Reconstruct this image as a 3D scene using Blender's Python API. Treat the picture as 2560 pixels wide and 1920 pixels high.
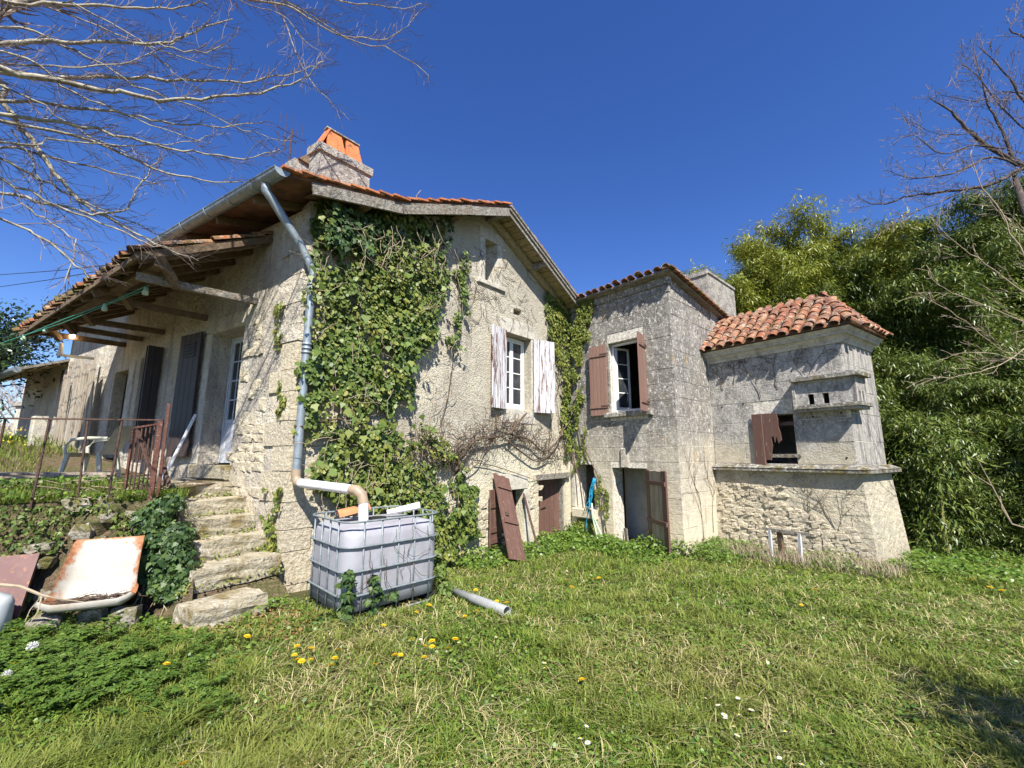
import bpy, math, random
import numpy as np
from mathutils import Vector, Matrix
from mathutils.geometry import tessellate_polygon

for o in list(bpy.data.objects):
    bpy.data.objects.remove(o)
SC = bpy.context.scene
COL = SC.collection
RNG = np.random.default_rng(11)
random.seed(5)
R = math.radians

# ------------------------------------------------------------------ camera, sky, sun, exposure
EYE = 1.65
PITCH = R(9.5)
FPX = 1060.0
cd = bpy.data.cameras.new('camera')
cd.sensor_width = 36
cd.lens = 36 * FPX / 2560
cd.clip_start = 0.05
cd.clip_end = 3000
cam = bpy.data.objects.new('camera', cd)
COL.objects.link(cam)
cam.location = (0, 0, EYE)
cam.rotation_euler = (R(90) + PITCH, 0, 0)
SC.camera = cam

SUN_AZ, SUN_EL = 170.0, 49.0
w = bpy.data.worlds.new('World')
SC.world = w
w.use_nodes = True
nt = w.node_tree
sky = nt.nodes.new('ShaderNodeTexSky')
sky.sky_type = 'NISHITA'
sky.sun_disc = False
sky.sun_elevation = R(SUN_EL)
sky.sun_rotation = R(SUN_AZ)
sky.altitude = 300
sky.air_density = 1.0
sky.dust_density = 0.15
sky.ozone_density = 4.0
hs = nt.nodes.new('ShaderNodeHueSaturation')
hs.inputs['Hue'].default_value = 0.517
hs.inputs['Saturation'].default_value = 1.24
nt.links.new(sky.outputs[0], hs.inputs['Color'])
bg = nt.nodes['Background']
bg.inputs['Strength'].default_value = 0.092
nt.links.new(hs.outputs[0], bg.inputs['Color'])
sd = bpy.data.lights.new('sun', 'SUN')
sd.energy = 5.0
sd.angle = R(0.53)
sd.color = (1.0, 0.95, 0.87)
sun = bpy.data.objects.new('sun', sd)
COL.objects.link(sun)
sv = Vector((math.sin(R(SUN_AZ)) * math.cos(R(SUN_EL)), math.cos(R(SUN_AZ)) * math.cos(R(SUN_EL)), math.sin(R(SUN_EL))))
sun.rotation_euler = sv.to_track_quat('Z', 'Y').to_euler()
sun.location = sv * 40
vs = SC.view_settings
SC.display_settings.display_device = 'sRGB'
vs.view_transform = 'Standard'
vs.look = 'None'
vs.exposure = 1.0
vs.gamma = 1.0
vs.use_curve_mapping = False
SC.cycles.max_bounces = 7
SC.cycles.diffuse_bounces = 3
SC.cycles.glossy_bounces = 2
SC.cycles.transmission_bounces = 4
SC.cycles.transparent_max_bounces = 6

# ------------------------------------------------------------------ frames and measuring
def hit_plane(px, py, p0, n):
    c, s = math.cos(PITCH), math.sin(PITCH)
    d = np.array([(px - 1280) / FPX, 1.0, -(py - 960) / FPX])
    r = np.array([d[0], d[1] * c - d[2] * s, d[1] * s + d[2] * c])
    e = np.array([0, 0, EYE])
    return e + r * (np.dot(np.array(p0) - e, n) / np.dot(r, n))

def at_z(px, py, z):
    return hit_plane(px, py, (0, 0, z), np.array([0, 0, 1.0]))

def at_y(px, py, y):
    return hit_plane(px, py, (0, y, 0), np.array([0, 1.0, 0]))

class Fr:
    """A wall: u runs along it, o outwards from it, z up."""
    def __init__(s, x, y, az, sg=1):
        a = R(az)
        s.p = np.array([x, y, 0.0])
        s.d = np.array([math.sin(a), math.cos(a), 0.0])
        s.n = np.array([s.d[1], -s.d[0], 0.0]) * sg
        s.sg = sg
    def pt(s, u, o, z):
        return s.p + s.d * u + s.n * o + np.array([0, 0, z])
    def uz(s, px, py, o=0.0):
        q = hit_plane(px, py, s.p + s.n * o, s.n) - s.p
        return float(q @ s.d), float(q[2])

G = Fr(-3.019, 5.811, 42)            # gable wall, 6.68 long
FA = Fr(-3.019, 5.811, -59, -1)      # long front with the awning
WF = Fr(1.451, 10.776, 137.6)        # wing front, 2.85 long
WS = Fr(3.373, 8.671, 47.6)          # wing side
DL = 2.60
DS = Fr(6.187, 7.714, 56)            # dovecote side
_a = R(143)
DF = Fr(6.187 - DL * math.sin(_a), 7.714 - DL * math.cos(_a), 143)   # dovecote front

def smooth(t):
    t = np.clip(t, 0, 1)
    return t * t * (3 - 2 * t)

def zg(x, y):
    x = np.asarray(x, float); y = np.asarray(y, float)
    z = -0.28 * smooth((y - 3.6) / 5.0)
    z = z + 0.025 * np.sin(x * 1.3 + 0.5) * np.sin(y * 1.7 + 1.0) + 0.012 * np.sin(x * 4.1) * np.sin(y * 3.7)
    return z

# ------------------------------------------------------------------ mesh building
class MB:
    def __init__(s):
        s.v = []; s.f = []
    def add(s, vs_, fs):
        b = len(s.v)
        s.v.extend([tuple(map(float, p)) for p in vs_])
        s.f.extend([tuple(i + b for i in f) for f in fs])
        return s
    def hexa(s, p):
        return s.add(p, [(0, 3, 2, 1), (4, 5, 6, 7), (0, 1, 5, 4), (1, 2, 6, 5), (2, 3, 7, 6), (3, 0, 4, 7)])
    def box(s, fr, u0, u1, o0, o1, z0, z1):
        return s.hexa([fr.pt(u0, o0, z0), fr.pt(u1, o0, z0), fr.pt(u1, o1, z0), fr.pt(u0, o1, z0),
                       fr.pt(u0, o0, z1), fr.pt(u1, o0, z1), fr.pt(u1, o1, z1), fr.pt(u0, o1, z1)])
    def block(s, fr, u0, u1, o0, o1, z0, z1, c=0.012):
        """box whose outer face is chamfered"""
        m = o1 - c
        P = fr.pt
        v = [P(u0, o0, z0), P(u1, o0, z0), P(u1, o0, z1), P(u0, o0, z1),
             P(u0, m, z0), P(u1, m, z0), P(u1, m, z1), P(u0, m, z1),
             P(u0 + c, o1, z0 + c), P(u1 - c, o1, z0 + c), P(u1 - c, o1, z1 - c), P(u0 + c, o1, z1 - c)]
        f = [(8, 9, 10, 11)]
        for i in range(4):
            j = (i + 1) % 4
            f += [(i, j, 4 + j, 4 + i), (4 + i, 4 + j, 8 + j, 8 + i)]
        return s.add(v, f)
    def bar(s, p, q, w_, h, up=(0, 0, 1), w2=None, h2=None):
        p = np.array(p, float); q = np.array(q, float)
        d = q - p; d /= np.linalg.norm(d)
        up = np.array(up, float)
        if abs(d @ up) > 0.98:
            up = np.array([1.0, 0.3, 0])
        a = np.cross(d, up); a /= np.linalg.norm(a)
        b = np.cross(a, d)
        w2 = w2 or w_; h2 = h2 or h
        r = []
        for c, ww, hh in ((p, w_, h), (q, w2, h2)):
            r += [c - a * ww / 2 - b * hh / 2, c + a * ww / 2 - b * hh / 2, c + a * ww / 2 + b * hh / 2, c - a * ww / 2 + b * hh / 2]
        return s.hexa(r)
    def tube(s, pts, r, n=8, cap=True):
        pts = [np.array(p, float) for p in pts]
        k = len(pts)
        if not hasattr(r, '__len__'):
            r = [r] * k
        ref = np.array([0.13, 0.21, 0.97])
        vs_ = []
        for i, p in enumerate(pts):
            d = pts[min(i + 1, k - 1)] - pts[max(i - 1, 0)]
            d = d / (np.linalg.norm(d) + 1e-9)
            if abs(d @ ref) > 0.95:
                rr = np.array([1.0, 0.2, 0.1])
            else:
                rr = ref
            a = np.cross(d, rr); a /= np.linalg.norm(a)
            b = np.cross(d, a)
            for j in range(n):
                t = 2 * math.pi * j / n
                vs_.append(p + (a * math.cos(t) + b * math.sin(t)) * r[i])
        fs = []
        for i in range(k - 1):
            for j in range(n):
                j2 = (j + 1) % n
                fs.append((i * n + j, i * n + j2, (i + 1) * n + j2, (i + 1) * n + j))
        if cap:
            fs.append(tuple(range(n - 1, -1, -1)))
            fs.append(tuple((k - 1) * n + j for j in range(n)))
        return s.add(vs_, fs)
    def lathe(s, c, prof, n=16, axis=(0, 0, 1)):
        ax = np.array(axis, float); ax /= np.linalg.norm(ax)
        a = np.cross(ax, [0.3, 0.9, 0.1]); a /= np.linalg.norm(a)
        b = np.cross(ax, a)
        c = np.array(c, float)
        vs_ = []
        for r_, h in prof:
            for j in range(n):
                t = 2 * math.pi * j / n
                vs_.append(c + ax * h + (a * math.cos(t) + b * math.sin(t)) * r_)
        fs = []
        for i in range(len(prof) - 1):
            for j in range(n):
                j2 = (j + 1) % n
                fs.append((i * n + j, i * n + j2, (i + 1) * n + j2, (i + 1) * n + j))
        return s.add(vs_, fs)
    def grid(s, fn, nu, nv, close_u=False):
        vs_ = [fn(i / nu, j / nv) for j in range(nv + 1) for i in range(nu + 1)]
        fs = [(j * (nu + 1) + i, j * (nu + 1) + i + 1, (j + 1) * (nu + 1) + i + 1, (j + 1) * (nu + 1) + i) for j in range(nv) for i in range(nu)]
        return s.add(vs_, fs)

BASE = {}
def _root(o):
    while o is not None and o.name not in BASE:
        o = o.parent
    return BASE[o.name] if o is not None else np.zeros(3)

def tag(o, label=None, cat=None, group=None, kind=None):
    if label: o['label'] = label
    if cat: o['category'] = cat
    if group: o['group'] = group
    if kind: o['kind'] = kind
    return o

def thing(name, loc, label, cat, group=None, kind=None):
    o = bpy.data.objects.new(name, None)
    o.empty_display_size = 0.2
    COL.objects.link(o)
    o.location = tuple(float(c) for c in loc)
    BASE[o.name] = np.array(loc, float)
    return tag(o, label, cat, group, kind)

def put(o, parent):
    COL.objects.link(o)
    if parent is not None:
        o.parent = parent
    return o

def link(name, mb, mat, parent=None, sm=False, loc=None):
    """mesh given in world coordinates, as one object under parent"""
    b = _root(parent) if parent is not None else (np.array(loc, float) if loc is not None else np.zeros(3))
    me = bpy.data.meshes.new(name)
    V = (np.array(mb.v, float).reshape(-1, 3) - b)
    me.from_pydata([tuple(p) for p in V], [], mb.f)
    if mat: me.materials.append(mat)
    if sm: me.polygons.foreach_set('use_smooth', [True] * len(me.polygons))
    me.update()
    o = bpy.data.objects.new(name, me)
    put(o, parent)
    if parent is None and loc is not None:
        o.location = tuple(b)
        BASE[o.name] = b
    return o

def solo(name, mb, mat, loc, label, cat, group=None, sm=False, kind=None):
    return tag(link(name, mb, mat, None, sm, loc), label, cat, group, kind)

def mesh_np(name, V, FS, mat, sm=False):
    me = bpy.data.meshes.new(name)
    V = np.ascontiguousarray(V, dtype=np.float32)
    me.vertices.add(len(V))
    me.vertices.foreach_set('co', V.ravel())
    loops = np.concatenate([f.ravel() for f in FS]).astype(np.int32)
    tot = np.concatenate([np.full(len(f), f.shape[1], np.int32) for f in FS])
    st = np.concatenate([[0], np.cumsum(tot)[:-1]]).astype(np.int32)
    me.loops.add(len(loops))
    me.loops.foreach_set('vertex_index', loops)
    me.polygons.add(len(tot))
    me.polygons.foreach_set('loop_start', st)
    if sm: me.polygons.foreach_set('use_smooth', np.ones(len(tot), bool))
    me.materials.append(mat)
    me.update(calc_edges=True)
    return me

def link_np(name, V, FS, mat, parent=None, sm=False, loc=None):
    b = _root(parent) if parent is not None else (np.array(loc, float) if loc is not None else np.zeros(3))
    o = bpy.data.objects.new(name, mesh_np(name, np.asarray(V) - b, FS, mat, sm))
    put(o, parent)
    if parent is None and loc is not None:
        o.location = tuple(b); BASE[o.name] = b
    return o

def inst(name, me, M, parent):
    o = bpy.data.objects.new(name, me)
    put(o, parent)
    b = _root(parent)
    o.matrix_local = Matrix.Translation(Vector(-b)) @ M
    return o

def mtx(c, x, y, z):
    """matrix from origin and three axis vectors (already scaled)"""
    return Matrix(((x[0], y[0], z[0], c[0]), (x[1], y[1], z[1], c[1]), (x[2], y[2], z[2], c[2]), (0, 0, 0, 1)))

def wall_mb(fr, outline, holes, thick):
    """solid wall with real openings; outline and holes in (u, z)"""
    mb = MB()
    polys = [[Vector((u, z, 0)) for u, z in outline]] + [[Vector((u, z, 0)) for u, z in h] for h in holes]
    tris = tessellate_polygon(polys)
    flat = [p for q in polys for p in q]
    mb.add([fr.pt(p.x, 0, p.y) for p in flat], [tuple(t) for t in tris])
    mb.add([fr.pt(p.x, -thick, p.y) for p in flat], [tuple(t)[::-1] for t in tris])
    k = 0
    n = len(flat)
    for q in polys:
        m = len(q)
        for i in range(m):
            a, b = k + i, k + (i + 1) % m
            mb.f.append((a, b, n + b, n + a))
        k += m
    return mb

def rect(u0, u1, z0, z1):
    return [(u0, z0), (u1, z0), (u1, z1), (u0, z1)]
# ------------------------------------------------------------------ materials (all procedural)
def nodes_of(name):
    m = bpy.data.materials.new(name)
    m.use_nodes = True
    t = m.node_tree
    return m, t, t.nodes['Principled BSDF']

def _coord(t, space):
    if space == 'world':
        return t.nodes.new('ShaderNodeNewGeometry').outputs['Position']
    return t.nodes.new('ShaderNodeTexCoord').outputs['Object']

def _scaled(t, src, sc):
    if not hasattr(sc, '__len__'):
        sc = (sc, sc, sc)
    n = t.nodes.new('ShaderNodeVectorMath')
    n.operation = 'MULTIPLY'
    n.inputs[1].default_value = sc
    t.links.new(src, n.inputs[0])
    return n.outputs[0]

def _mask(t, src, L):
    k = L.get('k', 'noise')
    if k == 'noise':
        n = t.nodes.new('ShaderNodeTexNoise')
        n.inputs['Scale'].default_value = 1.0
        n.inputs['Detail'].default_value = L.get('d', 4)
        n.inputs['Roughness'].default_value = L.get('r', 0.6)
        n.inputs['Distortion'].default_value = L.get('dist', 0.0)
        off = t.nodes.new('ShaderNodeVectorMath'); off.operation = 'ADD'
        off.inputs[1].default_value = (L.get('seed', 0) * 13.7, L.get('seed', 0) * 7.1, L.get('seed', 0) * 3.3)
        t.links.new(_scaled(t, src, L['s']), off.inputs[0])
        if L.get('orand'):
            oi = t.nodes.new('ShaderNodeObjectInfo')
            mm = t.nodes.new('ShaderNodeMath'); mm.operation = 'MULTIPLY'; mm.inputs[1].default_value = 60
            t.links.new(oi.outputs['Random'], mm.inputs[0])
            o2 = t.nodes.new('ShaderNodeVectorMath'); o2.operation = 'ADD'
            t.links.new(off.outputs[0], o2.inputs[0]); t.links.new(mm.outputs[0], o2.inputs[1])
            off = o2
        t.links.new(off.outputs[0], n.inputs['Vector'])
        out = n.outputs['Fac']
    elif k == 'vor':
        n = t.nodes.new('ShaderNodeTexVoronoi')
        n.inputs['Scale'].default_value = 1.0
        n.feature = L.get('feat', 'F1')
        t.links.new(_scaled(t, src, L['s']), n.inputs['Vector'])
        out = n.outputs['Distance']
    elif k == 'z':
        sp = t.nodes.new('ShaderNodeSeparateXYZ')
        nn = t.nodes.new('ShaderNodeTexNoise')
        nn.inputs['Scale'].default_value = L.get('ns', 1.5)
        nn.inputs['Detail'].default_value = 5
        t.links.new(src, nn.inputs['Vector'])
        t.links.new(src, sp.inputs[0])
        ma = t.nodes.new('ShaderNodeMath'); ma.operation = 'MULTIPLY_ADD'
        ma.inputs[1].default_value = L.get('na', 1.5)
        t.links.new(nn.outputs['Fac'], ma.inputs[0])
        t.links.new(sp.outputs[2], ma.inputs[2])
        out = ma.outputs[0]
    elif k == 'obj':
        out = t.nodes.new('ShaderNodeObjectInfo').outputs['Random']
    elif k == 'isl':
        out = t.nodes.new('ShaderNodeNewGeometry').outputs['Random Per Island']
    mr = t.nodes.new('ShaderNodeMapRange')
    mr.inputs['From Min'].default_value = L.get('lo', 0.45)
    mr.inputs['From Max'].default_value = L.get('hi', 0.6)
    mr.inputs['To Min'].default_value = L.get('t0', 0.0)
    mr.inputs['To Max'].default_value = L.get('f', 1.0)
    mr.clamp = True
    t.links.new(out, mr.inputs['Value'])
    return mr.outputs[0]

def mat(name, base, layers=(), bumps=(), rough=0.85, metal=0.0, spec=0.3, space='world', sss=0, trans=0.0, coat=0):
    m, t, b = nodes_of(name)
    src = _coord(t, space)
    col = None
    rgb = t.nodes.new('ShaderNodeRGB')
    rgb.outputs[0].default_value = (*base, 1)
    col = rgb.outputs[0]
    for L in layers:
        mx = t.nodes.new('ShaderNodeMix')
        mx.data_type = 'RGBA'
        t.links.new(_mask(t, src, L), mx.inputs['Factor'])
        t.links.new(col, mx.inputs['A'])
        mx.inputs['B'].default_value = (*L['c'], 1)
        col = mx.outputs['Result']
    t.links.new(col, b.inputs['Base Color'])
    b.inputs['Roughness'].default_value = rough
    b.inputs['Metallic'].default_value = metal
    b.inputs['Specular IOR Level'].default_value = spec
    prev = None
    for (k, s, strength, dist) in bumps:
        L = dict(k=k, s=s, lo=0.25, hi=0.75, d=6, r=0.65)
        if k == 'vor':
            L.update(lo=0.0, hi=0.7)
        bp = t.nodes.new('ShaderNodeBump')
        bp.inputs['Strength'].default_value = strength
        bp.inputs['Distance'].default_value = dist
        t.links.new(_mask(t, src, L), bp.inputs['Height'])
        if prev: t.links.new(prev, bp.inputs['Normal'])
        prev = bp.outputs[0]
    if prev: t.links.new(prev, b.inputs['Normal'])
    if trans:
        tr = t.nodes.new('ShaderNodeBsdfTranslucent')
        t.links.new(col, tr.inputs['Color'])
        ms = t.nodes.new('ShaderNodeMixShader')
        ms.inputs[0].default_value = trans
        t.links.new(b.outputs[0], ms.inputs[1])
        t.links.new(tr.outputs[0], ms.inputs[2])
        t.links.new(ms.outputs[0], t.nodes['Material Output'].inputs['Surface'])
    return m

def leafmat(name, cols, rough=0.45, spec=0.5, trans=0.3, big=None):
    """leaf: colour picked per leaf from a ramp, part of the light passing through"""
    m, t, b = nodes_of(name)
    geo = t.nodes.new('ShaderNodeNewGeometry')
    cr = t.nodes.new('ShaderNodeValToRGB')
    e = cr.color_ramp.elements
    n = len(cols)
    e[0].position = 0; e[0].color = (*cols[0], 1)
    e[1].position = 1; e[1].color = (*cols[-1], 1)
    for i in range(1, n - 1):
        x = e.new(i / (n - 1)); x.color = (*cols[i], 1)
    t.links.new(geo.outputs['Random Per Island'], cr.inputs[0])
    col = cr.outputs[0]
    if big:
        for L in big:
            mx = t.nodes.new('ShaderNodeMix'); mx.data_type = 'RGBA'
            t.links.new(_mask(t, geo.outputs['Position'], L), mx.inputs['Factor'])
            t.links.new(col, mx.inputs['A'])
            mx.inputs['B'].default_value = (*L['c'], 1)
            col = mx.outputs['Result']
    t.links.new(col, b.inputs['Base Color'])
    b.inputs['Roughness'].default_value = rough
    b.inputs['Specular IOR Level'].default_value = spec
    tr = t.nodes.new('ShaderNodeBsdfTranslucent')
    t.links.new(col, tr.inputs['Color'])
    ms = t.nodes.new('ShaderNodeMixShader')
    ms.inputs[0].default_value = trans
    t.links.new(b.outputs[0], ms.inputs[1])
    t.links.new(tr.outputs[0], ms.inputs[2])
    t.links.new(ms.outputs[0], t.nodes['Material Output'].inputs['Surface'])
    return m

M = {}
M['gable'] = mat('roughcast_cream', (0.76, 0.70, 0.54), [
    dict(s=0.9, lo=0.42, hi=0.7, c=(0.66, 0.60, 0.47), f=0.7, seed=1),
    dict(s=24, d=5, r=0.7, lo=0.50, hi=0.61, c=(0.27, 0.235, 0.185), f=0.7),
    dict(s=(2.2, 2.2, 0.55), d=6, r=0.65, lo=0.53, hi=0.68, c=(0.26, 0.24, 0.21), f=0.55, seed=11),
    dict(s=0.75, d=9, r=0.62, lo=0.47, hi=0.60, c=(0.36, 0.325, 0.265), f=0.7, seed=13),
    dict(s=(5, 5, 0.35), d=7, r=0.6, lo=0.56, hi=0.68, c=(0.20, 0.185, 0.165), f=0.5, seed=15),
    dict(s=3.2, d=8, r=0.7, lo=0.56, hi=0.63, c=(0.70, 0.66, 0.56), f=0.6, seed=17),
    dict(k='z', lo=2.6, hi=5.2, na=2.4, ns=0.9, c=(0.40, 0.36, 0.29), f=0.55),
    dict(s=46, d=2, lo=0.52, hi=0.62, c=(0.62, 0.57, 0.42), f=0.6, seed=3),
    dict(s=(1.6, 1.6, 0.7), lo=0.62, hi=0.72, c=(0.40, 0.27, 0.07), f=0.35, seed=5),
    dict(k='z', lo=1.7, hi=0.2, na=-1.2, ns=1.2, c=(0.74, 0.68, 0.49), f=0.65)],
    [('noise', 30, 1.0, 0.03), ('noise', 7, 0.5, 0.05)], rough=0.95)
M['facade'] = mat('facade_render', (0.78, 0.71, 0.57), [
    dict(s=1.3, lo=0.4, hi=0.65, c=(0.66, 0.58, 0.46), f=0.8, seed=2),
    dict(s=9, d=5, lo=0.52, hi=0.62, c=(0.80, 0.75, 0.62), f=0.7, seed=1),
    dict(s=28, d=3, lo=0.56, hi=0.66, c=(0.24, 0.19, 0.14), f=0.5, seed=4),
    dict(s=1.1, d=9, r=0.65, lo=0.48, hi=0.60, c=(0.44, 0.39, 0.33), f=0.65, seed=14),
    dict(s=(6, 6, 0.5), d=7, r=0.65, lo=0.54, hi=0.66, c=(0.25, 0.22, 0.19), f=0.5, seed=16),
    dict(s=(3, 3, 0.8), lo=0.58, hi=0.7, c=(0.46, 0.43, 0.40), f=0.65, seed=7)],
    [('noise', 5, 1.0, 0.12), ('noise', 22, 0.7, 0.03)], rough=0.95)
ASH_L = [
    dict(s=1.1, lo=0.4, hi=0.65, c=(0.26, 0.24, 0.205), f=0.8, seed=3),
    dict(k='obj', lo=0.0, hi=0.5, c=(0.22, 0.20, 0.175), f=0.0, t0=0.6),
    dict(k='obj', lo=0.5, hi=1.0, c=(0.50, 0.46, 0.37), f=0.6),
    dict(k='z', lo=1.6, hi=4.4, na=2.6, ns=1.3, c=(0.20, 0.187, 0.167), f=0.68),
    dict(s=(7, 7, 4), d=8, r=0.75, lo=0.45, hi=0.56, c=(0.125, 0.115, 0.105), f=0.72, seed=1),
    dict(s=15, d=8, r=0.8, lo=0.535, hi=0.59, c=(0.68, 0.65, 0.59), f=0.85, seed=2),
    dict(s=52, d=3, lo=0.56, hi=0.64, c=(0.08, 0.07, 0.06), f=0.7, seed=8),
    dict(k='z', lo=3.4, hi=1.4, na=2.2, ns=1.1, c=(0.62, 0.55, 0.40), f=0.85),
    dict(s=(5, 5, 2), d=5, lo=0.56, hi=0.68, c=(0.21, 0.185, 0.14), f=0.6, seed=6),
    dict(s=(3.1, 3.1, 1.3), lo=0.64, hi=0.72, c=(0.52, 0.31, 0.06), f=0.45, seed=9)]
M['ashlar'] = mat('ashlar_limestone', (0.48, 0.445, 0.385), ASH_L, [('noise', 34, 0.55, 0.012), ('noise', 8, 0.5, 0.02)], rough=0.93)
M['mortar'] = mat('lime_mortar', (0.70, 0.66, 0.57), [dict(s=20, lo=0.4, hi=0.6, c=(0.28, 0.25, 0.2), f=0.7)], [('noise', 40, 0.6, 0.01)], rough=0.95)
M['dove'] = mat('dovecote_stone', (0.45, 0.43, 0.39), [
    dict(s=1.4, lo=0.4, hi=0.65, c=(0.25, 0.235, 0.21), f=0.7, seed=5),
    dict(k='obj', lo=0.0, hi=1.0, c=(0.42, 0.39, 0.33), f=0.35),
    dict(s=(5, 5, 3), d=8, r=0.75, lo=0.46, hi=0.6, c=(0.15, 0.14, 0.13), f=0.72, seed=2),
    dict(s=15, d=8, r=0.8, lo=0.52, hi=0.6, c=(0.60, 0.58, 0.53), f=0.75, seed=1),
    dict(s=52, d=3, lo=0.56, hi=0.64, c=(0.08, 0.07, 0.06), f=0.75, seed=8),
    dict(s=(4, 4, 3), lo=0.66, hi=0.74, c=(0.42, 0.22, 0.05), f=0.45, seed=9),
    dict(k='z', lo=2.6, hi=2.0, na=1.0, ns=2.0, c=(0.50, 0.44, 0.31), f=0.75)],
    [('noise', 34, 0.6, 0.012), ('noise', 9, 0.5, 0.02)], rough=0.93)
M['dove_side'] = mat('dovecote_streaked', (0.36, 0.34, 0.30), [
    dict(s=(8, 8, 0.7), d=9, r=0.72, dist=0.6, lo=0.42, hi=0.62, c=(0.11, 0.10, 0.10), f=0.88, seed=2),  # upright streaks: lichen stains, with branch shadows painted in as well
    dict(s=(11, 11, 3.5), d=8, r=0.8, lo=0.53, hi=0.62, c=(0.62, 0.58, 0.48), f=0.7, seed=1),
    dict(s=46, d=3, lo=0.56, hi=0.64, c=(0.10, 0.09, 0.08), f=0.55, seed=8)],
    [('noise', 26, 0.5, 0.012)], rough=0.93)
M['dove_low'] = mat('dovecote_low_render', (0.56, 0.50, 0.37), [
    dict(s=2.2, lo=0.42, hi=0.62, c=(0.40, 0.37, 0.29), f=0.8, seed=5),
    dict(s=26, d=4, lo=0.5, hi=0.62, c=(0.30, 0.26, 0.19), f=0.6, seed=1),
    dict(k='z', lo=0.7, hi=-0.3, na=0.8, ns=3.0, c=(0.26, 0.21, 0.15), f=0.6)],
    [('noise', 9, 0.8, 0.05), ('noise', 40, 0.5, 0.012)], rough=0.95)
M['rubble'] = mat('rubble_limestone', (0.55, 0.48, 0.34), [
    dict(k='obj', lo=0, hi=1, c=(0.42, 0.37, 0.28), f=0.7),
    dict(s=18, d=5, lo=0.5, hi=0.62, c=(0.30, 0.25, 0.18), f=0.65, orand=1),
    dict(s=34, d=3, lo=0.54, hi=0.62, c=(0.66, 0.62, 0.5), f=0.6)],
    [('noise', 22, 0.9, 0.02)], rough=0.95)
M['mossstone'] = mat('terrace_stone', (0.30, 0.27, 0.20), [
    dict(k='obj', lo=0, hi=1, c=(0.28, 0.25, 0.2), f=0.7),
    dict(s=9, d=5, lo=0.48, hi=0.6, c=(0.46, 0.43, 0.36), f=0.7, orand=1),
    dict(s=22, d=4, lo=0.54, hi=0.64, c=(0.12, 0.10, 0.07), f=0.8, seed=3),
    dict(s=6, d=6, lo=0.5, hi=0.6, c=(0.13, 0.12, 0.025), f=0.9, seed=7, orand=1)],
    [('noise', 20, 1.0, 0.03)], rough=0.95)
M['step'] = mat('step_stone', (0.42, 0.37, 0.26), [
    dict(s=(3, 3, 8), d=5, lo=0.45, hi=0.62, c=(0.33, 0.29, 0.21), f=0.8),
    dict(s=14, d=5, lo=0.52, hi=0.64, c=(0.60, 0.57, 0.48), f=0.6, seed=3),
    dict(s=4, d=6, lo=0.52, hi=0.64, c=(0.18, 0.13, 0.03), f=0.75, seed=6),
    dict(s=36, d=3, lo=0.56, hi=0.66, c=(0.16, 0.13, 0.09), f=0.6, seed=4)],
    [('noise', 16, 0.9, 0.03), ('noise', (5, 5, 22), 0.5, 0.02)], rough=0.95)
M['surround'] = mat('window_stone', (0.52, 0.49, 0.41), [
    dict(s=6, d=5, lo=0.45, hi=0.62, c=(0.34, 0.31, 0.26), f=0.8),
    dict(s=40, d=3, lo=0.54, hi=0.64, c=(0.18, 0.16, 0.14), f=0.6, seed=2),
    dict(s=3.5, d=4, lo=0.6, hi=0.7, c=(0.38, 0.26, 0.06), f=0.5, seed=4)],
    [('noise', 30, 0.5, 0.01)], rough=0.92)
TILE_L = [
    dict(k='obj', lo=0.0, hi=0.55, c=(0.24, 0.08, 0.042), f=1.0),
    dict(k='obj', lo=0.6, hi=1.0, c=(0.36, 0.215, 0.115), f=0.8),
    dict(s=8, d=7, r=0.7, lo=0.46, hi=0.58, c=(0.09, 0.065, 0.055), f=0.85, orand=1),
    dict(s=10, d=7, r=0.7, lo=0.53, hi=0.62, c=(0.38, 0.34, 0.25), f=0.75, seed=3, orand=1),
    dict(s=7, d=4, lo=0.6, hi=0.7, c=(0.30, 0.22, 0.05), f=0.5, seed=5, orand=1)]
M['ledge'] = mat('mossy_ledge', (0.24, 0.225, 0.19), [dict(s=9, d=7, r=0.75, lo=0.45, hi=0.58, c=(0.10, 0.09, 0.075), f=0.85), dict(s=14, d=6, lo=0.54, hi=0.62, c=(0.48, 0.46, 0.40), f=0.8, seed=3), dict(s=3.5, d=5, lo=0.52, hi=0.62, c=(0.13, 0.10, 0.02), f=0.8, seed=6)], [('noise', 26, 0.8, 0.02)], rough=0.95)
M['tile'] = mat('clay_tile', (0.31, 0.12, 0.055), TILE_L, [('noise', 30, 0.5, 0.008)], rough=0.85)
M['tile_moss'] = mat('mossy_clay_tile', (0.32, 0.13, 0.06), TILE_L + [dict(s=5, d=5, lo=0.46, hi=0.58, c=(0.10, 0.09, 0.03), f=0.85, seed=8)], [('noise', 30, 0.6, 0.012)], rough=0.9)
M['tile_flat'] = mat('clay_plain_tile', (0.56, 0.215, 0.085), [
    dict(k='obj', lo=0.0, hi=0.6, c=(0.44, 0.15, 0.06), f=1.0),
    dict(k='obj', lo=0.75, hi=1.0, c=(0.55, 0.36, 0.24), f=0.8),
    dict(s=8, d=5, lo=0.54, hi=0.64, c=(0.12, 0.09, 0.07), f=0.8, orand=1),
    dict(s=16, d=4, lo=0.6, hi=0.68, c=(0.5, 0.45, 0.36), f=0.6, seed=3, orand=1)], [('noise', 30, 0.4, 0.006)], rough=0.8)
M['underroof'] = mat('roof_underlay', (0.20, 0.10, 0.06), [dict(s=6, lo=0.4, hi=0.6, c=(0.08, 0.05, 0.04), f=0.8)], rough=0.95)
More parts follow.
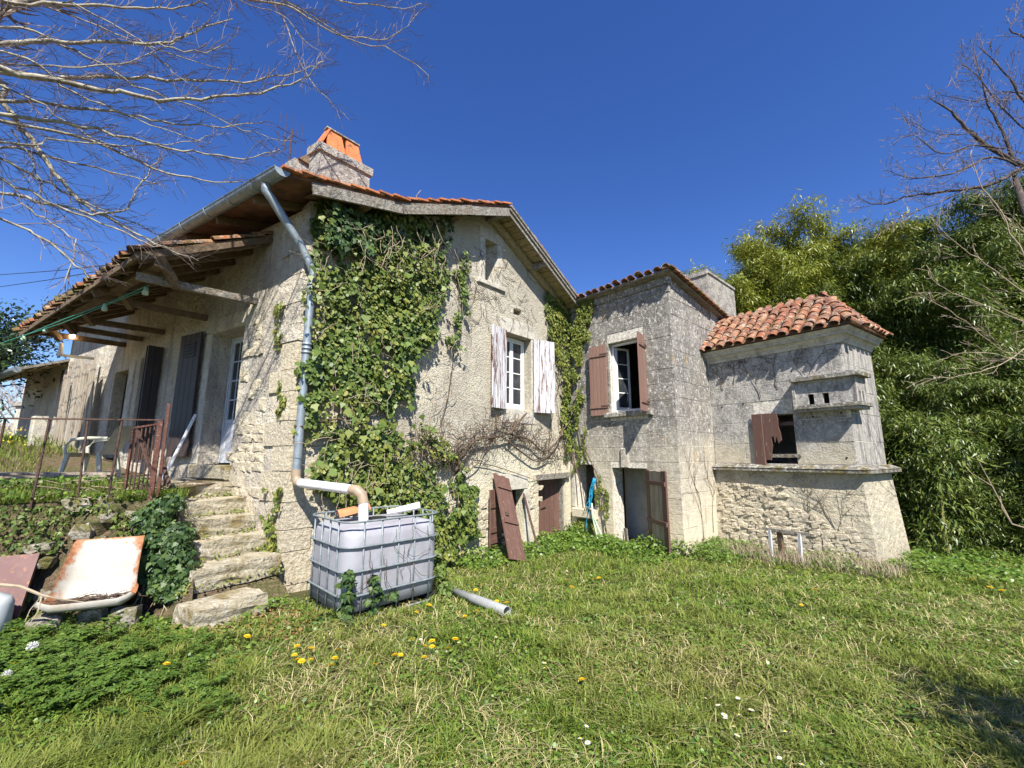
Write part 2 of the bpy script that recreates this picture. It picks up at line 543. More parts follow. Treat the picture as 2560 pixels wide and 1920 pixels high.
M['oldwood'] = mat('weathered_wood', (0.24, 0.22, 0.185), [
    dict(k='obj', lo=0, hi=1, c=(0.20, 0.16, 0.11), f=0.7),
    dict(s=(7, 7, 7), d=4, lo=0.45, hi=0.62, c=(0.33, 0.315, 0.285), f=0.7, orand=1),
    dict(s=20, d=7, r=0.75, lo=0.50, hi=0.60, c=(0.075, 0.06, 0.045), f=0.85, seed=3)], [('noise', 24, 0.8, 0.02)], rough=0.9)
M['darkwood'] = mat('dark_rafter_wood', (0.17, 0.115, 0.07), [
    dict(k='obj', lo=0, hi=1, c=(0.10, 0.07, 0.045), f=0.8),
    dict(s=11, d=4, lo=0.5, hi=0.65, c=(0.24, 0.18, 0.11), f=0.6)], [('noise', 24, 0.5, 0.01)], rough=0.9)
M['soffit'] = mat('soffit_board', (0.40, 0.33, 0.19), [
    dict(k='obj', lo=0, hi=1, c=(0.30, 0.24, 0.14), f=0.9),
    dict(s=14, d=5, lo=0.5, hi=0.64, c=(0.17, 0.12, 0.07), f=0.7),
    dict(s=3, d=4, lo=0.62, hi=0.7, c=(0.46, 0.30, 0.05), f=0.6, seed=3)], [('noise', 20, 0.5, 0.01)], rough=0.9)
M['brown'] = mat('brown_paint', (0.115, 0.06, 0.045), [
    dict(k='obj', lo=0, hi=1, c=(0.15, 0.085, 0.065), f=0.8),
    dict(s=(22, 22, 3), d=5, lo=0.55, hi=0.68, c=(0.19, 0.125, 0.10), f=0.6),
    dict(s=(40, 40, 5), d=4, lo=0.64, hi=0.7, c=(0.42, 0.36, 0.30), f=0.6, seed=3),
    dict(s=5, d=4, lo=0.6, hi=0.72, c=(0.10, 0.055, 0.04), f=0.6, seed=6)], [('noise', (40, 40, 8), 0.3, 0.006)], rough=0.6, spec=0.4)
M['pink_brown'] = mat('faded_brown_paint', (0.21, 0.125, 0.095), [
    dict(k='obj', lo=0, hi=1, c=(0.175, 0.10, 0.08), f=0.8),
    dict(s=(26, 26, 4), d=5, lo=0.55, hi=0.7, c=(0.26, 0.165, 0.13), f=0.5),
    dict(s=6, d=4, lo=0.62, hi=0.74, c=(0.17, 0.09, 0.065), f=0.5, seed=6)], [('noise', (40, 40, 8), 0.25, 0.005)], rough=0.65, spec=0.35)
M['darkbrown'] = mat('dark_brown_paint', (0.035, 0.026, 0.024), [
    dict(s=(20, 20, 3), d=5, lo=0.5, hi=0.68, c=(0.06, 0.042, 0.038), f=0.7),
    dict(k='z', lo=2.6, hi=1.4, na=0.9, ns=6, c=(0.12, 0.08, 0.068), f=0.6)], rough=0.55, spec=0.4)
M['peeling'] = mat('peeling_white_paint', (0.56, 0.55, 0.565), [
    dict(s=(34, 34, 2.6), d=6, r=0.7, lo=0.50, hi=0.56, c=(0.36, 0.345, 0.34), f=0.9, seed=5),
    dict(s=(15, 15, 1.3), d=7, r=0.7, lo=0.55, hi=0.565, c=(0.13, 0.06, 0.042), f=1.0, orand=1),
    dict(s=(40, 40, 2.0), d=5, lo=0.63, hi=0.65, c=(0.20, 0.16, 0.13), f=0.9, seed=9)], [('noise', (26, 26, 3), 0.8, 0.01)], rough=0.75)
M['white'] = mat('white_gloss_paint', (0.74, 0.73, 0.70), [dict(s=20, d=4, lo=0.58, hi=0.68, c=(0.45, 0.42, 0.37), f=0.6)], rough=0.5)
M['offwhite'] = mat('chalky_blue_white', (0.52, 0.54, 0.57), [
    dict(s=(20, 20, 3), d=5, lo=0.52, hi=0.64, c=(0.36, 0.34, 0.32), f=0.7)], [('noise', (30, 30, 4), 0.5, 0.006)], rough=0.75)
M['zinc'] = mat('zinc', (0.30, 0.35, 0.375), [
    dict(s=7, d=5, lo=0.42, hi=0.62, c=(0.20, 0.235, 0.26), f=0.8),
    dict(s=(10, 10, 4), d=5, lo=0.6, hi=0.7, c=(0.45, 0.48, 0.48), f=0.7, seed=3),
    dict(s=16, d=4, lo=0.64, hi=0.7, c=(0.22, 0.15, 0.10), f=0.6, seed=8)], [('noise', 9, 0.15, 0.01)], rough=0.5, metal=0.45, spec=0.4)
M['pvc'] = mat('pvc_white', (0.74, 0.73, 0.73), [dict(s=8, lo=0.5, hi=0.68, c=(0.52, 0.50, 0.49), f=0.6)], rough=0.4, spec=0.45)
M['pvc_grey'] = mat('pvc_grey', (0.26, 0.27, 0.265), [dict(s=8, lo=0.5, hi=0.68, c=(0.25, 0.25, 0.23), f=0.6), dict(s=22, d=4, lo=0.58, hi=0.66, c=(0.38, 0.38, 0.36), f=0.6)], rough=0.5, spec=0.4)
M['pvc_tan'] = mat('pvc_tan', (0.33, 0.25, 0.17), [dict(s=12, lo=0.5, hi=0.68, c=(0.24, 0.19, 0.14), f=0.7)], rough=0.45, spec=0.4)
M['tank'] = mat('tank_plastic', (0.46, 0.465, 0.49), [
    dict(s=2.6, lo=0.4, hi=0.62, c=(0.31, 0.29, 0.325), f=0.9),
    dict(s=(5, 5, 2.5), d=5, lo=0.5, hi=0.66, c=(0.45, 0.48, 0.54), f=0.8, seed=3),
    dict(s=26, d=4, lo=0.6, hi=0.68, c=(0.36, 0.31, 0.33), f=0.5, seed=5),
    dict(k='z', lo=0.99, hi=0.95, na=0.05, ns=4, c=(0.33, 0.33, 0.36), f=0.45),
    dict(k='z', lo=0.45, hi=0.0, na=0.35, ns=6, c=(0.20, 0.23, 0.20), f=0.6)], [('noise', 5, 0.12, 0.02)], rough=0.5, spec=0.35, trans=0.18)
M['cage'] = mat('galvanised_cage', (0.17, 0.20, 0.21), [dict(s=14, d=4, lo=0.48, hi=0.62, c=(0.26, 0.285, 0.295), f=0.8)], rough=0.55, metal=0.15, spec=0.4)
M['rust'] = mat('rusty_iron', (0.075, 0.042, 0.032), [
    dict(s=24, d=5, lo=0.48, hi=0.62, c=(0.115, 0.07, 0.052), f=0.8),
    dict(s=40, d=4, lo=0.58, hi=0.66, c=(0.10, 0.06, 0.05), f=0.8, seed=3)], [('noise', 60, 0.4, 0.004)], rough=0.85)
M['redrust'] = mat('red_lead_iron', (0.10, 0.042, 0.03), [
    dict(s=30, d=5, lo=0.5, hi=0.64, c=(0.16, 0.07, 0.05), f=0.8),
    dict(s=50, d=3, lo=0.66, hi=0.7, c=(0.55, 0.5, 0.45), f=0.8, seed=3)], rough=0.8)
M['dark'] = mat('painted_darkness', (0.012, 0.011, 0.01), rough=1.0)  # near-black colour standing in for the shade inside openings
M['black'] = mat('black_plastic', (0.02, 0.02, 0.022), rough=0.5)
M['room'] = mat('inside_plaster', (0.30, 0.28, 0.25), [dict(s=5, lo=0.45, hi=0.62, c=(0.2, 0.18, 0.16), f=0.7)], rough=0.95)
M['innerwall'] = mat('inner_stone', (0.46, 0.43, 0.37), [dict(s=4, d=5, lo=0.45, hi=0.62, c=(0.36, 0.33, 0.28), f=0.7), dict(s=30, d=4, lo=0.6, hi=0.7, c=(0.25, 0.22, 0.18), f=0.5)], rough=0.95)
M['glass'] = mat('window_glass', (0.03, 0.035, 0.04), [dict(s=4, lo=0.5, hi=0.7, c=(0.09, 0.09, 0.09), f=0.6)], rough=0.08, spec=0.5)
M['soil'] = mat('soil', (0.14, 0.10, 0.065), [
    dict(s=1.5, lo=0.42, hi=0.6, c=(0.09, 0.10, 0.035), f=0.8),
    dict(s=18, d=5, lo=0.48, hi=0.62, c=(0.24, 0.18, 0.11), f=0.7),
    dict(s=46, d=4, lo=0.55, hi=0.64, c=(0.055, 0.04, 0.025), f=0.7, seed=4)], [('noise', 30, 0.9, 0.03)], rough=1.0, spec=0.1)
M['lawn'] = mat('lawn_soil', (0.075, 0.085, 0.028), [
    dict(s=0.7, lo=0.42, hi=0.62, c=(0.115, 0.105, 0.05), f=0.8),
    dict(s=16, d=5, lo=0.5, hi=0.62, c=(0.16, 0.125, 0.07), f=0.6)], [('noise', 30, 0.9, 0.03)], rough=1.0, spec=0.1)
M['bark'] = mat('pale_bark', (0.34, 0.31, 0.235), [
    dict(s=14, d=4, lo=0.46, hi=0.6, c=(0.14, 0.115, 0.09), f=0.8),
    dict(s=40, d=3, lo=0.56, hi=0.66, c=(0.46, 0.43, 0.30), f=0.6, seed=3)], [('noise', 40, 0.5, 0.004)], rough=0.9)
M['twig'] = mat('dark_twig', (0.19, 0.14, 0.125), [dict(s=10, d=3, lo=0.48, hi=0.6, c=(0.28, 0.23, 0.19), f=0.7)], rough=0.9)
M['bark_dark'] = mat('dark_bark', (0.07, 0.055, 0.05), [dict(s=10, d=4, lo=0.5, hi=0.64, c=(0.14, 0.115, 0.10), f=0.7)], [('noise', 30, 0.6, 0.01)], rough=0.95)
M['vine'] = mat('vine_bark', (0.085, 0.058, 0.04), [dict(s=30, d=4, lo=0.48, hi=0.62, c=(0.17, 0.125, 0.085), f=0.7)], [('noise', 50, 0.6, 0.006)], rough=0.95)
M['drytwig'] = mat('dry_twig', (0.36, 0.29, 0.20), [dict(s=14, d=3, lo=0.46, hi=0.6, c=(0.22, 0.17, 0.12), f=0.7)], rough=0.9)
M['culm'] = mat('bamboo_culm', (0.16, 0.18, 0.05), [dict(s=3, lo=0.45, hi=0.6, c=(0.26, 0.23, 0.09), f=0.7)], rough=0.5)
def enamel_mat():
    m, t, b = nodes_of('rusty_enamel')
    at = t.nodes.new('ShaderNodeAttribute'); at.attribute_name = 'rust'
    src = _coord(t, 'world')
    n = _mask(t, src, dict(s=11, d=8, r=0.72, lo=0.2, hi=0.8))
    ad = t.nodes.new('ShaderNodeMath'); ad.operation = 'ADD'
    t.links.new(at.outputs['Fac'], ad.inputs[0]); t.links.new(n, ad.inputs[1])
    mr = t.nodes.new('ShaderNodeMapRange'); mr.inputs['From Min'].default_value = 0.80; mr.inputs['From Max'].default_value = 1.05
    t.links.new(ad.outputs[0], mr.inputs['Value'])
    st = t.nodes.new('ShaderNodeMix'); st.data_type = 'RGBA'
    st.inputs['A'].default_value = (0.40, 0.385, 0.345, 1); st.inputs['B'].default_value = (0.31, 0.26, 0.185, 1)
    t.links.new(_mask(t, src, dict(s=4, d=6, lo=0.42, hi=0.68, f=0.8, seed=3)), st.inputs['Factor'])
    ru = t.nodes.new('ShaderNodeMix'); ru.data_type = 'RGBA'
    ru.inputs['A'].default_value = (0.24, 0.085, 0.03, 1); ru.inputs['B'].default_value = (0.36, 0.17, 0.075, 1)
    t.links.new(_mask(t, src, dict(s=30, d=5, lo=0.4, hi=0.62, seed=5)), ru.inputs['Factor'])
    mx = t.nodes.new('ShaderNodeMix'); mx.data_type = 'RGBA'
    t.links.new(mr.outputs[0], mx.inputs['Factor']); t.links.new(st.outputs['Result'], mx.inputs['A']); t.links.new(ru.outputs['Result'], mx.inputs['B'])
    t.links.new(mx.outputs['Result'], b.inputs['Base Color'])
    b.inputs['Roughness'].default_value = 0.5
    return m
M['enamel'] = enamel_mat()
M['enamel_old'] = mat('rusty_enamel', (0.56, 0.54, 0.49), [
    dict(s=3.0, d=5, lo=0.50, hi=0.68, c=(0.50, 0.46, 0.38), f=0.8),
    dict(s=7, d=7, r=0.75, lo=0.585, hi=0.64, c=(0.33, 0.14, 0.05), f=0.85, seed=2),
    dict(s=40, d=4, lo=0.62, hi=0.7, c=(0.30, 0.13, 0.05), f=0.35, seed=6)], rough=0.42, spec=0.45)
M['enamel_rust'] = mat('rusted_rim', (0.30, 0.12, 0.045), [
    dict(s=16, d=5, lo=0.46, hi=0.6, c=(0.42, 0.20, 0.09), f=0.8),
    dict(s=22, d=5, lo=0.56, hi=0.62, c=(0.62, 0.56, 0.48), f=0.9, seed=4)], [('noise', 40, 0.4, 0.004)], rough=0.8)
M['maroon'] = mat('maroon_sheet', (0.13, 0.062, 0.056), [dict(s=6, d=5, lo=0.46, hi=0.62, c=(0.17, 0.09, 0.08), f=0.7), dict(s=18, d=4, lo=0.58, hi=0.68, c=(0.32, 0.14, 0.06), f=0.7, seed=3)], rough=0.6)
M['jug'] = mat('white_jug', (0.62, 0.66, 0.66), rough=0.35, trans=0.15)
M['chair'] = mat('garden_chair_plastic', (0.48, 0.48, 0.38), [dict(s=8, lo=0.45, hi=0.62, c=(0.36, 0.36, 0.27), f=0.7)], rough=0.55)
M['terracotta'] = mat('terracotta', (0.50, 0.19, 0.08), [dict(s=10, d=4, lo=0.5, hi=0.65, c=(0.58, 0.30, 0.16), f=0.6)], rough=0.8)
M['slab'] = mat('chimney_clay_slab', (0.56, 0.17, 0.06), [
    dict(s=4, d=5, lo=0.46, hi=0.6, c=(0.46, 0.13, 0.05), f=0.8),
    dict(s=9, d=5, lo=0.57, hi=0.63, c=(0.12, 0.06, 0.04), f=0.8, seed=3)], [('noise', 14, 0.3, 0.01)], rough=0.85)
M['chimney'] = mat('chimney_render', (0.36, 0.335, 0.295), [
    dict(s=5, d=6, lo=0.44, hi=0.6, c=(0.17, 0.155, 0.14), f=0.85, seed=2),
    dict(s=24, d=5, lo=0.52, hi=0.62, c=(0.52, 0.49, 0.43), f=0.75, seed=1),
    dict(s=40, d=4, lo=0.54, hi=0.62, c=(0.09, 0.08, 0.07), f=0.75, seed=5),
    dict(s=6, d=4, lo=0.64, hi=0.72, c=(0.45, 0.27, 0.05), f=0.6, seed=9)], [('noise', 22, 0.7, 0.02)], rough=0.95)
M['bluehose'] = mat('blue_rope', (0.02, 0.30, 0.50), rough=0.5)
M['greenhose'] = mat('pale_green_hose', (0.42, 0.56, 0.36), rough=0.45)
M['greencable'] = mat('green_cable', (0.05, 0.27, 0.18), rough=0.5)
M['greensocket'] = mat('pale_green_plastic', (0.40, 0.55, 0.42), rough=0.4)
M['wire'] = mat('black_wire', (0.03, 0.03, 0.032), rough=0.6)
M['mesh'] = mat('chicken_wire', (0.30, 0.29, 0.27), rough=0.6, metal=0.3)
M['greywood'] = mat('silver_grey_board', (0.42, 0.37, 0.29), [
    dict(k='obj', lo=0, hi=1, c=(0.33, 0.27, 0.20), f=0.9),
    dict(s=(22, 22, 1.6), d=5, lo=0.5, hi=0.62, c=(0.18, 0.14, 0.10), f=0.8),
    dict(s=(30, 30, 3), d=4, lo=0.58, hi=0.66, c=(0.52, 0.49, 0.43), f=0.7, seed=3)], [('noise', (30, 30, 3), 0.6, 0.01)], rough=0.9)
M['branchdry'] = M['drytwig']
bm_, bt_, bb_ = nodes_of('lit_bulb')
bb_.inputs['Emission Color'].default_value = (1.0, 0.72, 0.42, 1)
bb_.inputs['Emission Strength'].default_value = 12.0
M['bulb'] = bm_
M['ivy'] = leafmat('ivy_leaf', [(0.045, 0.08, 0.016), (0.075, 0.125, 0.024), (0.11, 0.165, 0.03), (0.165, 0.21, 0.05)], rough=0.5, spec=0.35, trans=0.15,
                   big=[dict(s=1.1, lo=0.5, hi=0.66, c=(0.17, 0.19, 0.035), f=0.45, seed=2)])
M['ivy_young'] = leafmat('ivy_leaf_yellow', [(0.08, 0.12, 0.02), (0.13, 0.17, 0.03), (0.19, 0.22, 0.045), (0.24, 0.23, 0.05)], rough=0.5, spec=0.35, trans=0.18)
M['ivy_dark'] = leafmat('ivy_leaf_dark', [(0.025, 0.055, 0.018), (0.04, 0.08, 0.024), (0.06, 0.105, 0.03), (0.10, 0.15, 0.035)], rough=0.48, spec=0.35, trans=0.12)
M['deadleaf'] = leafmat('dead_leaf', [(0.28, 0.12, 0.05), (0.35, 0.17, 0.07), (0.22, 0.13, 0.07)], trans=0.15, rough=0.8)
M['bamboo'] = leafmat('bamboo_leaf', [(0.11, 0.15, 0.02), (0.18, 0.22, 0.028), (0.25, 0.28, 0.036), (0.34, 0.35, 0.06)], rough=0.42, spec=0.45, trans=0.25,
                      big=[dict(s=0.35, lo=0.45, hi=0.6, c=(0.36, 0.33, 0.04), f=0.45, seed=4)])
M['bamboo_dark'] = leafmat('bamboo_leaf_deep', [(0.045, 0.08, 0.015), (0.08, 0.125, 0.02), (0.13, 0.18, 0.03), (0.22, 0.25, 0.055)], rough=0.4, spec=0.45, trans=0.22)
M['evergreen'] = leafmat('laurel_leaf', [(0.02, 0.045, 0.016), (0.035, 0.07, 0.022), (0.06, 0.10, 0.03)], rough=0.28, spec=0.6, trans=0.12)
M['grass'] = leafmat('grass_blade', [(0.085, 0.15, 0.018), (0.13, 0.205, 0.026), (0.19, 0.255, 0.034), (0.28, 0.31, 0.06)], rough=0.5, spec=0.3, trans=0.35,
                     big=[dict(s=0.55, d=4, lo=0.46, hi=0.66, c=(0.27, 0.26, 0.07), f=0.55, seed=2),
                     dict(s=2.3, d=5, lo=0.55, hi=0.7, c=(0.055, 0.10, 0.02), f=0.6, seed=5)])
M['straw'] = leafmat('dry_grass', [(0.50, 0.42, 0.20), (0.40, 0.34, 0.14), (0.58, 0.50, 0.28), (0.26, 0.27, 0.07)], rough=0.6, trans=0.25)
M['weed'] = leafmat('weed_leaf', [(0.055, 0.12, 0.018), (0.09, 0.17, 0.022), (0.135, 0.22, 0.03), (0.21, 0.28, 0.05)], rough=0.42, spec=0.45, trans=0.3)
M['weed_lush'] = leafmat('lush_weed_leaf', [(0.06, 0.12, 0.02), (0.095, 0.17, 0.026), (0.16, 0.24, 0.04)], rough=0.45, spec=0.4, trans=0.28)
M['petal_y'] = leafmat('dandelion_petal', [(0.80, 0.50, 0.01), (0.85, 0.58, 0.015), (0.85, 0.65, 0.03)], trans=0.2, rough=0.6)
M['petal_w'] = leafmat('daisy_petal', [(0.80, 0.78, 0.78), (0.85, 0.83, 0.83)], trans=0.2, rough=0.6)
M['farhaze'] = mat('haze_tinted_twigs', (0.30, 0.27, 0.25), rough=0.95)  # aerial haze mixed into the bark colour
# ------------------------------------------------------------------ ground and terrace (the setting)
def build_ground():
    mb = MB()
    xs = np.concatenate([[-900, -300, -90, -40, -20], np.arange(-12, 16.01, 0.4), [22, 40, 90, 300, 900]])
    ys = np.concatenate([[-900, -200, -60, -20, -6], np.arange(-2, 16.01, 0.4), [22, 40, 90, 300, 900]])
    for y in ys:
        for x in xs:
            mb.v.append((x, y, float(zg(x, y)) if abs(x) < 30 and -8 < y < 30 else -0.28))
    n = len(xs)
    for j in range(len(ys) - 1):
        for i in range(n - 1):
            mb.f.append((j * n + i, j * n + i + 1, (j + 1) * n + i + 1, (j + 1) * n + i))
    tag(link('ground', mb, M['lawn'], None, True), kind='structure')
build_ground()

def fa(u, o, z=0.0):
    return FA.pt(u, o, z)

RAIL_A = np.array([-4.17, 5.04, 0]); RAIL_D = np.array([-0.916, -0.40, 0]); RAIL_N = np.array([0.40, -0.916, 0])
def rail_pt(s, off, z):
    return RAIL_A + RAIL_D * s + RAIL_N * off + np.array([0, 0, z])

def tz(x, y):
    """height of the terrace"""
    x = np.asarray(x, float); y = np.asarray(y, float)
    d = -((x - RAIL_A[0]) * RAIL_N[0] + (y - RAIL_A[1]) * RAIL_N[1])
    return 1.16 + 0.10 * smooth(d / 1.0) + 1.0 * smooth((d - 3) / 8) + 0.02 * np.sin(x * 3.1) * np.sin(y * 2.7)

def build_terrace():
    mb = MB()
    # top: rows running back from the rail line
    S = [-0.0, 0.4, 0.8, 1.2, 1.6, 2.0, 2.6, 3.4, 4.5, 7, 12, 25, 60]
    D = [0, 0.3, 0.6, 1.0, 1.5, 2.2, 3.2, 4.5, 7, 12, 25, 60, 140]
    rows = []
    for d in D:
        for s in S:
            p = rail_pt(s, -d, 0)
            if s == 0:   # the inner edge follows the stair head and then the house
                if d == 0: p = np.array([*RAIL_A[:2], 0])
                elif d <= 0.3: p = fa(1.39, 0.85)
                elif d <= 0.6: p = fa(1.39, 0.0)
                else: p = fa(1.39 + (d - 0.6) * 1.25, -0.1)
            mb.v.append((p[0], p[1], float(tz(p[0], p[1])) if d < 60 else 2.0))
    n = len(S)
    for j in range(len(D) - 1):
        for i in range(n - 1):
            mb.f.append((j * n + i, j * n + i + 1, (j + 1) * n + i + 1, (j + 1) * n + i))
    # the bank below the rail
    b0 = len(mb.v)
    SS = np.arange(-0.0, 8.01, 0.2); TT = [0, 0.15, 0.3, 0.5, 0.7, 0.85, 1.0]
    r2 = np.random.default_rng(4)
    for t in TT:
        for s in SS:
            off = -0.02 + 0.26 * t + (0.06 * r2.normal() if 0 < t < 1 else 0)
            q = rail_pt(s, off, 0)
            z = (1 - t) * float(tz(*rail_pt(s, 0, 0)[:2])) + t * (-0.3)
            mb.v.append((q[0], q[1], z))
    n = len(SS)
    for j in range(len(TT) - 1):
        for i in range(n - 1):
            a = b0 + j * n + i
            mb.f.append((a, a + n, a + n + 1, a + 1))
    # flank of the bank along the stair
    q = [RAIL_A + [0, 0, 1.16], fa(1.39, 0.85, 1.2), fa(0.0, 0.98, 0.45), fa(-0.75, 1.27, -0.1), rail_pt(0, 0.24, -0.3)]
    mb.add(q, [(0, 1, 2, 3, 4)])
    tag(link('terrace', mb, M['soil'], None, False), kind='structure')
build_terrace()

# ------------------------------------------------------------------ generic parts
STONES = []
def stone_meshes(mat_, key, n=8):
    out = []
    r = np.random.default_rng(21)
    for k in range(n):
        mb = MB()
        pts = []
        for z in (-1, 0, 1):
            for y in (-1, 0, 1):
                for x in (-1, 0, 1):
                    v = np.array([x, y, z], float)
                    v = v / max(1e-6, np.linalg.norm(v)) ** 0.42 if (x or y or z) else v
                    v = v * (1 + 0.17 * r.normal(size=3)) * [0.5, 0.5, 0.5]
                    pts.append(v)
        idx = lambda x, y, z: (z + 1) * 9 + (y + 1) * 3 + (x + 1)
        fs = []
        for a in (-1, 0):
            for b in (-1, 0):
                fs += [(idx(1, a, b), idx(1, a + 1, b), idx(1, a + 1, b + 1), idx(1, a, b + 1)),
                       (idx(-1, a, b), idx(-1, a, b + 1), idx(-1, a + 1, b + 1), idx(-1, a + 1, b)),
                       (idx(a, 1, b), idx(a, 1, b + 1), idx(a + 1, 1, b + 1), idx(a + 1, 1, b)),
                       (idx(a, -1, b), idx(a + 1, -1, b), idx(a + 1, -1, b + 1), idx(a, -1, b + 1)),
                       (idx(a, b, 1), idx(a + 1, b, 1), idx(a + 1, b + 1, 1), idx(a, b + 1, 1))]
        mb.add(pts, fs)
        me = bpy.data.meshes.new(key)
        me.from_pydata(mb.v, [], mb.f)
        me.materials.append(mat_)
        me.update()
        out.append(me)
    return out
ST_RUB = stone_meshes(M['rubble'], 'rubble_stone')
ST_MOSS = stone_meshes(M['mossstone'], 'terrace_stone')

def ashlar(fr, parent, u0, u1, z0, z1, openings, mat_, ch=0.33, bl=0.62, seed=0, o1=0.0, topfn=None, lean=0.0):
    """dressed blocks with open joints, cut round the openings"""
    r = np.random.default_rng(seed)
    zs = [z0]
    while zs[-1] < z1 - 0.12:
        zs.append(min(z1, zs[-1] + ch * r.uniform(0.85, 1.15)))
    zs[-1] = z1
    for i in range(len(zs) - 1):
        a, b = zs[i], zs[i + 1]
        segs = [(u0, u1)]
        for (p, q, c, d) in openings:
            if c < b - 0.03 and d > a + 0.03:
                ns = []
                for s, e in segs:
                    if q <= s or p >= e: ns.append((s, e)); continue
                    if p - s > 0.05: ns.append((s, p))
                    if e - q > 0.05: ns.append((q, e))
                segs = ns
        for s, e in segs:
            cuts = [s]
            x = s + bl * (0.5 if i % 2 else 1.0) * r.uniform(0.8, 1.2)
            while x < e - 0.22:
                cuts.append(x); x += bl * r.uniform(0.75, 1.3)
            cuts.append(e)
            for m in range(len(cuts) - 1):
                g = 0.0045
                za, zb = a + g, b - g
                # stop block at an opening's lintel or sill line
                for (p, q, c, d) in openings:
                    if p < cuts[m + 1] - 0.04 and q > cuts[m] + 0.04:
                        if za < d < zb: za = d
                        if za < c < zb: zb = c
                if topfn:
                    zb = min(zb, topfn(0.5 * (cuts[m] + cuts[m + 1])))
                if zb - za < 0.03: continue
                mb = MB().block(fr, cuts[m] + g, cuts[m + 1] - g, -0.06, o1 + r.uniform(-0.004, 0.005), za, zb, 0.0035)
                link('stone_block', mb, mat_, parent)

def hinge(fr, u, o, ang, sign):
    """frame of a leaf hinged at (u, o); ang = angle out of the wall, sign = which way along it"""
    p = fr.pt(u, o, 0)
    d = fr.d * sign * math.cos(R(ang)) + fr.n * math.sin(R(ang))
    az = math.degrees(math.atan2(d[0], d[1]))
    f = Fr(p[0], p[1], az)
    if f.n @ (-p) < 0:       # battens on the side that faces the yard
        f.n = -f.n
    return f

def shutter(parent, name, f, w_, z0, z1, npl, mt, battens, th=0.03, label=None, jag=None, louvre=False, sub='plank', slant=0.0):
    s = bpy.data.objects.new(name, None)
    s.empty_display_size = 0.1
    put(s, parent)
    for zb in battens:
        link('batten', MB().box(f, 0.01, w_ - 0.01, th, th + 0.022, zb - 0.045, zb + 0.045), M[mt], s)
    if label: s['label'] = label
    pw = w_ / npl
    for i in range(npl):
        mb = MB()
        a, b = i * pw + 0.003, (i + 1) * pw - 0.003
        zb = z1 - (jag[i] if jag else 0)
        mb.block(f, a, b, 0, th, z0, zb, 0.006)
        link(sub, mb, M[mt] if isinstance(mt, str) else mt, s)
    for zb in battens[:1] + battens[-1:]:
        link('strap_hinge', MB().box(f, -0.05, 0.16, th + 0.024, th + 0.03, zb - 0.015, zb + 0.015), M['rust'], s)
    return s

def casement(parent, fr, u0, u1, z0, z1, o, rows, mt='white', leaves=2, cols=1, kick=0.0, label=None):
    m = M[mt]
    mb = MB()
    t = 0.045
    mb.box(fr, u0, u0 + t, o - 0.05, o, z0, z1)
    mb.box(fr, u1 - t, u1, o - 0.05, o, z0, z1)
    mb.box(fr, u0 + t, u1 - t, o - 0.05, o - 0.001, z1 - t, z1)
    mb.box(fr, u0 + t, u1 - t, o - 0.05, o - 0.001, z0, z0 + t)
    wn = link('window', mb, m, parent)
    if label: wn['label'] = label
    W_ = (u1 - u0 - 2 * t) / leaves
    for L in range(leaves):
        a = u0 + t + L * W_ + 0.003; b = a + W_ - 0.006
        c, d = z0 + t + 0.003, z1 - t - 0.003
        leaf(wn, fr, a, b, c, d, o - 0.012, rows, cols, m, kick)
    return wn

def leaf(wn, fr, a, b, c, d, o, rows, cols, m, kick=0.0, th=0.035):
    st = 0.05
    mb = MB()
    mb.box(fr, a, a + st, o - th, o, c, d); mb.box(fr, b - st, b, o - th, o, c, d)
    mb.box(fr, a + st, b - st, o - th, o - 0.001, d - st, d); mb.box(fr, a + st, b - st, o - th, o - 0.001, c, c + st + 0.02)
    zb = c + st + 0.02
    if kick:
        mb.box(fr, a + st, b - st, o - th + 0.01, o - 0.012, zb, zb + kick)
        mb.box(fr, a + st, b - st, o - th, o - 0.001, zb + kick, zb + kick + 0.06)
        zb += kick + 0.06
    h = (d - st - zb) / rows
    for i in range(1, rows):
        mb.box(fr, a + st, b - st, o - th + 0.006, o - 0.006, zb + h * i - 0.012, zb + h * i + 0.012)
    cw = (b - a - 2 * st) / cols
    for j in range(1, cols):
        mb.box(fr, a + st + cw * j - 0.011, a + st + cw * j + 0.011, o - th + 0.007, o - 0.007, zb, d - st)
    s = link('sash', mb, m, wn)
    for i in range(rows):
        for j in range(cols):
            g = MB().box(fr, a + st + cw * j + 0.011, a + st + cw * (j + 1) - 0.011, o - th / 2 - 0.002, o - th / 2 + 0.002, zb + h * i + 0.012, zb + h * (i + 1) - 0.012)
            link('pane', g, M['glass'], wn)
    return s

# ------------------------------------------------------------------ the farmhouse
FH = thing('farmhouse', G.pt(0, 0, 0), 'old cream rendered farmhouse with ivy on its gable and a tiled awning', 'house')
CO = G.p
def RP(t, k, z):
    return CO + G.d * t + FA.d * k + np.array([0, 0, z])
ROOF_L = [(-0.60, 5.43), (1.18, 5.87), (3.80, 7.03)]
ROOF_R = [(3.80, 7.03), (7.02, 5.33)]
def roof_z(t):
    return float(np.interp(t, [-0.60, 1.18, 3.80, 7.02], [5.43, 5.87, 7.03, 5.33]))

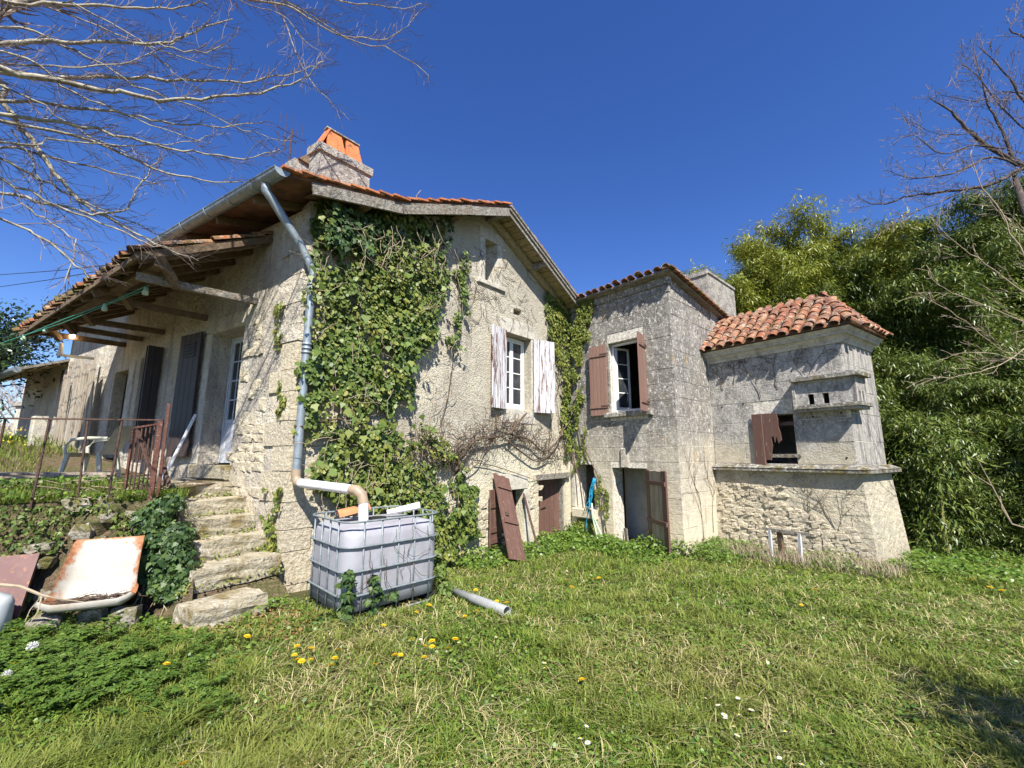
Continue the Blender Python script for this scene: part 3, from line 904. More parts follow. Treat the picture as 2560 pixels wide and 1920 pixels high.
g_out = [(0, -0.6), (6.68, -0.6), (6.68, roof_z(6.68) - 0.17), (3.80, 6.86), (1.18, 5.68), (0, roof_z(0) - 0.17)]
g_holes = [rect(4.28, 5.18, 2.65, 4.32), rect(3.65, 4.02, 5.31, 6.27), rect(4.56, 4.83, 4.80, 4.935),
           rect(5.40, 6.46, -0.45, 1.09), rect(4.15, 4.91, -0.10, 0.92), rect(1.55, 2.35, 0.45, 1.07)]
gw = link('gable_wall', wall_mb(G, g_out, g_holes, 0.45), M['gable'], FH)
f_holes = [rect(1.50, 2.53, 1.50, 3.72), rect(4.75, 5.5, 1.5, 3.65), rect(6.0, 6.87, 1.3, 3.47)]
f_out = [(0.0, -0.4), (10.4, -0.4), (10.4, 5.3), (0.0, 5.3)]
fw = link('front_wall', wall_mb(FA, f_out, f_holes, 0.20), M['facade'], FH)
mb = MB()
for P in ((RP(6.68, 0.45, 0), RP(6.68, 10.4, 0)), (RP(0.0, 10.4, 0), RP(6.68, 10.4, 0))):
    mb.bar(P[0] + [0, 0, 2.4], P[1] + [0, 0, 2.4], 0.3, 5.6)
link('rear_wall', mb, M['facade'], FH)
mb = MB()
mb.add([RP(0.3, 0.4, 1.3), RP(6.4, 0.4, 1.3), RP(6.4, 10.3, 1.3), RP(0.3, 10.3, 1.3)], [(0, 1, 2, 3)])
mb.add([RP(0.3, 0.4, 2.2), RP(6.4, 0.4, 2.2), RP(6.4, 0.42, 2.2), RP(0.3, 0.42, 2.2)], [(0, 1, 2, 3)])
mb.add([RP(0.3, 0.45, 4.6), RP(6.4, 0.45, 4.6), RP(6.4, 10.3, 4.6), RP(0.3, 10.3, 4.6)], [(0, 1, 2, 3)])
link('floor', mb, M['room'], FH)

# quoins at the corner
r_ = np.random.default_rng(3)
z = -0.3
i = 0
while z < 4.9:
    h = r_.uniform(0.26, 0.46)
    a, b = (0.62, 0.34) if i % 2 else (0.36, 0.58)
    q = 0.018 + r_.uniform(0, 0.02)
    mb = MB()
    P = lambda t, k, zz: CO + G.d * t + FA.d * k + [0, 0, zz]
    mb.hexa([P(-q, -q, z), P(a, -q, z), P(a, b, z), P(-q, b, z), P(-q, -q, z + h - 0.012), P(a, -q, z + h - 0.012), P(a, b, z + h - 0.012), P(-q, b, z + h - 0.012)])
    link('quoin', mb, M['rubble'] if z < 2.9 else M['facade'], FH)
    z += h; i += 1

# stones bared where the render has fallen off
r_ = np.random.default_rng(29)
def bared(fr, parent, u0, u1, z0, z1, keep, hs, ws):
    z = z0
    while z < z1:
        h = r_.uniform(*hs)
        u = u0 + r_.uniform(0, 0.12)
        while u < u1:
            wd = r_.uniform(*ws)
            f_ = math.sin(math.pi * (z - z0 + h / 2) / (z1 - z0)) * math.sin(math.pi * (u + wd / 2 - u0) / (u1 - u0 + wd))
            if r_.random() < keep * (0.25 + f_):
                inst('stone', ST_RUB[int(r_.integers(8))], mtx(fr.pt(u + wd / 2, -0.018 + r_.uniform(-0.012, 0.012), z + h / 2), fr.d * wd * 1.1 + np.array([0, 0, r_.normal() * 0.015]), fr.n * 0.085, np.array([0, 0, h * 1.12])), parent)
            u += wd + 0.012
        z += h
bared(FA, fw, 0.55, 1.45, 0.0, 2.6, 0.62, (0.10, 0.24), (0.14, 0.36))
bared(FA, fw, 0.75, 1.35, 2.6, 3.9, 0.4, (0.10, 0.2), (0.12, 0.3))
bared(FA, fw, 2.7, 3.4, 4.1, 4.5, 0.8, (0.09, 0.15), (0.1, 0.22))
bared(G, gw, 2.5, 4.1, -0.3, 0.75, 0.8, (0.07, 0.15), (0.09, 0.25))
bared(G, gw, 5.0, 5.4, -0.3, 1.3, 0.5, (0.08, 0.15), (0.1, 0.2))
bared(G, gw, 0.6, 1.5, -0.2, 1.2, 0.6, (0.1, 0.2), (0.12, 0.3))

# stone surrounds
def surround(fr, u0, u1, z0, z1, jw, lh, sh, parent, pr=0.014, sill_out=0.02, mt='surround', ext=0.12, dp=0.1):
    for nm, bx in (('jamb', (u0 - jw, u0, z0, z1)), ('jamb', (u1, u1 + jw, z0, z1)), ('lintel', (u0 - jw - 0.03, u1 + jw + 0.03, z1, z1 + lh))):
        link(nm, MB().block(fr, bx[0] + 0.002, bx[1] - 0.002, -dp, pr, bx[2] + 0.002, bx[3] - 0.002, 0.01), M[mt], parent)
    if sh:
        link('sill', MB().block(fr, u0 - ext, u1 + ext, -0.2, sill_out, z0 - sh, z0 - 0.002, 0.012), M[mt], parent)
surround(G, 4.28, 5.18, 2.65, 4.32, 0.13, 0.33, 0.0, FH)
surround(G, 3.65, 4.02, 5.31, 6.27, 0.16, 0.24, 0.10, FH, ext=0.24, sill_out=0.05)
surround(G, 4.56, 4.83, 4.80, 4.935, 0.08, 0.08, 0.0, FH, pr=0.004)
link('sill', MB().block(G, 4.16, 5.30, -0.2, 0.012, 2.33, 2.645, 0.01), M['surround'], FH)
link('lintel', MB().block(G, 4.02, 5.02, -0.1, 0.02, 0.925, 1.25, 0.01), M['surround'], FH)
link('jamb', MB().block(G, 4.915, 5.10, -0.1, 0.012, -0.3, 0.92, 0.01), M['surround'], FH)
link('jamb', MB().block(G, 5.20, 5.395, -0.12, 0.014, -0.3, 0.80, 0.012), M['rubble'], FH)
link('jamb', MB().block(G, 5.17, 5.392, -0.12, 0.02, 0.81, 1.22, 0.012), M['rubble'], FH)
link('lintel', MB().bar(G.pt(5.30, -0.05, 1.15), G.pt(6.56, -0.05, 1.17), 0.26, 0.12), M['oldwood'], FH)

# gable window with peeling shutters
casement(FH, G, 4.30, 5.16, 2.67, 4.30, -0.20, 4, 'white', 2, 1, label='white casement window with narrow panes')
shutter(FH, 'shutter', hinge(G, 4.26, 0.05, 7, -1), 0.50, 2.60, 4.34, 4, 'peeling', [], label='shutter with white paint peeling off brown, beside the ivy')
shutter(FH, 'shutter', hinge(G, 5.20, 0.05, 20, 1), 0.58, 2.60, 4.32, 4, 'peeling', [], label='weathered white shutter on a rusty pintle')
pn = MB()
for zz in (2.86, 4.06):
    pn.tube([G.pt(5.22, 0.0, zz), G.pt(5.24, 0.08, zz), G.pt(5.24, 0.08, zz + 0.06)], 0.014, 6)
link('pintle', pn, M['rust'], FH)
# attic slit: splayed jamb and pale frame
mb = MB()
mb.hexa([G.pt(3.66, -0.30, 5.32), G.pt(3.86, -0.30, 5.32), G.pt(3.86, -0.27, 5.32), G.pt(3.66, -0.27, 5.32), G.pt(3.66, -0.30, 6.26), G.pt(3.86, -0.30, 6.26), G.pt(3.86, -0.27, 6.26), G.pt(3.66, -0.27, 6.26)])
link('attic_panel', mb, M['darkwood'], FH)
link('attic_frame', MB().box(G, 3.86, 3.91, -0.31, -0.24, 5.32, 6.26), M['offwhite'], FH)
mb = MB().add([G.pt(4.019, -0.004, 5.312), G.pt(3.91, -0.30, 5.312), G.pt(3.91, -0.30, 6.268), G.pt(4.019, -0.004, 6.268)], [(0, 1, 2, 3)])
link('splayed_jamb', mb, M['surround'], FH)
# cellar door in the gable, ajar
dh = hinge(G, 6.42, -0.16, -13, -1)
ds_ = MB()
ds_.box(dh, 0.02, 0.98, -0.05, -0.03, 0.65, 0.75)
dd = link('door', ds_, M['brown'], FH)
dd['label'] = 'brown plank cellar door ajar under a wooden lintel'
for i in range(6):
    link('plank', MB().block(dh, i * 0.163 + 0.003, (i + 1) * 0.163 - 0.002, -0.03, 0.0, -0.42, 1.10, 0.005), M['brown'], dd)
link('door_post', MB().box(G, 6.40, 6.455, -0.17, -0.06, -0.42, 1.085), M['oldwood'], FH)
link('door_latch', MB().tube([dh.pt(0.45, 0.02, 0.42), dh.pt(0.52, 0.05, 0.46), dh.pt(0.60, 0.02, 0.40)], 0.012, 6), M['rust'], dd)
# low cellar window and its broken brown shutter
link('dark_sheet', MB().box(G, 4.16, 4.9, -0.28, -0.24, -0.09, 0.91), M['dark'], FH)  # solid near-black sheet painting the unlit inside, no bars
shutter(FH, 'shutter', hinge(G, 4.10, 0.07, 9, -1), 0.40, -0.10, 0.98, 3, 'brown', [0.02, 0.22, 0.68], label='brown plank shutter hanging beside the low cellar window')
# wire-netting hatch in the ivy
h_ = MB()
for bx in ((1.50, 1.58, 0.42, 1.10), (2.30, 2.38, 0.42, 1.10)):
    h_.box(G, bx[0], bx[1], -0.06, 0.03, bx[2], bx[3])
h_.box(G, 1.58, 2.30, -0.05, 0.028, 0.86, 0.94); h_.box(G, 1.58, 2.30, -0.05, 0.028, 0.42, 0.48)
hh = link('hatch', h_, M['brown'], FH)
hh['label'] = 'brown hatch with wire netting behind the water tank'
nt_ = MB()
for k in range(17):
    a = 1.58 + k * 0.045
    nt_.tube([G.pt(a, 0.0, 0.48), G.pt(a + 0.022, 0.0, 0.67), G.pt(a, 0.0, 0.86)], 0.0025, 3, False)
for k in range(9):
    nt_.tube([G.pt(1.58, 0.002, 0.49 + k * 0.045), G.pt(2.30, 0.002, 0.50 + k * 0.045)], 0.0025, 3, False)
link('netting', nt_, M['mesh'], hh)

# front: french window, shutters, doors
casement(FH, FA, 1.52, 2.51, 1.52, 3.70, -0.30, 4, 'offwhite', 2, 2, kick=0.55, label='chalky blue white french window in a deep reveal')
link('sill', MB().block(FA, 1.42, 2.62, -0.2, 0.10, 1.28, 1.50, 0.02), M['step'], FH)
for bx in ((1.40, 1.515, 1.5, 3.72), (2.515, 2.62, 1.5, 3.72), (1.40, 2.62, 3.705, 3.8)):
    link('reveal', MB().box(FA, bx[0], bx[1], -0.40, -0.203, bx[2], bx[3]), M['facade'], FH)
link('lintel', MB().block(FA, 1.42, 2.66, -0.1, 0.03, 3.73, 4.0, 0.03), M['facade'], FH)
link('jamb', MB().block(FA, 2.535, 2.70, -0.1, 0.02, 1.5, 3.72, 0.015), M['surround'], FH)
sf = hinge(FA, 2.76, 0.05, 4, 1)
s_ = shutter(FH, 'shutter', sf, 0.66, 1.62, 3.78, 4, 'darkbrown', [], label='dark brown louvred shutter folded back on the front wall')
lv = MB()
for k in range(5):
    lv.box(sf, 0.12, 0.54, 0.03, 0.045, 3.36 + k * 0.055, 3.385 + k * 0.055)
link('louvre', lv, M['black'], s_)
for a, sg in ((88, 1), (80, 1)):
    shutter(FH, 'shutter', hinge(FA, 4.42 + (0.06 if a == 80 else 0), 0.02, a, sg), 0.24, 1.55, 3.72, 2, 'darkbrown', [], label='dark shutter standing open at right angles to the front wall')
casement(FH, FA, 4.77, 5.48, 1.52, 3.63, -0.13, 3, 'offwhite', 1, 2, kick=0.5)
link('door_frame', MB().box(FA, 6.0, 6.04, -0.1, 0.02, 1.3, 3.46), M['oldwood'], FH)
link('jamb', MB().block(FA, 5.72, 5.995, -0.1, 0.03, 1.3, 3.6, 0.015), M['surround'], FH)
link('door_sill', MB().block(FA, 5.9, 6.95, -0.3, 0.12, 1.18, 1.30, 0.02), M['step'], FH)

# main roof: deck, tiles along the verge and the eaves, barge boards, soffit boards, purlin ends
mb = MB()
prof = ROOF_L + ROOF_R[1:]
for (t0, z0), (t1, z1) in zip(prof[:-1], prof[1:]):
    mb.hexa([RP(t0, -0.46, z0 - 0.10), RP(t1, -0.46, z1 - 0.10), RP(t1, 10.6, z1 - 0.10), RP(t0, 10.6, z0 - 0.10),
             RP(t0, -0.46, z0 - 0.05), RP(t1, -0.46, z1 - 0.05), RP(t1, 10.6, z1 - 0.05), RP(t0, 10.6, z0 - 0.05)])
RF = link('roof', mb, M['underroof'], FH)
tl = MB().hexa([(-0.5, -0.5, 0), (0.5, -0.5, 0), (0.5, 0.5, 0), (-0.5, 0.5, 0), (-0.5, -0.5, 1), (0.5, -0.5, 1), (0.5, 0.5, 1), (-0.5, 0.5, 1)])
tl_me = bpy.data.meshes.new('plain_tile'); tl_me.from_pydata(tl.v, [], tl.f); tl_me.materials.append(M['tile_flat']); tl_me.update()
r_ = np.random.default_rng(8)
def roof_tile(t, k, dt, dk, side):
    e = 0.02
    z0 = roof_z(t - e); z1 = roof_z(t + e)
    x = G.d * 2 * e + np.array([0, 0, z1 - z0]); x /= np.linalg.norm(x)
    y = FA.d.copy()
    n = np.cross(x, y); n /= np.linalg.norm(n)
    if n[2] < 0: n = -n
    tilt = side * 0.075 + r_.normal() * 0.02
    x2 = x * math.cos(tilt) + n * math.sin(tilt)
    n2 = n * math.cos(tilt) - x * math.sin(tilt)
    c = RP(t, k, roof_z(t) - 0.035 + r_.normal() * 0.006) + n * 0.0
    return mtx(c, x2 * dt, (y + x * r_.normal() * 0.02) * dk, n2 * 0.028)
for k in (-0.40, -0.15, 0.10):
    t = -0.50
    while t < 3.75:
        inst('tile', tl_me, roof_tile(t, k + r_.normal() * 0.012, 0.34, 0.245, -1), RF); t += 0.235
    t = 4.0
    while t < 6.95:
        inst('tile', tl_me, roof_tile(t, k + r_.normal() * 0.012, 0.34, 0.245, 1), RF); t += 0.25
for k in np.arange(0.36, 9, 0.25):
    inst('tile', tl_me, roof_tile(-0.48, k, 0.34, 0.24, -1), RF)
    inst('tile', tl_me, roof_tile(-0.25, k, 0.34, 0.24, -1), RF)
mb = MB()
for (t0, z0), (t1, z1) in zip(prof[:-1], prof[1:]):
    mb.hexa([RP(t0, 0.23, z0 - 0.05), RP(t1, 0.23, z1 - 0.05), RP(t1, 10.55, z1 - 0.05), RP(t0, 10.55, z0 - 0.05),
             RP(t0, 0.23, z0 - 0.015), RP(t1, 0.23, z1 - 0.015), RP(t1, 10.55, z1 - 0.015), RP(t0, 10.55, z0 - 0.015)])
link('roof_cover', mb, M['tile_flat'], RF)
def slope_bar(t0, t1, dz, k, w_, h):
    return MB().bar(RP(t0, k, roof_z(t0) + dz), RP(t1, k, roof_z(t1) + dz), w_, h)
mb = slope_bar(-0.25, 1.18, -0.20, -0.47, 0.04, 0.17); link('barge_board', mb, M['oldwood'], RF)
mb = slope_bar(1.185, 2.75, -0.20, -0.475, 0.04, 0.18); link('barge_board', mb, M['oldwood'], RF)
mb = slope_bar(2.76, 3.82, -0.21, -0.47, 0.04, 0.17); link('barge_board', mb, M['oldwood'], RF)
for j, (dk, dz, h) in enumerate(((-0.47, -0.20, 0.15), (-0.505, -0.15, 0.07), (-0.53, -0.09, 0.05))):
    link('barge_board', slope_bar(3.80, 7.02, dz, dk, 0.035, h), M['oldwood'], RF)
for j in range(9):
    link('eave_rafter', MB().bar(RP(-0.58, 0.35 + j * 1.05, roof_z(-0.58) - 0.17), RP(0.3, 0.35 + j * 1.05, roof_z(0.3) - 0.17), 0.09, 0.11), M['darkwood'], RF)
t = 3.90
while t < 6.9:
    wd = r_.uniform(0.12, 0.17)
    ta, tb = t + 0.009, t + wd - 0.009
    dz = -0.135 + r_.normal() * 0.004
    mb = MB().hexa([RP(ta, -0.45, roof_z(ta) + dz - 0.02), RP(tb, -0.45, roof_z(tb) + dz - 0.02), RP(tb, -0.02, roof_z(tb) + dz - 0.02), RP(ta, -0.02, roof_z(ta) + dz - 0.02),
                    RP(ta, -0.45, roof_z(ta) + dz), RP(tb, -0.45, roof_z(tb) + dz), RP(tb, -0.02, roof_z(tb) + dz), RP(ta, -0.02, roof_z(ta) + dz)])
    link('soffit_board', mb, M['soffit'], RF); t += wd
t = -0.1
while t < 3.7:
    wd = r_.uniform(0.13, 0.18)
    ta, tb = t + 0.004, t + wd - 0.004
    dz = -0.135
    mb = MB().hexa([RP(ta, -0.44, roof_z(ta) + dz - 0.02), RP(tb, -0.44, roof_z(tb) + dz - 0.02), RP(tb, -0.02, roof_z(tb) + dz - 0.02), RP(ta, -0.02, roof_z(ta) + dz - 0.02),
                    RP(ta, -0.44, roof_z(ta) + dz), RP(tb, -0.44, roof_z(tb) + dz), RP(tb, -0.02, roof_z(tb) + dz), RP(ta, -0.02, roof_z(ta) + dz)])
    link('soffit_board', mb, M['darkwood'], RF); t += wd  # same planks as the right verge, shade put in as darker wood
link('wall_rafter', slope_bar(3.75, 6.75, -0.23, -0.07, 0.10, 0.14), M['soffit'], RF)
for t, L in ((0.62, 0.45), (2.62, 0.42), (3.72, 0.47), (5.15, 0.44)):
    z = roof_z(t) - 0.25
    link('purlin_end', MB().bar(RP(t, 0.02, z), RP(t, -L, z + 0.03), 0.15, 0.15, w2=0.13, h2=0.09), M['oldwood'] if t > 3 else M['darkwood'], RF)
for pz in np.arange(0.25, 9.5, 0.5):
    pass

# gutter and downpipe
mb = MB()
gc = lambda k: RP(-0.66, k, 5.38)
n = 12
rows = []
for k in (-0.50, 9.8):
    for sgn in (0.098, 0.092):
        for j in range(n + 1):
            a = math.pi + math.pi * j / n
            rows.append(gc(k) + G.d * math.cos(a) * sgn + np.array([0, 0, math.sin(a) * sgn]))
m_ = n + 1
fs = []
for j in range(n):
    fs += [(j, j + 1, 2 * m_ + j + 1, 2 * m_ + j), (m_ + j, 3 * m_ + j, 3 * m_ + j + 1, m_ + j + 1)]
mb.add(rows, fs)
mb.add([rows[j] for j in range(m_)], [tuple(range(m_))])
mb.tube([gc(-0.5) - G.d * 0.098, gc(9.8) - G.d * 0.098], 0.011, 6)
GU = link('gutter', mb, M['zinc'], FH)
for k in (0.1, 0.75, 1.4, 2.2, 3.0, 4.0, 5.0):
    b_ = MB()
    b_.tube([gc(k) + G.d * math.cos(a) * 0.105 + np.array([0, 0, math.sin(a) * 0.105]) for a in np.linspace(math.pi, 2 * math.pi, 10)], 0.008, 5)
    link('gutter_bracket', b_, M['zinc'], GU)
pv = lambda z: G.pt(0.07, 0.125, z)
top = gc(-0.12) + [0, 0, -0.09]
path = [top, top + [0, 0, -0.08], top * 0.88 + pv(4.3) * 0.12 + [0, 0, -0.05], top * 0.25 + pv(4.3) * 0.75 + [0, 0, 0.02], pv(4.26), pv(4.1)]
DP = link('downpipe', MB().tube(path, 0.058, 14, False).tube([pv(4.12), pv(1.42)], 0.056, 14, False), M['zinc'], FH, True)
for z in (4.06, 4.0, 3.18, 3.12, 3.06):
    link('collar', MB().tube([pv(z - 0.015), pv(z + 0.015)], 0.066, 14), M['zinc'], DP, True)
el = [pv(1.46), pv(1.38), pv(1.33) + [0.01, -0.005, 0], pv(1.29) + [0.05, -0.03, 0]]
hp0 = pv(1.285) + np.array([0.09, -0.05, 0])
hp1 = np.array([-1.93, 5.24, 1.24])
el.append(hp0)
link('elbow', MB().tube(el, 0.062, 14, False), M['pvc_tan'], DP, True)
link('pvc_pipe', MB().tube([hp0, hp1], 0.058, 14, False), M['pvc'], DP, True)
e2 = [hp1, hp1 + (hp1 - hp0) / np.linalg.norm(hp1 - hp0) * 0.09, np.array([-1.79, 5.20, 1.18]), np.array([-1.76, 5.19, 1.08])]
link('elbow', MB().tube(e2, 0.062, 14, False), M['pvc_tan'], DP, True)
link('pvc_pipe', MB().tube([np.array([-1.762, 5.19, 1.10]), np.array([-1.74, 5.18, 0.80])], 0.058, 14, False), M['pvc'], DP, True)
link('pipe_strap', MB().tube([pv(2.05) + G.n * -0.14 - G.d * 0.02, pv(2.03) - G.d * 0.065, pv(2.03) + G.n * 0.064, pv(2.07) + G.d * 0.062, pv(2.2) + G.d * 0.7 + G.n * 0.05], 0.012, 6), M['rust'], DP)

# chimneys
def chimney(parent, t0, t1, k0, k1, z0, z1, cap, label):
    mb = MB()
    P = lambda t, k, z: RP(t, k, z)
    mb.hexa([P(t0, k0, z0), P(t1, k0, z0), P(t1, k1, z0), P(t0, k1, z0), P(t0, k0, z1), P(t1, k0, z1), P(t1, k1, z1), P(t0, k1, z1)])
    e = 0.035
    if cap:
        mb.hexa([P(t0 - e, k0 - e, z1), P(t1 + e, k0 - e, z1), P(t1 + e, k1 + e, z1), P(t0 - e, k1 + e, z1), P(t0 - e, k0 - e, z1 + 0.14), P(t1 + e, k0 - e, z1 + 0.14), P(t1 + e, k1 + e, z1 + 0.14), P(t0 - e, k1 + e, z1 + 0.14)])
    c = link('chimney', mb, M['chimney'], parent)
    c['label'] = label
    return c
ch = chimney(RF, 0.30, 1.20, 0.40, 0.66, 5.2, 6.60, True, 'grey lichened chimney topped by leaning clay slabs')
zt = 6.742
def slab4(t0, t1, ka, kb, za, zb, th=0.03):
    return MB().hexa([RP(t0, ka, za), RP(t1, ka, za), RP(t1, ka + th, za), RP(t0, ka + th, za), RP(t0 + 0.06, kb, zb), RP(t1 - 0.02, kb, zb), RP(t1 - 0.02, kb + th, zb), RP(t0 + 0.06, kb + th, zb)])
link('chimney_slab', slab4(0.42, 0.74, 0.40, 0.53, zt, zt + 0.42), M['slab'], RF)
link('chimney_slab', slab4(0.755, 1.05, 0.40, 0.53, zt, zt + 0.42), M['slab'], RF)
link('chimney_slab', slab4(0.42, 1.05, 0.66, 0.57, zt, zt + 0.42), M['slab'], RF)
link('chimney_slab', MB().hexa([RP(0.30, 0.41, zt), RP(0.33, 0.41, zt), RP(0.33, 0.60, zt), RP(0.30, 0.60, zt), RP(0.49, 0.51, zt + 0.43), RP(0.52, 0.51, zt + 0.43), RP(0.52, 0.61, zt + 0.43), RP(0.49, 0.61, zt + 0.43)]), M['slab'], RF)
link('chimney_cap', MB().bar(RP(0.46, 0.565, zt + 0.435), RP(1.06, 0.565, zt + 0.43), 0.12, 0.025), M['chimney'], RF)
chimney(RF, 0.55, 1.05, 1.6, 1.9, 5.2, 7.08, False, 'low rendered chimney under a curved tile')
link('chimney_cap', MB().hexa([RP(0.60, 1.55, 7.082), RP(1.15, 1.55, 7.0), RP(1.15, 1.95, 7.0), RP(0.60, 1.95, 7.082), RP(0.78, 1.55, 7.28), RP(1.17, 1.55, 7.04), RP(1.17, 1.95, 7.04), RP(0.78, 1.95, 7.28)]), M['darkwood'], RF)
mb = MB()
a0 = RP(0.95, 2.6, 6.4)
mb.tube([a0, a0 + [0.03, 0, 1.95]], 0.016, 6).tube([a0 + G.d * -0.08, a0 + G.d * -0.1 + [0, 0, 2.0]], 0.008, 5)
for k in range(5):
    q = a0 + [0, 0, 1.85] + G.d * (k - 2) * 0.11
    mb.tube([q - [0, 0, 0.42], q + [0, 0, 0.42]], 0.004, 4)
mb.tube([a0 + [0, 0, 1.85] - G.d * 0.3, a0 + [0, 0, 1.85] + G.d * 0.3], 0.008, 4).tube([a0 + [0, 0, 1.7] - G.d * 0.15, a0 + [0, 0, 1.7] + G.d * 0.12], 0.01, 4)
solo('antenna', mb, M['rust'], a0, 'thin television antenna on a rusty mast behind the chimneys', 'antenna')

# canal tile
def canal_mesh(mt, L=0.42, r0=0.088, r1=0.07, n=6, th=0.014):
    mb = MB()
    vs_ = []
    for y, rr in ((0, r0), (L, r1)):
        for q in (0, th):
            for j in range(n + 1):
                a = math.pi * j / n
                vs_.append((-(rr - q) * math.cos(a), y, (rr - q) * math.sin(a) * 0.8))
    m = n + 1
    fs = []
    for j in range(n):
        fs += [(j, j + 1, 2 * m + j + 1, 2 * m + j), (m + j, 3 * m + j, 3 * m + j + 1, m + j + 1), (j, m + j, m + j + 1, j + 1)]
    mb.add(vs_, fs)
    me = bpy.data.meshes.new('canal_tile'); me.from_pydata(mb.v, [], mb.f); me.materials.append(mt)
    me.update()
    return me
CANAL = canal_mesh(M['tile']); CANAL_MOSS = canal_mesh(M['tile_moss'])
def canal_field(parent, me, origin, across, up, ncol, nrow, sp=0.2, ex=0.27, seed=0, skip=None, jit=1.0, skipchan=False):
    """covers laid from the eaves up; across, up are unit vectors in the roof plane"""
    r = np.random.default_rng(seed)
    n = np.cross(across, up); n /= np.linalg.norm(n)
    if n[2] < 0: n = -n
    for i in range(ncol):
        for j in range(nrow):
            if skip and skip(i, j): continue
            c = origin + across * (i * sp + r.normal() * 0.008 * jit) + up * (j * ex + r.normal() * 0.012 * jit - (0.03 * r.random() if j == 0 else 0)) + n * (0.012 + 0.004 * (j % 2) + abs(r.normal()) * 0.006 * jit)
            tl_ = 0.05 + r.normal() * 0.012
            y = up * math.cos(tl_) - n * math.sin(tl_)
            z = n * math.cos(tl_) + up * math.sin(tl_)
            yaw = r.normal() * 0.03 * jit
            y = y * math.cos(yaw) + across * math.sin(yaw)
            x = np.cross(y, z)
            inst('tile', me, mtx(c, x, y, z), parent)

# the awning over the terrace
def AW(u, q, z):
    return CO + FA.d * u - G.d * q + np.array([0, 0, z])
AWN = link('awning', MB().bar(AW(0.95, 1.30, 4.20), AW(6.55, 1.30, 4.10), 0.13, 0.14), M['darkwood'], FH)
AWN['label'] = 'tiled lean-to awning on tie beams above the terrace'
def aw_z(q, u):
    return 5.06 - 0.56 * q - 0.025 * u + 0.04 * math.sin(u * 1.7) - 0.015 * q * math.sin(u * 3.1)
for u in np.arange(1.0, 6.6, 0.53):
    link('rafter', MB().bar(AW(u, 0.0, aw_z(0, u) - 0.06), AW(u, 1.52, aw_z(1.52, u) - 0.06), 0.075, 0.10), M['darkwood'], AWN)
q = 0.02
r_ = np.random.default_rng(12)
while q < 1.5:
    wd = r_.uniform(0.10, 0.16)
    mb = MB()
    for ua, ub in ((0.95, 3.0), (3.01, 5.2), (5.21, 6.6)):
        mb.hexa([AW(ua, q, aw_z(q, ua) - 0.005), AW(ub, q, aw_z(q, ub) - 0.005), AW(ub, q + wd - 0.02, aw_z(q + wd - 0.02, ub) - 0.005), AW(ua, q + wd - 0.02, aw_z(q + wd - 0.02, ua) - 0.005),
                 AW(ua, q, aw_z(q, ua) + 0.015), AW(ub, q, aw_z(q, ub) + 0.015), AW(ub, q + wd - 0.02, aw_z(q + wd - 0.02, ub) + 0.015), AW(ua, q + wd - 0.02, aw_z(q + wd - 0.02, ua) + 0.015)])
    link('roof_board', mb, M['darkwood'], AWN); q += wd
for u in (1.22, 2.83, 4.55, 5.6, 6.5):
    link('tie_beam', MB().bar(AW(u, -0.1, 4.06), AW(u, 1.45, 4.05 + r_.normal() * 0.02), 0.075, 0.10), M['oldwood'] if u < 2 else M['darkwood'], AWN)
    link('strut', MB().bar(AW(u, 1.0, 3.98), AW(u - 0.28, 1.34, 4.28), 0.09, 0.09), M['darkwood'], AWN)
up_ = AW(0, 0, 0) - AW(0, 1, 0) + np.array([0, 0, 0.55]); up_ /= np.linalg.norm(up_)
ORG = AW(1.0, 1.58, aw_z(1.58, 1.0) + 0.06)
ac = AW(6.55, 1.58, aw_z(1.58, 6.55)) - AW(1.0, 1.58, aw_z(1.58, 1.0)); ac /= np.linalg.norm(ac)
canal_field(AWN, CANAL_MOSS, ORG, ac, up_, 27, 6, sp=0.208, ex=0.31, seed=4, jit=1.6)
under = MB().hexa([AW(0.93, 0.0, aw_z(0, .93) + 0.02), AW(6.6, 0.0, aw_z(0, 6.6) + 0.02), AW(6.6, 1.55, aw_z(1.55, 6.6) + 0.02), AW(0.93, 1.55, aw_z(1.55, .93) + 0.02),
                   AW(0.93, 0.0, aw_z(0, .93) + 0.045), AW(6.6, 0.0, aw_z(0, 6.6) + 0.045), AW(6.6, 1.55, aw_z(1.55, 6.6) + 0.045), AW(0.93, 1.55, aw_z(1.55, .93) + 0.045)])
link('channel_tiles', under, M['tile_moss'], AWN)
link('verge_board', MB().bar(AW(0.93, 0.0, aw_z(0, 1) - 0.03), AW(0.93, 1.56, aw_z(1.56, 1) - 0.03), 0.03, 0.09), M['darkwood'], AWN)
link('eave_board', MB().bar(AW(0.95, 1.55, aw_z(1.55, 1) - 0.02), AW(6.6, 1.55, aw_z(1.55, 6.6) - 0.02), 0.03, 0.08), M['darkwood'], AWN)

# boarded partition at the far end of the awning
for j in range(13):
    u = 7.45 + j * 0.19
    h0 = 1.35 + r_.uniform(0, 0.15); h1 = 3.75 + r_.uniform(-0.15, 0.25)
    mb = MB().bar(fa(u, 0.10 + r_.uniform(0, 0.06), h0), fa(u + r_.normal() * 0.06, 0.12 + r_.uniform(0, 0.1), h1), r_.uniform(0.11, 0.17), 0.025, up=FA.n)
    link('partition_board', mb, M['greywood'], FH)
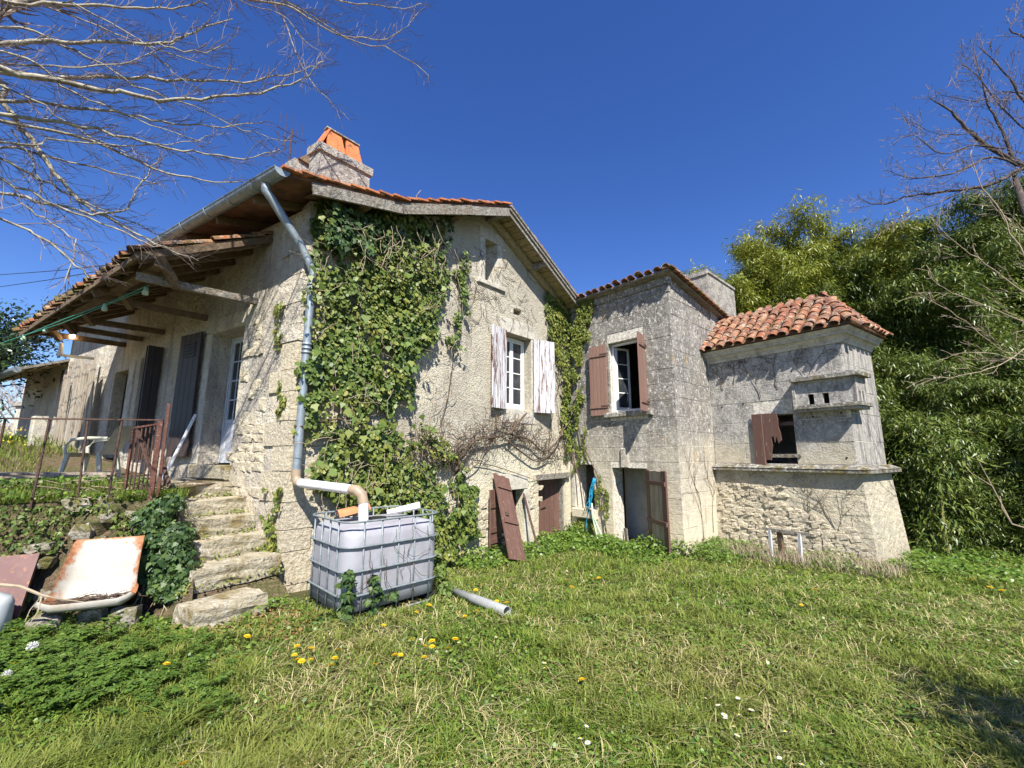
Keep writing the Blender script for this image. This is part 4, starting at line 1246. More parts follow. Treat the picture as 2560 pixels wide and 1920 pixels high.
# ------------------------------------------------------------------ the stone wing
WG = thing('stone_wing', WF.pt(1.4, -0.5, -0.3), 'weathered ashlar wing joined to the farmhouse gable', 'house')
def shifted(fr, o):
    f = Fr(0, 0, 0); f.p = fr.p + fr.n * o; f.d = fr.d; f.n = fr.n
    return f
def grow(r, e=0.006):
    return rect(r[0] - e, r[1] + e, r[2] - e, r[3] + e)
WOP = [(1.23, 2.11, -0.45, 1.36), (1.25, 2.20, 2.62, 4.27), (0.17, 0.72, 0.40, 1.42)]
core = shifted(WF, -0.007)
ww = link('front_wall', wall_mb(core, [(-0.2, -0.6), (2.83, -0.6), (2.83, 5.48), (-0.2, 5.48)], [grow(o) for o in WOP], 0.42), M['mortar'], WG)
ashlar(WF, ww, 0.0, 2.85, -0.55, 5.12, WOP, M['ashlar'], ch=0.345, bl=0.66, seed=2)
for k, (a, b) in enumerate(((5.125, 5.30), (5.305, 5.47))):
    link('frieze_course', MB().block(WF, 0.0, 2.86 + k * 0.03, -0.06, 0.012 + k * 0.03, a, b, 0.008), M['ashlar'], ww)
def ws_top(u):
    return 5.46 - 0.16 * u
score = shifted(WS, -0.007)
sw = link('side_wall', wall_mb(score, [(0.02, -0.6), (4.2, -0.6), (4.2, 4.75), (0.02, 5.44)], [], 0.42), M['mortar'], WG)
ashlar(WS, sw, 0.0, 4.2, -0.55, 5.46, [], M['ashlar'], ch=0.345, bl=0.7, seed=5, topfn=ws_top)
bk = MB()
bk.bar(WF.pt(0.0, -4.2, 2.4), WF.pt(2.85, -4.2, 2.4), 0.3, 5.0)
bk.bar(WF.pt(-0.15, -0.2, 2.4), WF.pt(-0.15, -4.2, 2.4), 0.3, 5.8)
link('rear_wall', bk, M['room'], WG)
link('floor', MB().add([WF.pt(0, -0.42, 2.2), WF.pt(2.8, -0.42, 2.2), WF.pt(2.8, -4.1, 2.2), WF.pt(0, -4.1, 2.2)], [(0, 1, 2, 3)]), M['room'], WG)
iw = link('inner_wall', MB().box(WF, 1.0, 1.83, -0.95, -0.85, -0.5, 2.1), M['mortar'], WG)
for k in range(5):
    link('stone_block', MB().block(shifted(WF, -0.85), 1.0, 1.85, -0.05, 0.012, -0.5 + k * 0.44 + 0.004, -0.06 + k * 0.44, 0.006), M['innerwall'], iw)
# openings
link('sill', MB().block(WF, 1.12, 2.34, -0.2, 0.10, 2.50, 2.615, 0.015), M['ashlar'], WG)
link('keystone', MB().block(WF, 1.50, 1.70, -0.05, 0.05, 1.37, 1.80, 0.015), M['ashlar'], WG)
link('sill', MB().block(WF, 0.10, 0.80, -0.2, 0.10, 0.18, 0.395, 0.02), M['ashlar'], WG)
link('jamb', MB().block(WF, 0.05, 0.165, -0.05, 0.03, 0.41, 1.42, 0.01), M['surround'], WG)
mb = MB()
t_ = 0.05
mb.box(WF, 1.255, 1.31, -0.20, -0.14, 2.63, 4.26); mb.box(WF, 2.14, 2.195, -0.20, -0.14, 2.63, 4.26)
mb.box(WF, 1.31, 2.14, -0.20, -0.141, 4.21, 4.26); mb.box(WF, 1.31, 2.14, -0.20, -0.12, 2.63, 2.68)
wn = link('window', mb, M['white'], WG)
wn['label'] = 'window with one white sash swung into the dark room'
lf = hinge(WF, 1.32, -0.20, -72, 1)
leaf(wn, lf, 0.0, 0.41, 2.69, 4.20, 0.0, 4, 1, M['white'])
lf2 = hinge(WF, 2.13, -0.20, -86, -1)
leaf(wn, lf2, 0.0, 0.41, 2.69, 4.20, 0.0, 4, 1, M['white'])
shutter(WG, 'shutter', hinge(WF, 1.24, 0.05, 9, -1), 0.46, 2.56, 4.24, 5, 'pink_brown', [2.78, 4.02], label='faded brown plank shutter folded back towards the ivy')
shutter(WG, 'shutter', hinge(WF, 2.21, 0.03, 77, 1), 0.46, 2.56, 4.26, 5, 'pink_brown', [2.78, 4.02], label='faded brown plank shutter standing out from the wall')
# cellar door leaf, swung out
dh = hinge(WF, 2.12, 0.03, 34, 1)
dl = put(bpy.data.objects.new('door', None), WG)
for zb in (0.30, 1.05):
    link('batten', MB().box(dh, 0.02, 0.84, 0.035, 0.06, zb, zb + 0.08), M['brown'], dl)
dl['label'] = 'peeling brown cellar door swung outwards'
for i in range(5):
    link('plank', MB().block(dh, i * 0.17 + 0.003, (i + 1) * 0.17 - 0.003, 0, 0.034, -0.36 - 0.004 * i, 1.34 - 0.01 * (i % 2), 0.006), M['greywood'] if i in (1, 2, 3) else M['brown'], dl)
# loose boards inside the doorway
link('threshold_board', MB().bar(WF.pt(1.36, -0.3, -0.4), WF.pt(1.34, -0.28, 0.02), 0.11, 0.03), M['oldwood'], WG)
# roof
mb = MB().hexa([WF.pt(-0.3, 0.22, 5.50), WF.pt(2.98, 0.22, 5.50), WF.pt(2.98, -4.2, 4.80), WF.pt(-0.3, -4.2, 4.80),
                WF.pt(-0.3, 0.22, 5.545), WF.pt(2.98, 0.22, 5.545), WF.pt(2.98, -4.2, 4.845), WF.pt(-0.3, -4.2, 4.845)])
wr = link('roof', mb, M['oldwood'], WG)
upw = WF.pt(0, -1, -0.16) - WF.pt(0, 0, 0); upw /= np.linalg.norm(upw)
canal_field(wr, CANAL, WF.pt(-0.1, 0.30, 5.555), WF.d, upw, 16, 4, sp=0.203, ex=0.3, seed=9)
r_ = np.random.default_rng(31)
VT_me = tl_me.copy(); VT_me.materials[0] = M['tile_moss']
for k in range(15):
    q = 0.12 - k * 0.2
    if WF.pt(0, q, 0)[1] > 99: break
    inst('verge_tile', VT_me, mtx(WF.pt(2.96, q, 5.565 + (q - 0.22) * 0.16) , WF.n * 0.3 + np.array([0, 0, 0.02]), WF.d * 0.24, np.array([0, 0, 0.03])), wr)
# chimney on the side wall
mb = MB().box(WS, 2.02, 3.75, -0.66, 0.03, 3.4, 6.12)
wc_ = link('chimney', mb, M['chimney'], WG)
wc_['label'] = 'broad rendered chimney rising from the wing beside the dovecote'
link('chimney_cap', MB().block(WS, 1.99, 3.78, -0.69, 0.06, 6.122, 6.24, 0.03), M['chimney'], wc_)

# ------------------------------------------------------------------ the dovecote
DV = thing('dovecote', DF.pt(1.4, -0.8, -0.3), 'small stone dovecote with a mossy ledge and a hipped tile roof', 'dovecote')
DD = 1.5
def dcorner(o):
    return DS.p + (DF.n + DS.n) * o
def dband(o, z0, z1, o_in=-0.25, u0=0.0, o0=None):
    """band round the two visible faces; o0 = projection at its foot"""
    o0 = o if o0 is None else o0
    def ring(oo, z):
        return [DF.pt(u0, oo, z), dcorner(oo) + [0, 0, z], DS.pt(DD + (oo if oo > 0 else 0), oo, z), DS.pt(DD + (oo if oo > 0 else 0), o_in, z), dcorner(o_in) + [0, 0, z], DF.pt(u0, o_in, z)]
    v = ring(o0, z0) + ring(o, z1)
    f = [tuple(range(5, -1, -1)), tuple(range(6, 12))]
    for i in range(6):
        j = (i + 1) % 6
        f.append((i, j, 6 + j, 6 + i))
    return MB().add(v, f)
dop = [(0.93, 1.65, 1.48, 2.47)]
pb = (1.92, 3.1, 2.50, 3.12)
dcore = shifted(DF, -0.007)
dw = link('front_wall', wall_mb(dcore, [(-0.1, 1.30), (DL - 0.012, 1.30), (DL - 0.012, 3.85), (-0.1, 3.85)], [grow(o) for o in dop], 0.4), M['mortar'], DV)
ashlar(DF, dw, 0.0, DL, 1.47, 3.74, dop, M['dove'], ch=0.40, bl=0.85, seed=7)
dsw = link('side_wall', MB().box(DS, 0.0, DD, -0.4, -0.007, 1.3, 3.95), M['mortar'], DV)
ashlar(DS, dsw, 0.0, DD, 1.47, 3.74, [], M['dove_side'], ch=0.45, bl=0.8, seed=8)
bk = MB().bar(DF.pt(-0.1, -DD, 1.8), DF.pt(DL, -DD, 1.8), 0.2, 4.6)
link('rear_wall', bk, M['room'], DV)
link('inner_floor', MB().add([DF.pt(0, -0.3, 1.42), DF.pt(DL - .1, -0.3, 1.42), DF.pt(DL - .1, -DD, 1.42), DF.pt(0, -DD, 1.42)], [(0, 1, 2, 3)]), M['room'], DV)
low = link('lower_wall', dband(0.035, -0.6, 1.325, -0.3, -0.4, 0.16), M['dove_low'], DV)
link('ledge', dband(0.17, 1.327, 1.39), M['ledge'], DV)
link('ledge', dband(0.05, 1.392, 1.465, o0=0.18), M['ledge'], DV)
for (o, o0, a, b) in ((0.03, 0.02, 3.742, 3.80), (0.085, 0.035, 3.802, 3.88), (0.13, 0.125, 3.882, 3.93), (0.19, 0.135, 3.932, 4.0)):
    link('cornice', dband(o, a, b, o0=o0), M['surround'], DV)
# rubble bared in the lower wall
r_ = np.random.default_rng(17)
z = -0.30
while z < 0.98:
    h = r_.uniform(0.055, 0.12)
    u = 0.05 + r_.uniform(0, 0.1)
    lim = 1.55 + 0.5 * math.sin(2.2 + z * 2.0) + 0.4 * (z < 0.45) + r_.uniform(-0.2, 0.3)
    while u < lim:
        wd = r_.uniform(0.09, 0.22)
        if r_.random() < 0.86 and not (z > 0.65 and u > 0.9 and r_.random() < 0.5):
            o = 0.035 + 0.125 * (1.325 - z) / 1.925
            c = DF.pt(u + wd / 2, o - 0.012 + r_.uniform(-0.018, 0.01), z + h / 2)
            inst('stone', ST_RUB[int(r_.integers(8))], mtx(c, DF.d * wd * 1.15 + np.array([0, 0, r_.normal() * 0.02]), DF.n * r_.uniform(0.07, 0.11), np.array([0, 0, h * 1.2]) + DF.d * r_.normal() * 0.015), low)
        u += wd + 0.012
    z += h * 0.95
# quoins of the lower corner
for k in range(5):
    z0 = -0.5 + k * 0.365
    o = 0.035 + 0.125 * (1.325 - z0) / 1.925 + 0.006
    o2 = 0.035 + 0.125 * (1.325 - z0 - 0.355) / 1.925 + 0.006
    a, b = (0.42, 0.25) if k % 2 else (0.26, 0.40)
    v = []
    for zz, oo in ((z0, o), (min(z0 + 0.355, 1.32), o2)):
        c = dcorner(oo) + [0, 0, zz]
        v += [c - DF.d * a, c, c + DS.d * b, c + DS.d * b - DF.d * a]
    link('quoin', MB().hexa(v), M['dove_low'], DV)
# nesting box with its flight holes, wrapped round the corner
PB = link('pigeon_box', MB().add([], []), M['dove'], DV) if False else None
def pband(o, z0, z1, u0=1.78, s1=0.34, o_in=-0.02):
    v = []
    for z in (z0, z1):
        v += [DF.pt(u0, o, z), dcorner(o) + [0, 0, z], DS.pt(s1, o, z), DS.pt(s1, o_in, z), dcorner(o_in) + [0, 0, z], DF.pt(u0, o_in, z)]
    f = [tuple(range(5, -1, -1)), tuple(range(6, 12))]
    for i in range(6):
        j = (i + 1) % 6
        f.append((i, j, 6 + j, 6 + i))
    return MB().add(v, f)
mb = MB()
pbx = Fr(0, 0, 0); pbx.p = DF.p + DF.n * 0.16; pbx.d = DF.d; pbx.n = DF.n
fl = wall_mb(pbx, rect(1.80, DL + 0.16, 2.585, 3.06), [rect(2.0, 2.10, 2.60, 2.80), rect(2.24, 2.34, 2.60, 2.80)], 0.10)
PB = link('pigeon_box', fl, M['dove'], DV)
PB['label'] = 'corbelled stone nesting box with small flight holes'
pby = Fr(0, 0, 0); pby.p = DS.p + DS.n * 0.16; pby.d = DS.d; pby.n = DS.n
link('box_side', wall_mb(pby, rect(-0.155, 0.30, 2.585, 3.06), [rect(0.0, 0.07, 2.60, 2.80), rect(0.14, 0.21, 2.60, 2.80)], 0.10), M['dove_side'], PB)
link('box_back', pband(0.02, 2.586, 3.055, 1.82, 0.29), M['dark'], PB)  # back coloured near-black, the box's inner shade painted on
link('box_cheek', MB().box(DF, 1.75, 1.80, -0.02, 0.19, 2.585, 3.06), M['dove'], PB)
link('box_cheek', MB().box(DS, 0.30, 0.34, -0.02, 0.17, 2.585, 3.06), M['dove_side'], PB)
link('box_ledge', pband(0.24, 2.52, 2.584, 1.77, 0.37), M['ledge'], PB)
link('box_ledge', pband(0.19, 2.47, 2.519, 1.80, 0.33), M['dove'], PB)
link('box_cap', pband(0.25, 3.061, 3.13, 1.74, 0.40), M['ledge'], PB)
link('box_cap', pband(0.17, 3.131, 3.17, 1.78, 0.35), M['dove'], PB)
# loft window with its broken shutter
sf = shifted(DF, 0.02)
s_ = put(bpy.data.objects.new('shutter', None), DV)
s_['label'] = 'broken maroon shutter with a jagged rotten board'
link('plank', MB().block(hinge(DF, 0.89, 0.03, 10, 1), 0.0, 0.22, 0, 0.03, 1.36, 2.50, 0.006), M['brown'], s_)
p2 = hinge(DF, 0.89, 0.03, 6, 1)
jg = [(0.225, 1.55), (0.33, 1.55), (0.345, 1.70), (0.38, 1.84), (0.36, 1.98), (0.41, 2.04), (0.43, 1.90), (0.47, 2.02), (0.50, 1.88), (0.56, 1.94), (0.55, 2.10), (0.52, 2.22), (0.53, 2.36), (0.50, 2.49), (0.225, 2.50)]
link('plank', wall_mb(shifted(p2, 0.025), jg, [], 0.024), M['brown'], s_)
link('rail', MB().box(DF, 0.94, 1.64, -0.08, -0.03, 2.24, 2.31), M['brown'], s_)
link('rail', MB().box(DF, 0.94, 1.72, -0.06, 0.02, 1.60, 1.67), M['oldwood'], s_)
# little putlog holes: flat discs, their inner shade painted near-black
for (u, z) in ((0.25, 2.72), (0.72, 2.75), (1.85, 2.62), (1.72, 3.32), (2.45, 1.60), (2.0, 2.38), (2.45, 2.42)):
    link('putlog_hole', MB().lathe(DF.pt(u, 0.007, z), [(0.0, 0.0005), (0.018, 0)], 8, DF.n), M['dark'], dw)
# hipped roof
EO = 0.24
ez, rz_ = 4.02, 4.86
ridge0 = DF.pt(-0.25, -0.75, rz_); ridge1 = DF.pt(2.22, -0.75, rz_)
cA = dcorner(EO) + [0, 0, ez]; cL = DF.pt(-0.06, EO, ez); cB = DS.pt(DD + EO, EO, ez)
cBk = DF.pt(-0.1, -DD - 0.3, ez)
mb = MB().add([cL, cA, ridge1, ridge0, cB, cBk], [(0, 1, 2, 3), (1, 4, 2), (4, 5, 3, 2), (0, 5, 4, 1)])
dr = link('roof', mb, M['tile_moss'], DV)
fr_up = ridge0 - DF.pt(-0.25, EO, ez); sl = np.linalg.norm(fr_up); fr_up /= sl
def skip_front(i, j):
    u = -0.02 + i * 0.215; f = (j * 0.195 + 0.2) / sl
    return u > (DL + EO) - f * (DL + EO - 2.22) + 0.02 or f > 1.06
canal_field(dr, CANAL, DF.pt(-0.0, EO + 0.03, ez + 0.015), DF.d, fr_up, 15, 8, sp=0.215, ex=0.195, seed=3, skip=skip_front, jit=1.5)
sd_up = ridge1 - DS.pt(0.75, EO, ez); sl2 = np.linalg.norm(sd_up); sd_up /= sl2
def skip_side(i, j):
    u = -EO + i * 0.215; f = (j * 0.2 + 0.2) / sl2
    return u < -EO + f * (0.75 + EO) - 0.02 or u > DD + EO - f * (DD + EO - 0.75) + 0.02
canal_field(dr, CANAL, DS.pt(-EO + 0.05, EO + 0.03, ez + 0.015), DS.d, sd_up, 11, 7, sp=0.215, ex=0.2, seed=13, skip=skip_side, jit=1.5)
def cap_line(p, q, ex=0.3, lift=0.03):
    d = q - p; L = np.linalg.norm(d); d /= L
    sx = np.cross(d, [0, 0, 1.0]); sx /= np.linalg.norm(sx)
    up = np.cross(sx, d)
    k = 0
    while k * ex < L - 0.05:
        c = p + d * k * ex + up * lift
        y = d * math.cos(0.05) - up * math.sin(0.05)
        z = up * math.cos(0.05) + d * math.sin(0.05)
        inst('ridge_tile', CANAL, mtx(c, sx * 1.25, y, z * 1.2), dr)
        k += 1
cap_line(ridge0, ridge1 - DF.d * 0.12)
cap_line(cA, ridge1 + (cA - ridge1) * 0.14, lift=0.045)
cap_line(cB, ridge1 + (cB - ridge1) * 0.14, lift=0.045)

# ------------------------------------------------------------------ stairs up to the terrace
import bmesh
def rough_box(fr, u0, u1, o0, o1, z0, z1, amp=0.012, cuts=3, seed=0, bev=0.02):
    bm = bmesh.new()
    bmesh.ops.create_cube(bm, size=1.0)
    bmesh.ops.subdivide_edges(bm, edges=bm.edges[:], cuts=cuts, use_grid_fill=True)
    r = np.random.default_rng(seed)
    mb = MB()
    for v in bm.verts:
        c = v.co
        e = sum(1 for q in c if abs(abs(q) - 0.5) < 1e-4)
        k = 1.0 if e < 2 else (1.0 - bev / max(0.1, min(u1 - u0, o1 - o0, z1 - z0)) * (0.35 if e == 2 else 0.6))
        x, y, z_ = [q * k + 0.5 for q in c]
        p = fr.pt(u0 + (u1 - u0) * x, o0 + (o1 - o0) * y, z0 + (z1 - z0) * z_) + r.normal(size=3) * amp
        mb.v.append(tuple(p))
    bm.verts.ensure_lookup_table()
    bm.verts.index_update()
    mb.f = [tuple(v.index for v in f.verts) for f in bm.faces]
    bm.free()
    return mb
STR = thing('stone_stairs', fa(0.3, 0.6, 0.0), 'worn limestone steps climbing beside the front wall to the terrace', 'stairs')
for k, (u, oa, ob, zt_, dep) in enumerate(((-0.74, 0.55, 1.26, 0.17, 0.42), (-0.16, 0.06, 1.06, 0.41, 0.6), (0.26, -0.02, 1.0, 0.62, 0.6), (0.62, -0.02, 0.95, 0.84, 0.6), (0.94, -0.02, 0.93, 1.05, 0.6), (1.33, -0.02, 0.90, 1.26, 0.8))):
    link('step', rough_box(FA, u, u + dep, oa, ob, zt_ - 0.24, zt_, 0.008, 4, k, 0.012), M['step'], STR)
link('rubble_core', MB().hexa([fa(-0.70, 0.15, -0.3), fa(-0.70, 1.18, -0.3), fa(1.5, 0.86, -0.3), fa(1.5, -0.02, -0.3), fa(-0.70, 0.15, -0.12), fa(-0.70, 1.18, -0.12), fa(1.5, 0.86, 0.98), fa(1.5, -0.02, 0.98)]), M['soil'], STR)
for k, (u, oa, ob) in enumerate(((2.14, 0.0, 0.62), (2.14, 0.63, 1.1), (2.8, 0.0, 1.0), (3.6, 0.0, 0.9))):
    link('paving_slab', rough_box(FA, u, u + 0.64 if k < 2 else u + 0.78, oa + 0.01, ob, 1.12, 1.275, 0.006, 3, 20 + k, 0.02), M['step'], STR)

# stones of the terrace bank
BK = thing('retaining_wall', rail_pt(1.4, 0.2, 0.0), 'crumbling rubble bank holding up the terrace, overgrown with creepers', 'wall')
core_b = MB()
for k in range(10):
    core_b.hexa([rail_pt(k * 0.4, -0.2, -0.3), rail_pt(k * 0.4 + 0.41, -0.2, -0.3), rail_pt(k * 0.4 + 0.41, 0.2, -0.3), rail_pt(k * 0.4, 0.2, -0.3),
                 rail_pt(k * 0.4, -0.2, 1.05), rail_pt(k * 0.4 + 0.41, -0.2, 1.05), rail_pt(k * 0.4 + 0.41, 0.0, 1.05), rail_pt(k * 0.4, 0.0, 1.05)])
link('wall_core', core_b, M['soil'], BK)
r_ = np.random.default_rng(77)
z = 0.0
while z < 1.12:
    h = r_.uniform(0.10, 0.19)
    s = -0.05 + r_.uniform(0, 0.15)
    while s < 3.6:
        wd = r_.uniform(0.12, 0.34)
        if r_.random() < 0.52:
            t = 1 - (z + h / 2 + 0.3) / 1.46
            c = rail_pt(s + wd / 2, 0.24 * t - 0.02 + r_.uniform(-0.05, 0.05), z + h / 2)
            inst('stone', ST_MOSS[int(r_.integers(8))], mtx(c, RAIL_D * wd + RAIL_N * r_.normal() * 0.03, RAIL_N * r_.uniform(0.16, 0.24), np.array([r_.normal() * 0.02, 0, h * 1.05])), BK)
        s += wd + r_.uniform(0.0, 0.06)
    z += h * 0.95
# ------------------------------------------------------------------ shed beyond the house
SH = thing('lean_to_shed', FA.pt(12.0, 0, 1.6), 'low shed with a projecting roof at the far end of the farmhouse', 'shed')
link('wall', MB().box(FA, 10.45, 14.5, -2.5, 0.0, 1.2, 4.1), M['facade'], SH)
mb = MB().hexa([FA.pt(10.25, 0.85, 3.75), FA.pt(15.0, 0.85, 3.75), FA.pt(15.0, -2.6, 5.3), FA.pt(10.25, -2.6, 5.3),
                FA.pt(10.25, 0.85, 3.82), FA.pt(15.0, 0.85, 3.82), FA.pt(15.0, -2.6, 5.37), FA.pt(10.25, -2.6, 5.37)])
shr = link('roof', mb, M['oldwood'], SH)
for k in range(9):
    o = 0.8 - k * 0.2
    link('batten', MB().bar(FA.pt(10.3, o, 3.72 + (0.85 - o) * 0.449), FA.pt(14.9, o, 3.72 + (0.85 - o) * 0.449), 0.05, 0.035), M['soffit'], shr)
link('gutter', MB().tube([FA.pt(10.2, 0.92, 3.74), FA.pt(15, 0.92, 3.74)], 0.08, 10), M['zinc'], shr)
link('shutter', MB().block(FA, 10.28, 10.62, 0.02, 0.06, 2.65, 3.9, 0.006), M['darkbrown'], SH)
link('post', MB().block(FA, 10.10, 10.38, 0.25, 0.5, 1.2, 2.62, 0.02), M['surround'], SH)

# ------------------------------------------------------------------ railing on the terrace edge
RL = thing('iron_railing', rail_pt(0.6, 0, 1.2), 'thin rusty iron railing along the terrace edge', 'railing')
link('top_rail', MB().bar(rail_pt(-0.02, 0, 2.06), rail_pt(5.5, 0, 1.95), 0.035, 0.016), M['rust'], RL)
for s in (0.36, 0.66, 0.98, 1.33, 1.72, 2.15, 2.7, 3.4):
    z0 = float(tz(*rail_pt(s, 0, 0)[:2])) - 0.06
    ln = 0.03 * math.sin(s * 7)
    link('baluster', MB().tube([rail_pt(s + ln, 0.02, z0), rail_pt(s, 0, 2.06 - 0.02 * s)], 0.011, 6), M['rust'], RL)
link('post', MB().bar(rail_pt(0.0, 0.0, 1.08), rail_pt(0.0, 0, 2.05), 0.05, 0.03, up=RAIL_N).bar(rail_pt(-0.06, -0.02, 1.1), rail_pt(-0.05, -0.02, 2.26), 0.03, 0.02, up=RAIL_N), M['redrust'], RL)
GT = thing('iron_gate', rail_pt(0.3, -0.2, 1.2), 'small rusty gate leaf folded back against the railing', 'gate')
gd = np.array([-0.80, 0.10, 0.0]); g0 = rail_pt(0.04, -0.10, 0)
gp = lambda s, z: g0 + gd * s + np.array([0, 0, z])
link('gate_frame', MB().bar(gp(0, 1.25), gp(0, 2.02), 0.03, 0.02).bar(gp(0.42, 1.25), gp(0.42, 1.95), 0.035, 0.02).bar(gp(0, 2.02), gp(0.42, 1.97), 0.03, 0.02), M['redrust'], GT)
for k in range(5):
    link('baluster', MB().tube([gp(0.07 + 0.07 * k, 1.25), gp(0.07 + 0.07 * k, 2.0)], 0.009, 5), M['rust'], GT)
link('brace', MB().bar(gp(0.36, 1.95), gp(0.02, 1.45), 0.035, 0.02), M['rust'], GT)
HR = MB().tube([fa(1.28, 0.93, 1.62), fa(1.1, 0.95, 1.42), fa(0.72, 0.98, 1.14), fa(0.5, 1.0, 0.98)], 0.022, 8).tube([fa(0.5, 1.0, 0.98), fa(0.47, 1.02, 0.90), fa(0.50, 1.0, 0.82)], 0.026, 8).tube([fa(1.1, 0.95, 1.42), fa(1.08, 0.95, 1.2)], 0.02, 6)
solo('stair_handrail', HR, M['rust'], fa(0.8, 0.95, 0.9), 'bent rusty handrail stub beside the top steps', 'handrail')
solo('white_pole', MB().tube([fa(2.60, 0.42, 1.27), fa(2.66, 0.06, 2.32)], 0.024, 8), M['white'], fa(2.6, 0.42, 1.27), 'whitewashed pole leaning by the french window', 'pole')

# ------------------------------------------------------------------ garden chair, table and pot on the terrace
def garden_chair(c, az):
    f = Fr(c[0], c[1], az)
    z0 = c[2]
    T = thing('garden_chair', c, 'pale plastic garden armchair on the terrace', 'chair')
    link('seat', MB().grid(lambda a, b: f.pt(-0.22 + 0.44 * a, -0.22 + 0.44 * b, z0 + 0.42 - 0.02 * math.sin(math.pi * a) * math.sin(math.pi * b)), 4, 4).box(f, -0.23, 0.23, 0.20, 0.235, z0 + 0.36, z0 + 0.43), M['chair'], T)
    link('backrest', MB().grid(lambda a, b: f.pt(-0.23 + 0.46 * a, -0.22 - 0.17 * b - 0.05 * math.sin(math.pi * a), z0 + 0.40 + 0.48 * b - 0.06 * abs(2 * a - 1) ** 3 * b), 8, 5).grid(lambda a, b: f.pt(-0.23 + 0.46 * a, -0.20 - 0.17 * b - 0.05 * math.sin(math.pi * a), z0 + 0.40 + 0.48 * b - 0.06 * abs(2 * a - 1) ** 3 * b), 8, 5), M['chair'], T)
    for sx in (-1, 1):
        link('armrest', MB().tube([f.pt(0.25 * sx, -0.30, z0 + 0.66), f.pt(0.27 * sx, -0.05, z0 + 0.66), f.pt(0.27 * sx, 0.16, z0 + 0.63), f.pt(0.26 * sx, 0.24, z0 + 0.52), f.pt(0.25 * sx, 0.22, z0 + 0.40)], 0.026, 8), M['chair'], T)
        link('leg', MB().bar(f.pt(0.26 * sx, 0.26, z0 - 0.03), f.pt(0.23 * sx, 0.20, z0 + 0.42), 0.05, 0.05), M['chair'], T)
        link('leg', MB().bar(f.pt(0.25 * sx, -0.28, z0 - 0.03), f.pt(0.23 * sx, -0.20, z0 + 0.42), 0.05, 0.05), M['chair'], T)
c_ = at_z(225, 1187, 1.33)
garden_chair((c_[0], c_[1], float(tz(c_[0], c_[1]))), 165)
c_ = at_z(300, 1172, 1.34)
cz = float(tz(c_[0], c_[1]))
ft = Fr(c_[0], c_[1], -60)
TB = thing('side_table', (c_[0], c_[1], cz), 'weathered low table behind the garden chair', 'table')
link('table_top', MB().box(ft, -0.28, 0.30, -0.22, 0.22, cz + 0.62, cz + 0.70), M['greywood'], TB)
for sx in (-0.24, 0.26):
    for sy in (-0.18, 0.18):
        link('leg', MB().box(ft, sx - 0.03, sx + 0.03, sy - 0.03, sy + 0.03, cz - 0.05, cz + 0.62), M['greywood'], TB)
solo('flower_pot', MB().lathe(ft.pt(0.0, 0.0, cz + 0.70), [(0, 0.0), (0.055, 0), (0.075, 0.11), (0.085, 0.11), (0.085, 0.14), (0.07, 0.14), (0.05, 0.03), (0, 0.03)], 12), M['terracotta'], ft.pt(0, 0, cz + 0.70), 'small terracotta pot on the low terrace table', 'pot', sm=False)
# plank pile on the terrace
PL = thing('plank_pile', rail_pt(2.2, -1.6, float(tz(*rail_pt(2.2, -1.6, 0)[:2]))), 'heap of old grey planks lying on the terrace', 'planks')
r_ = np.random.default_rng(5)
for k in range(12):
    a = rail_pt(1.0 + r_.uniform(-0.2, 0.2), -1.9 - 0.05 * (k % 4) + r_.uniform(-0.2, 0.2), 0); b = rail_pt(3.0 + r_.uniform(-0.3, 0.5), -1.75 + r_.uniform(-0.35, 0.35), 0)
    zz = 0.03 + 0.035 * (k // 3)
    link('plank', MB().bar(a + [0, 0, float(tz(a[0], a[1])) + zz], b + [0, 0, float(tz(b[0], b[1])) + zz], 0.12, 0.03), M['greywood'], PL)

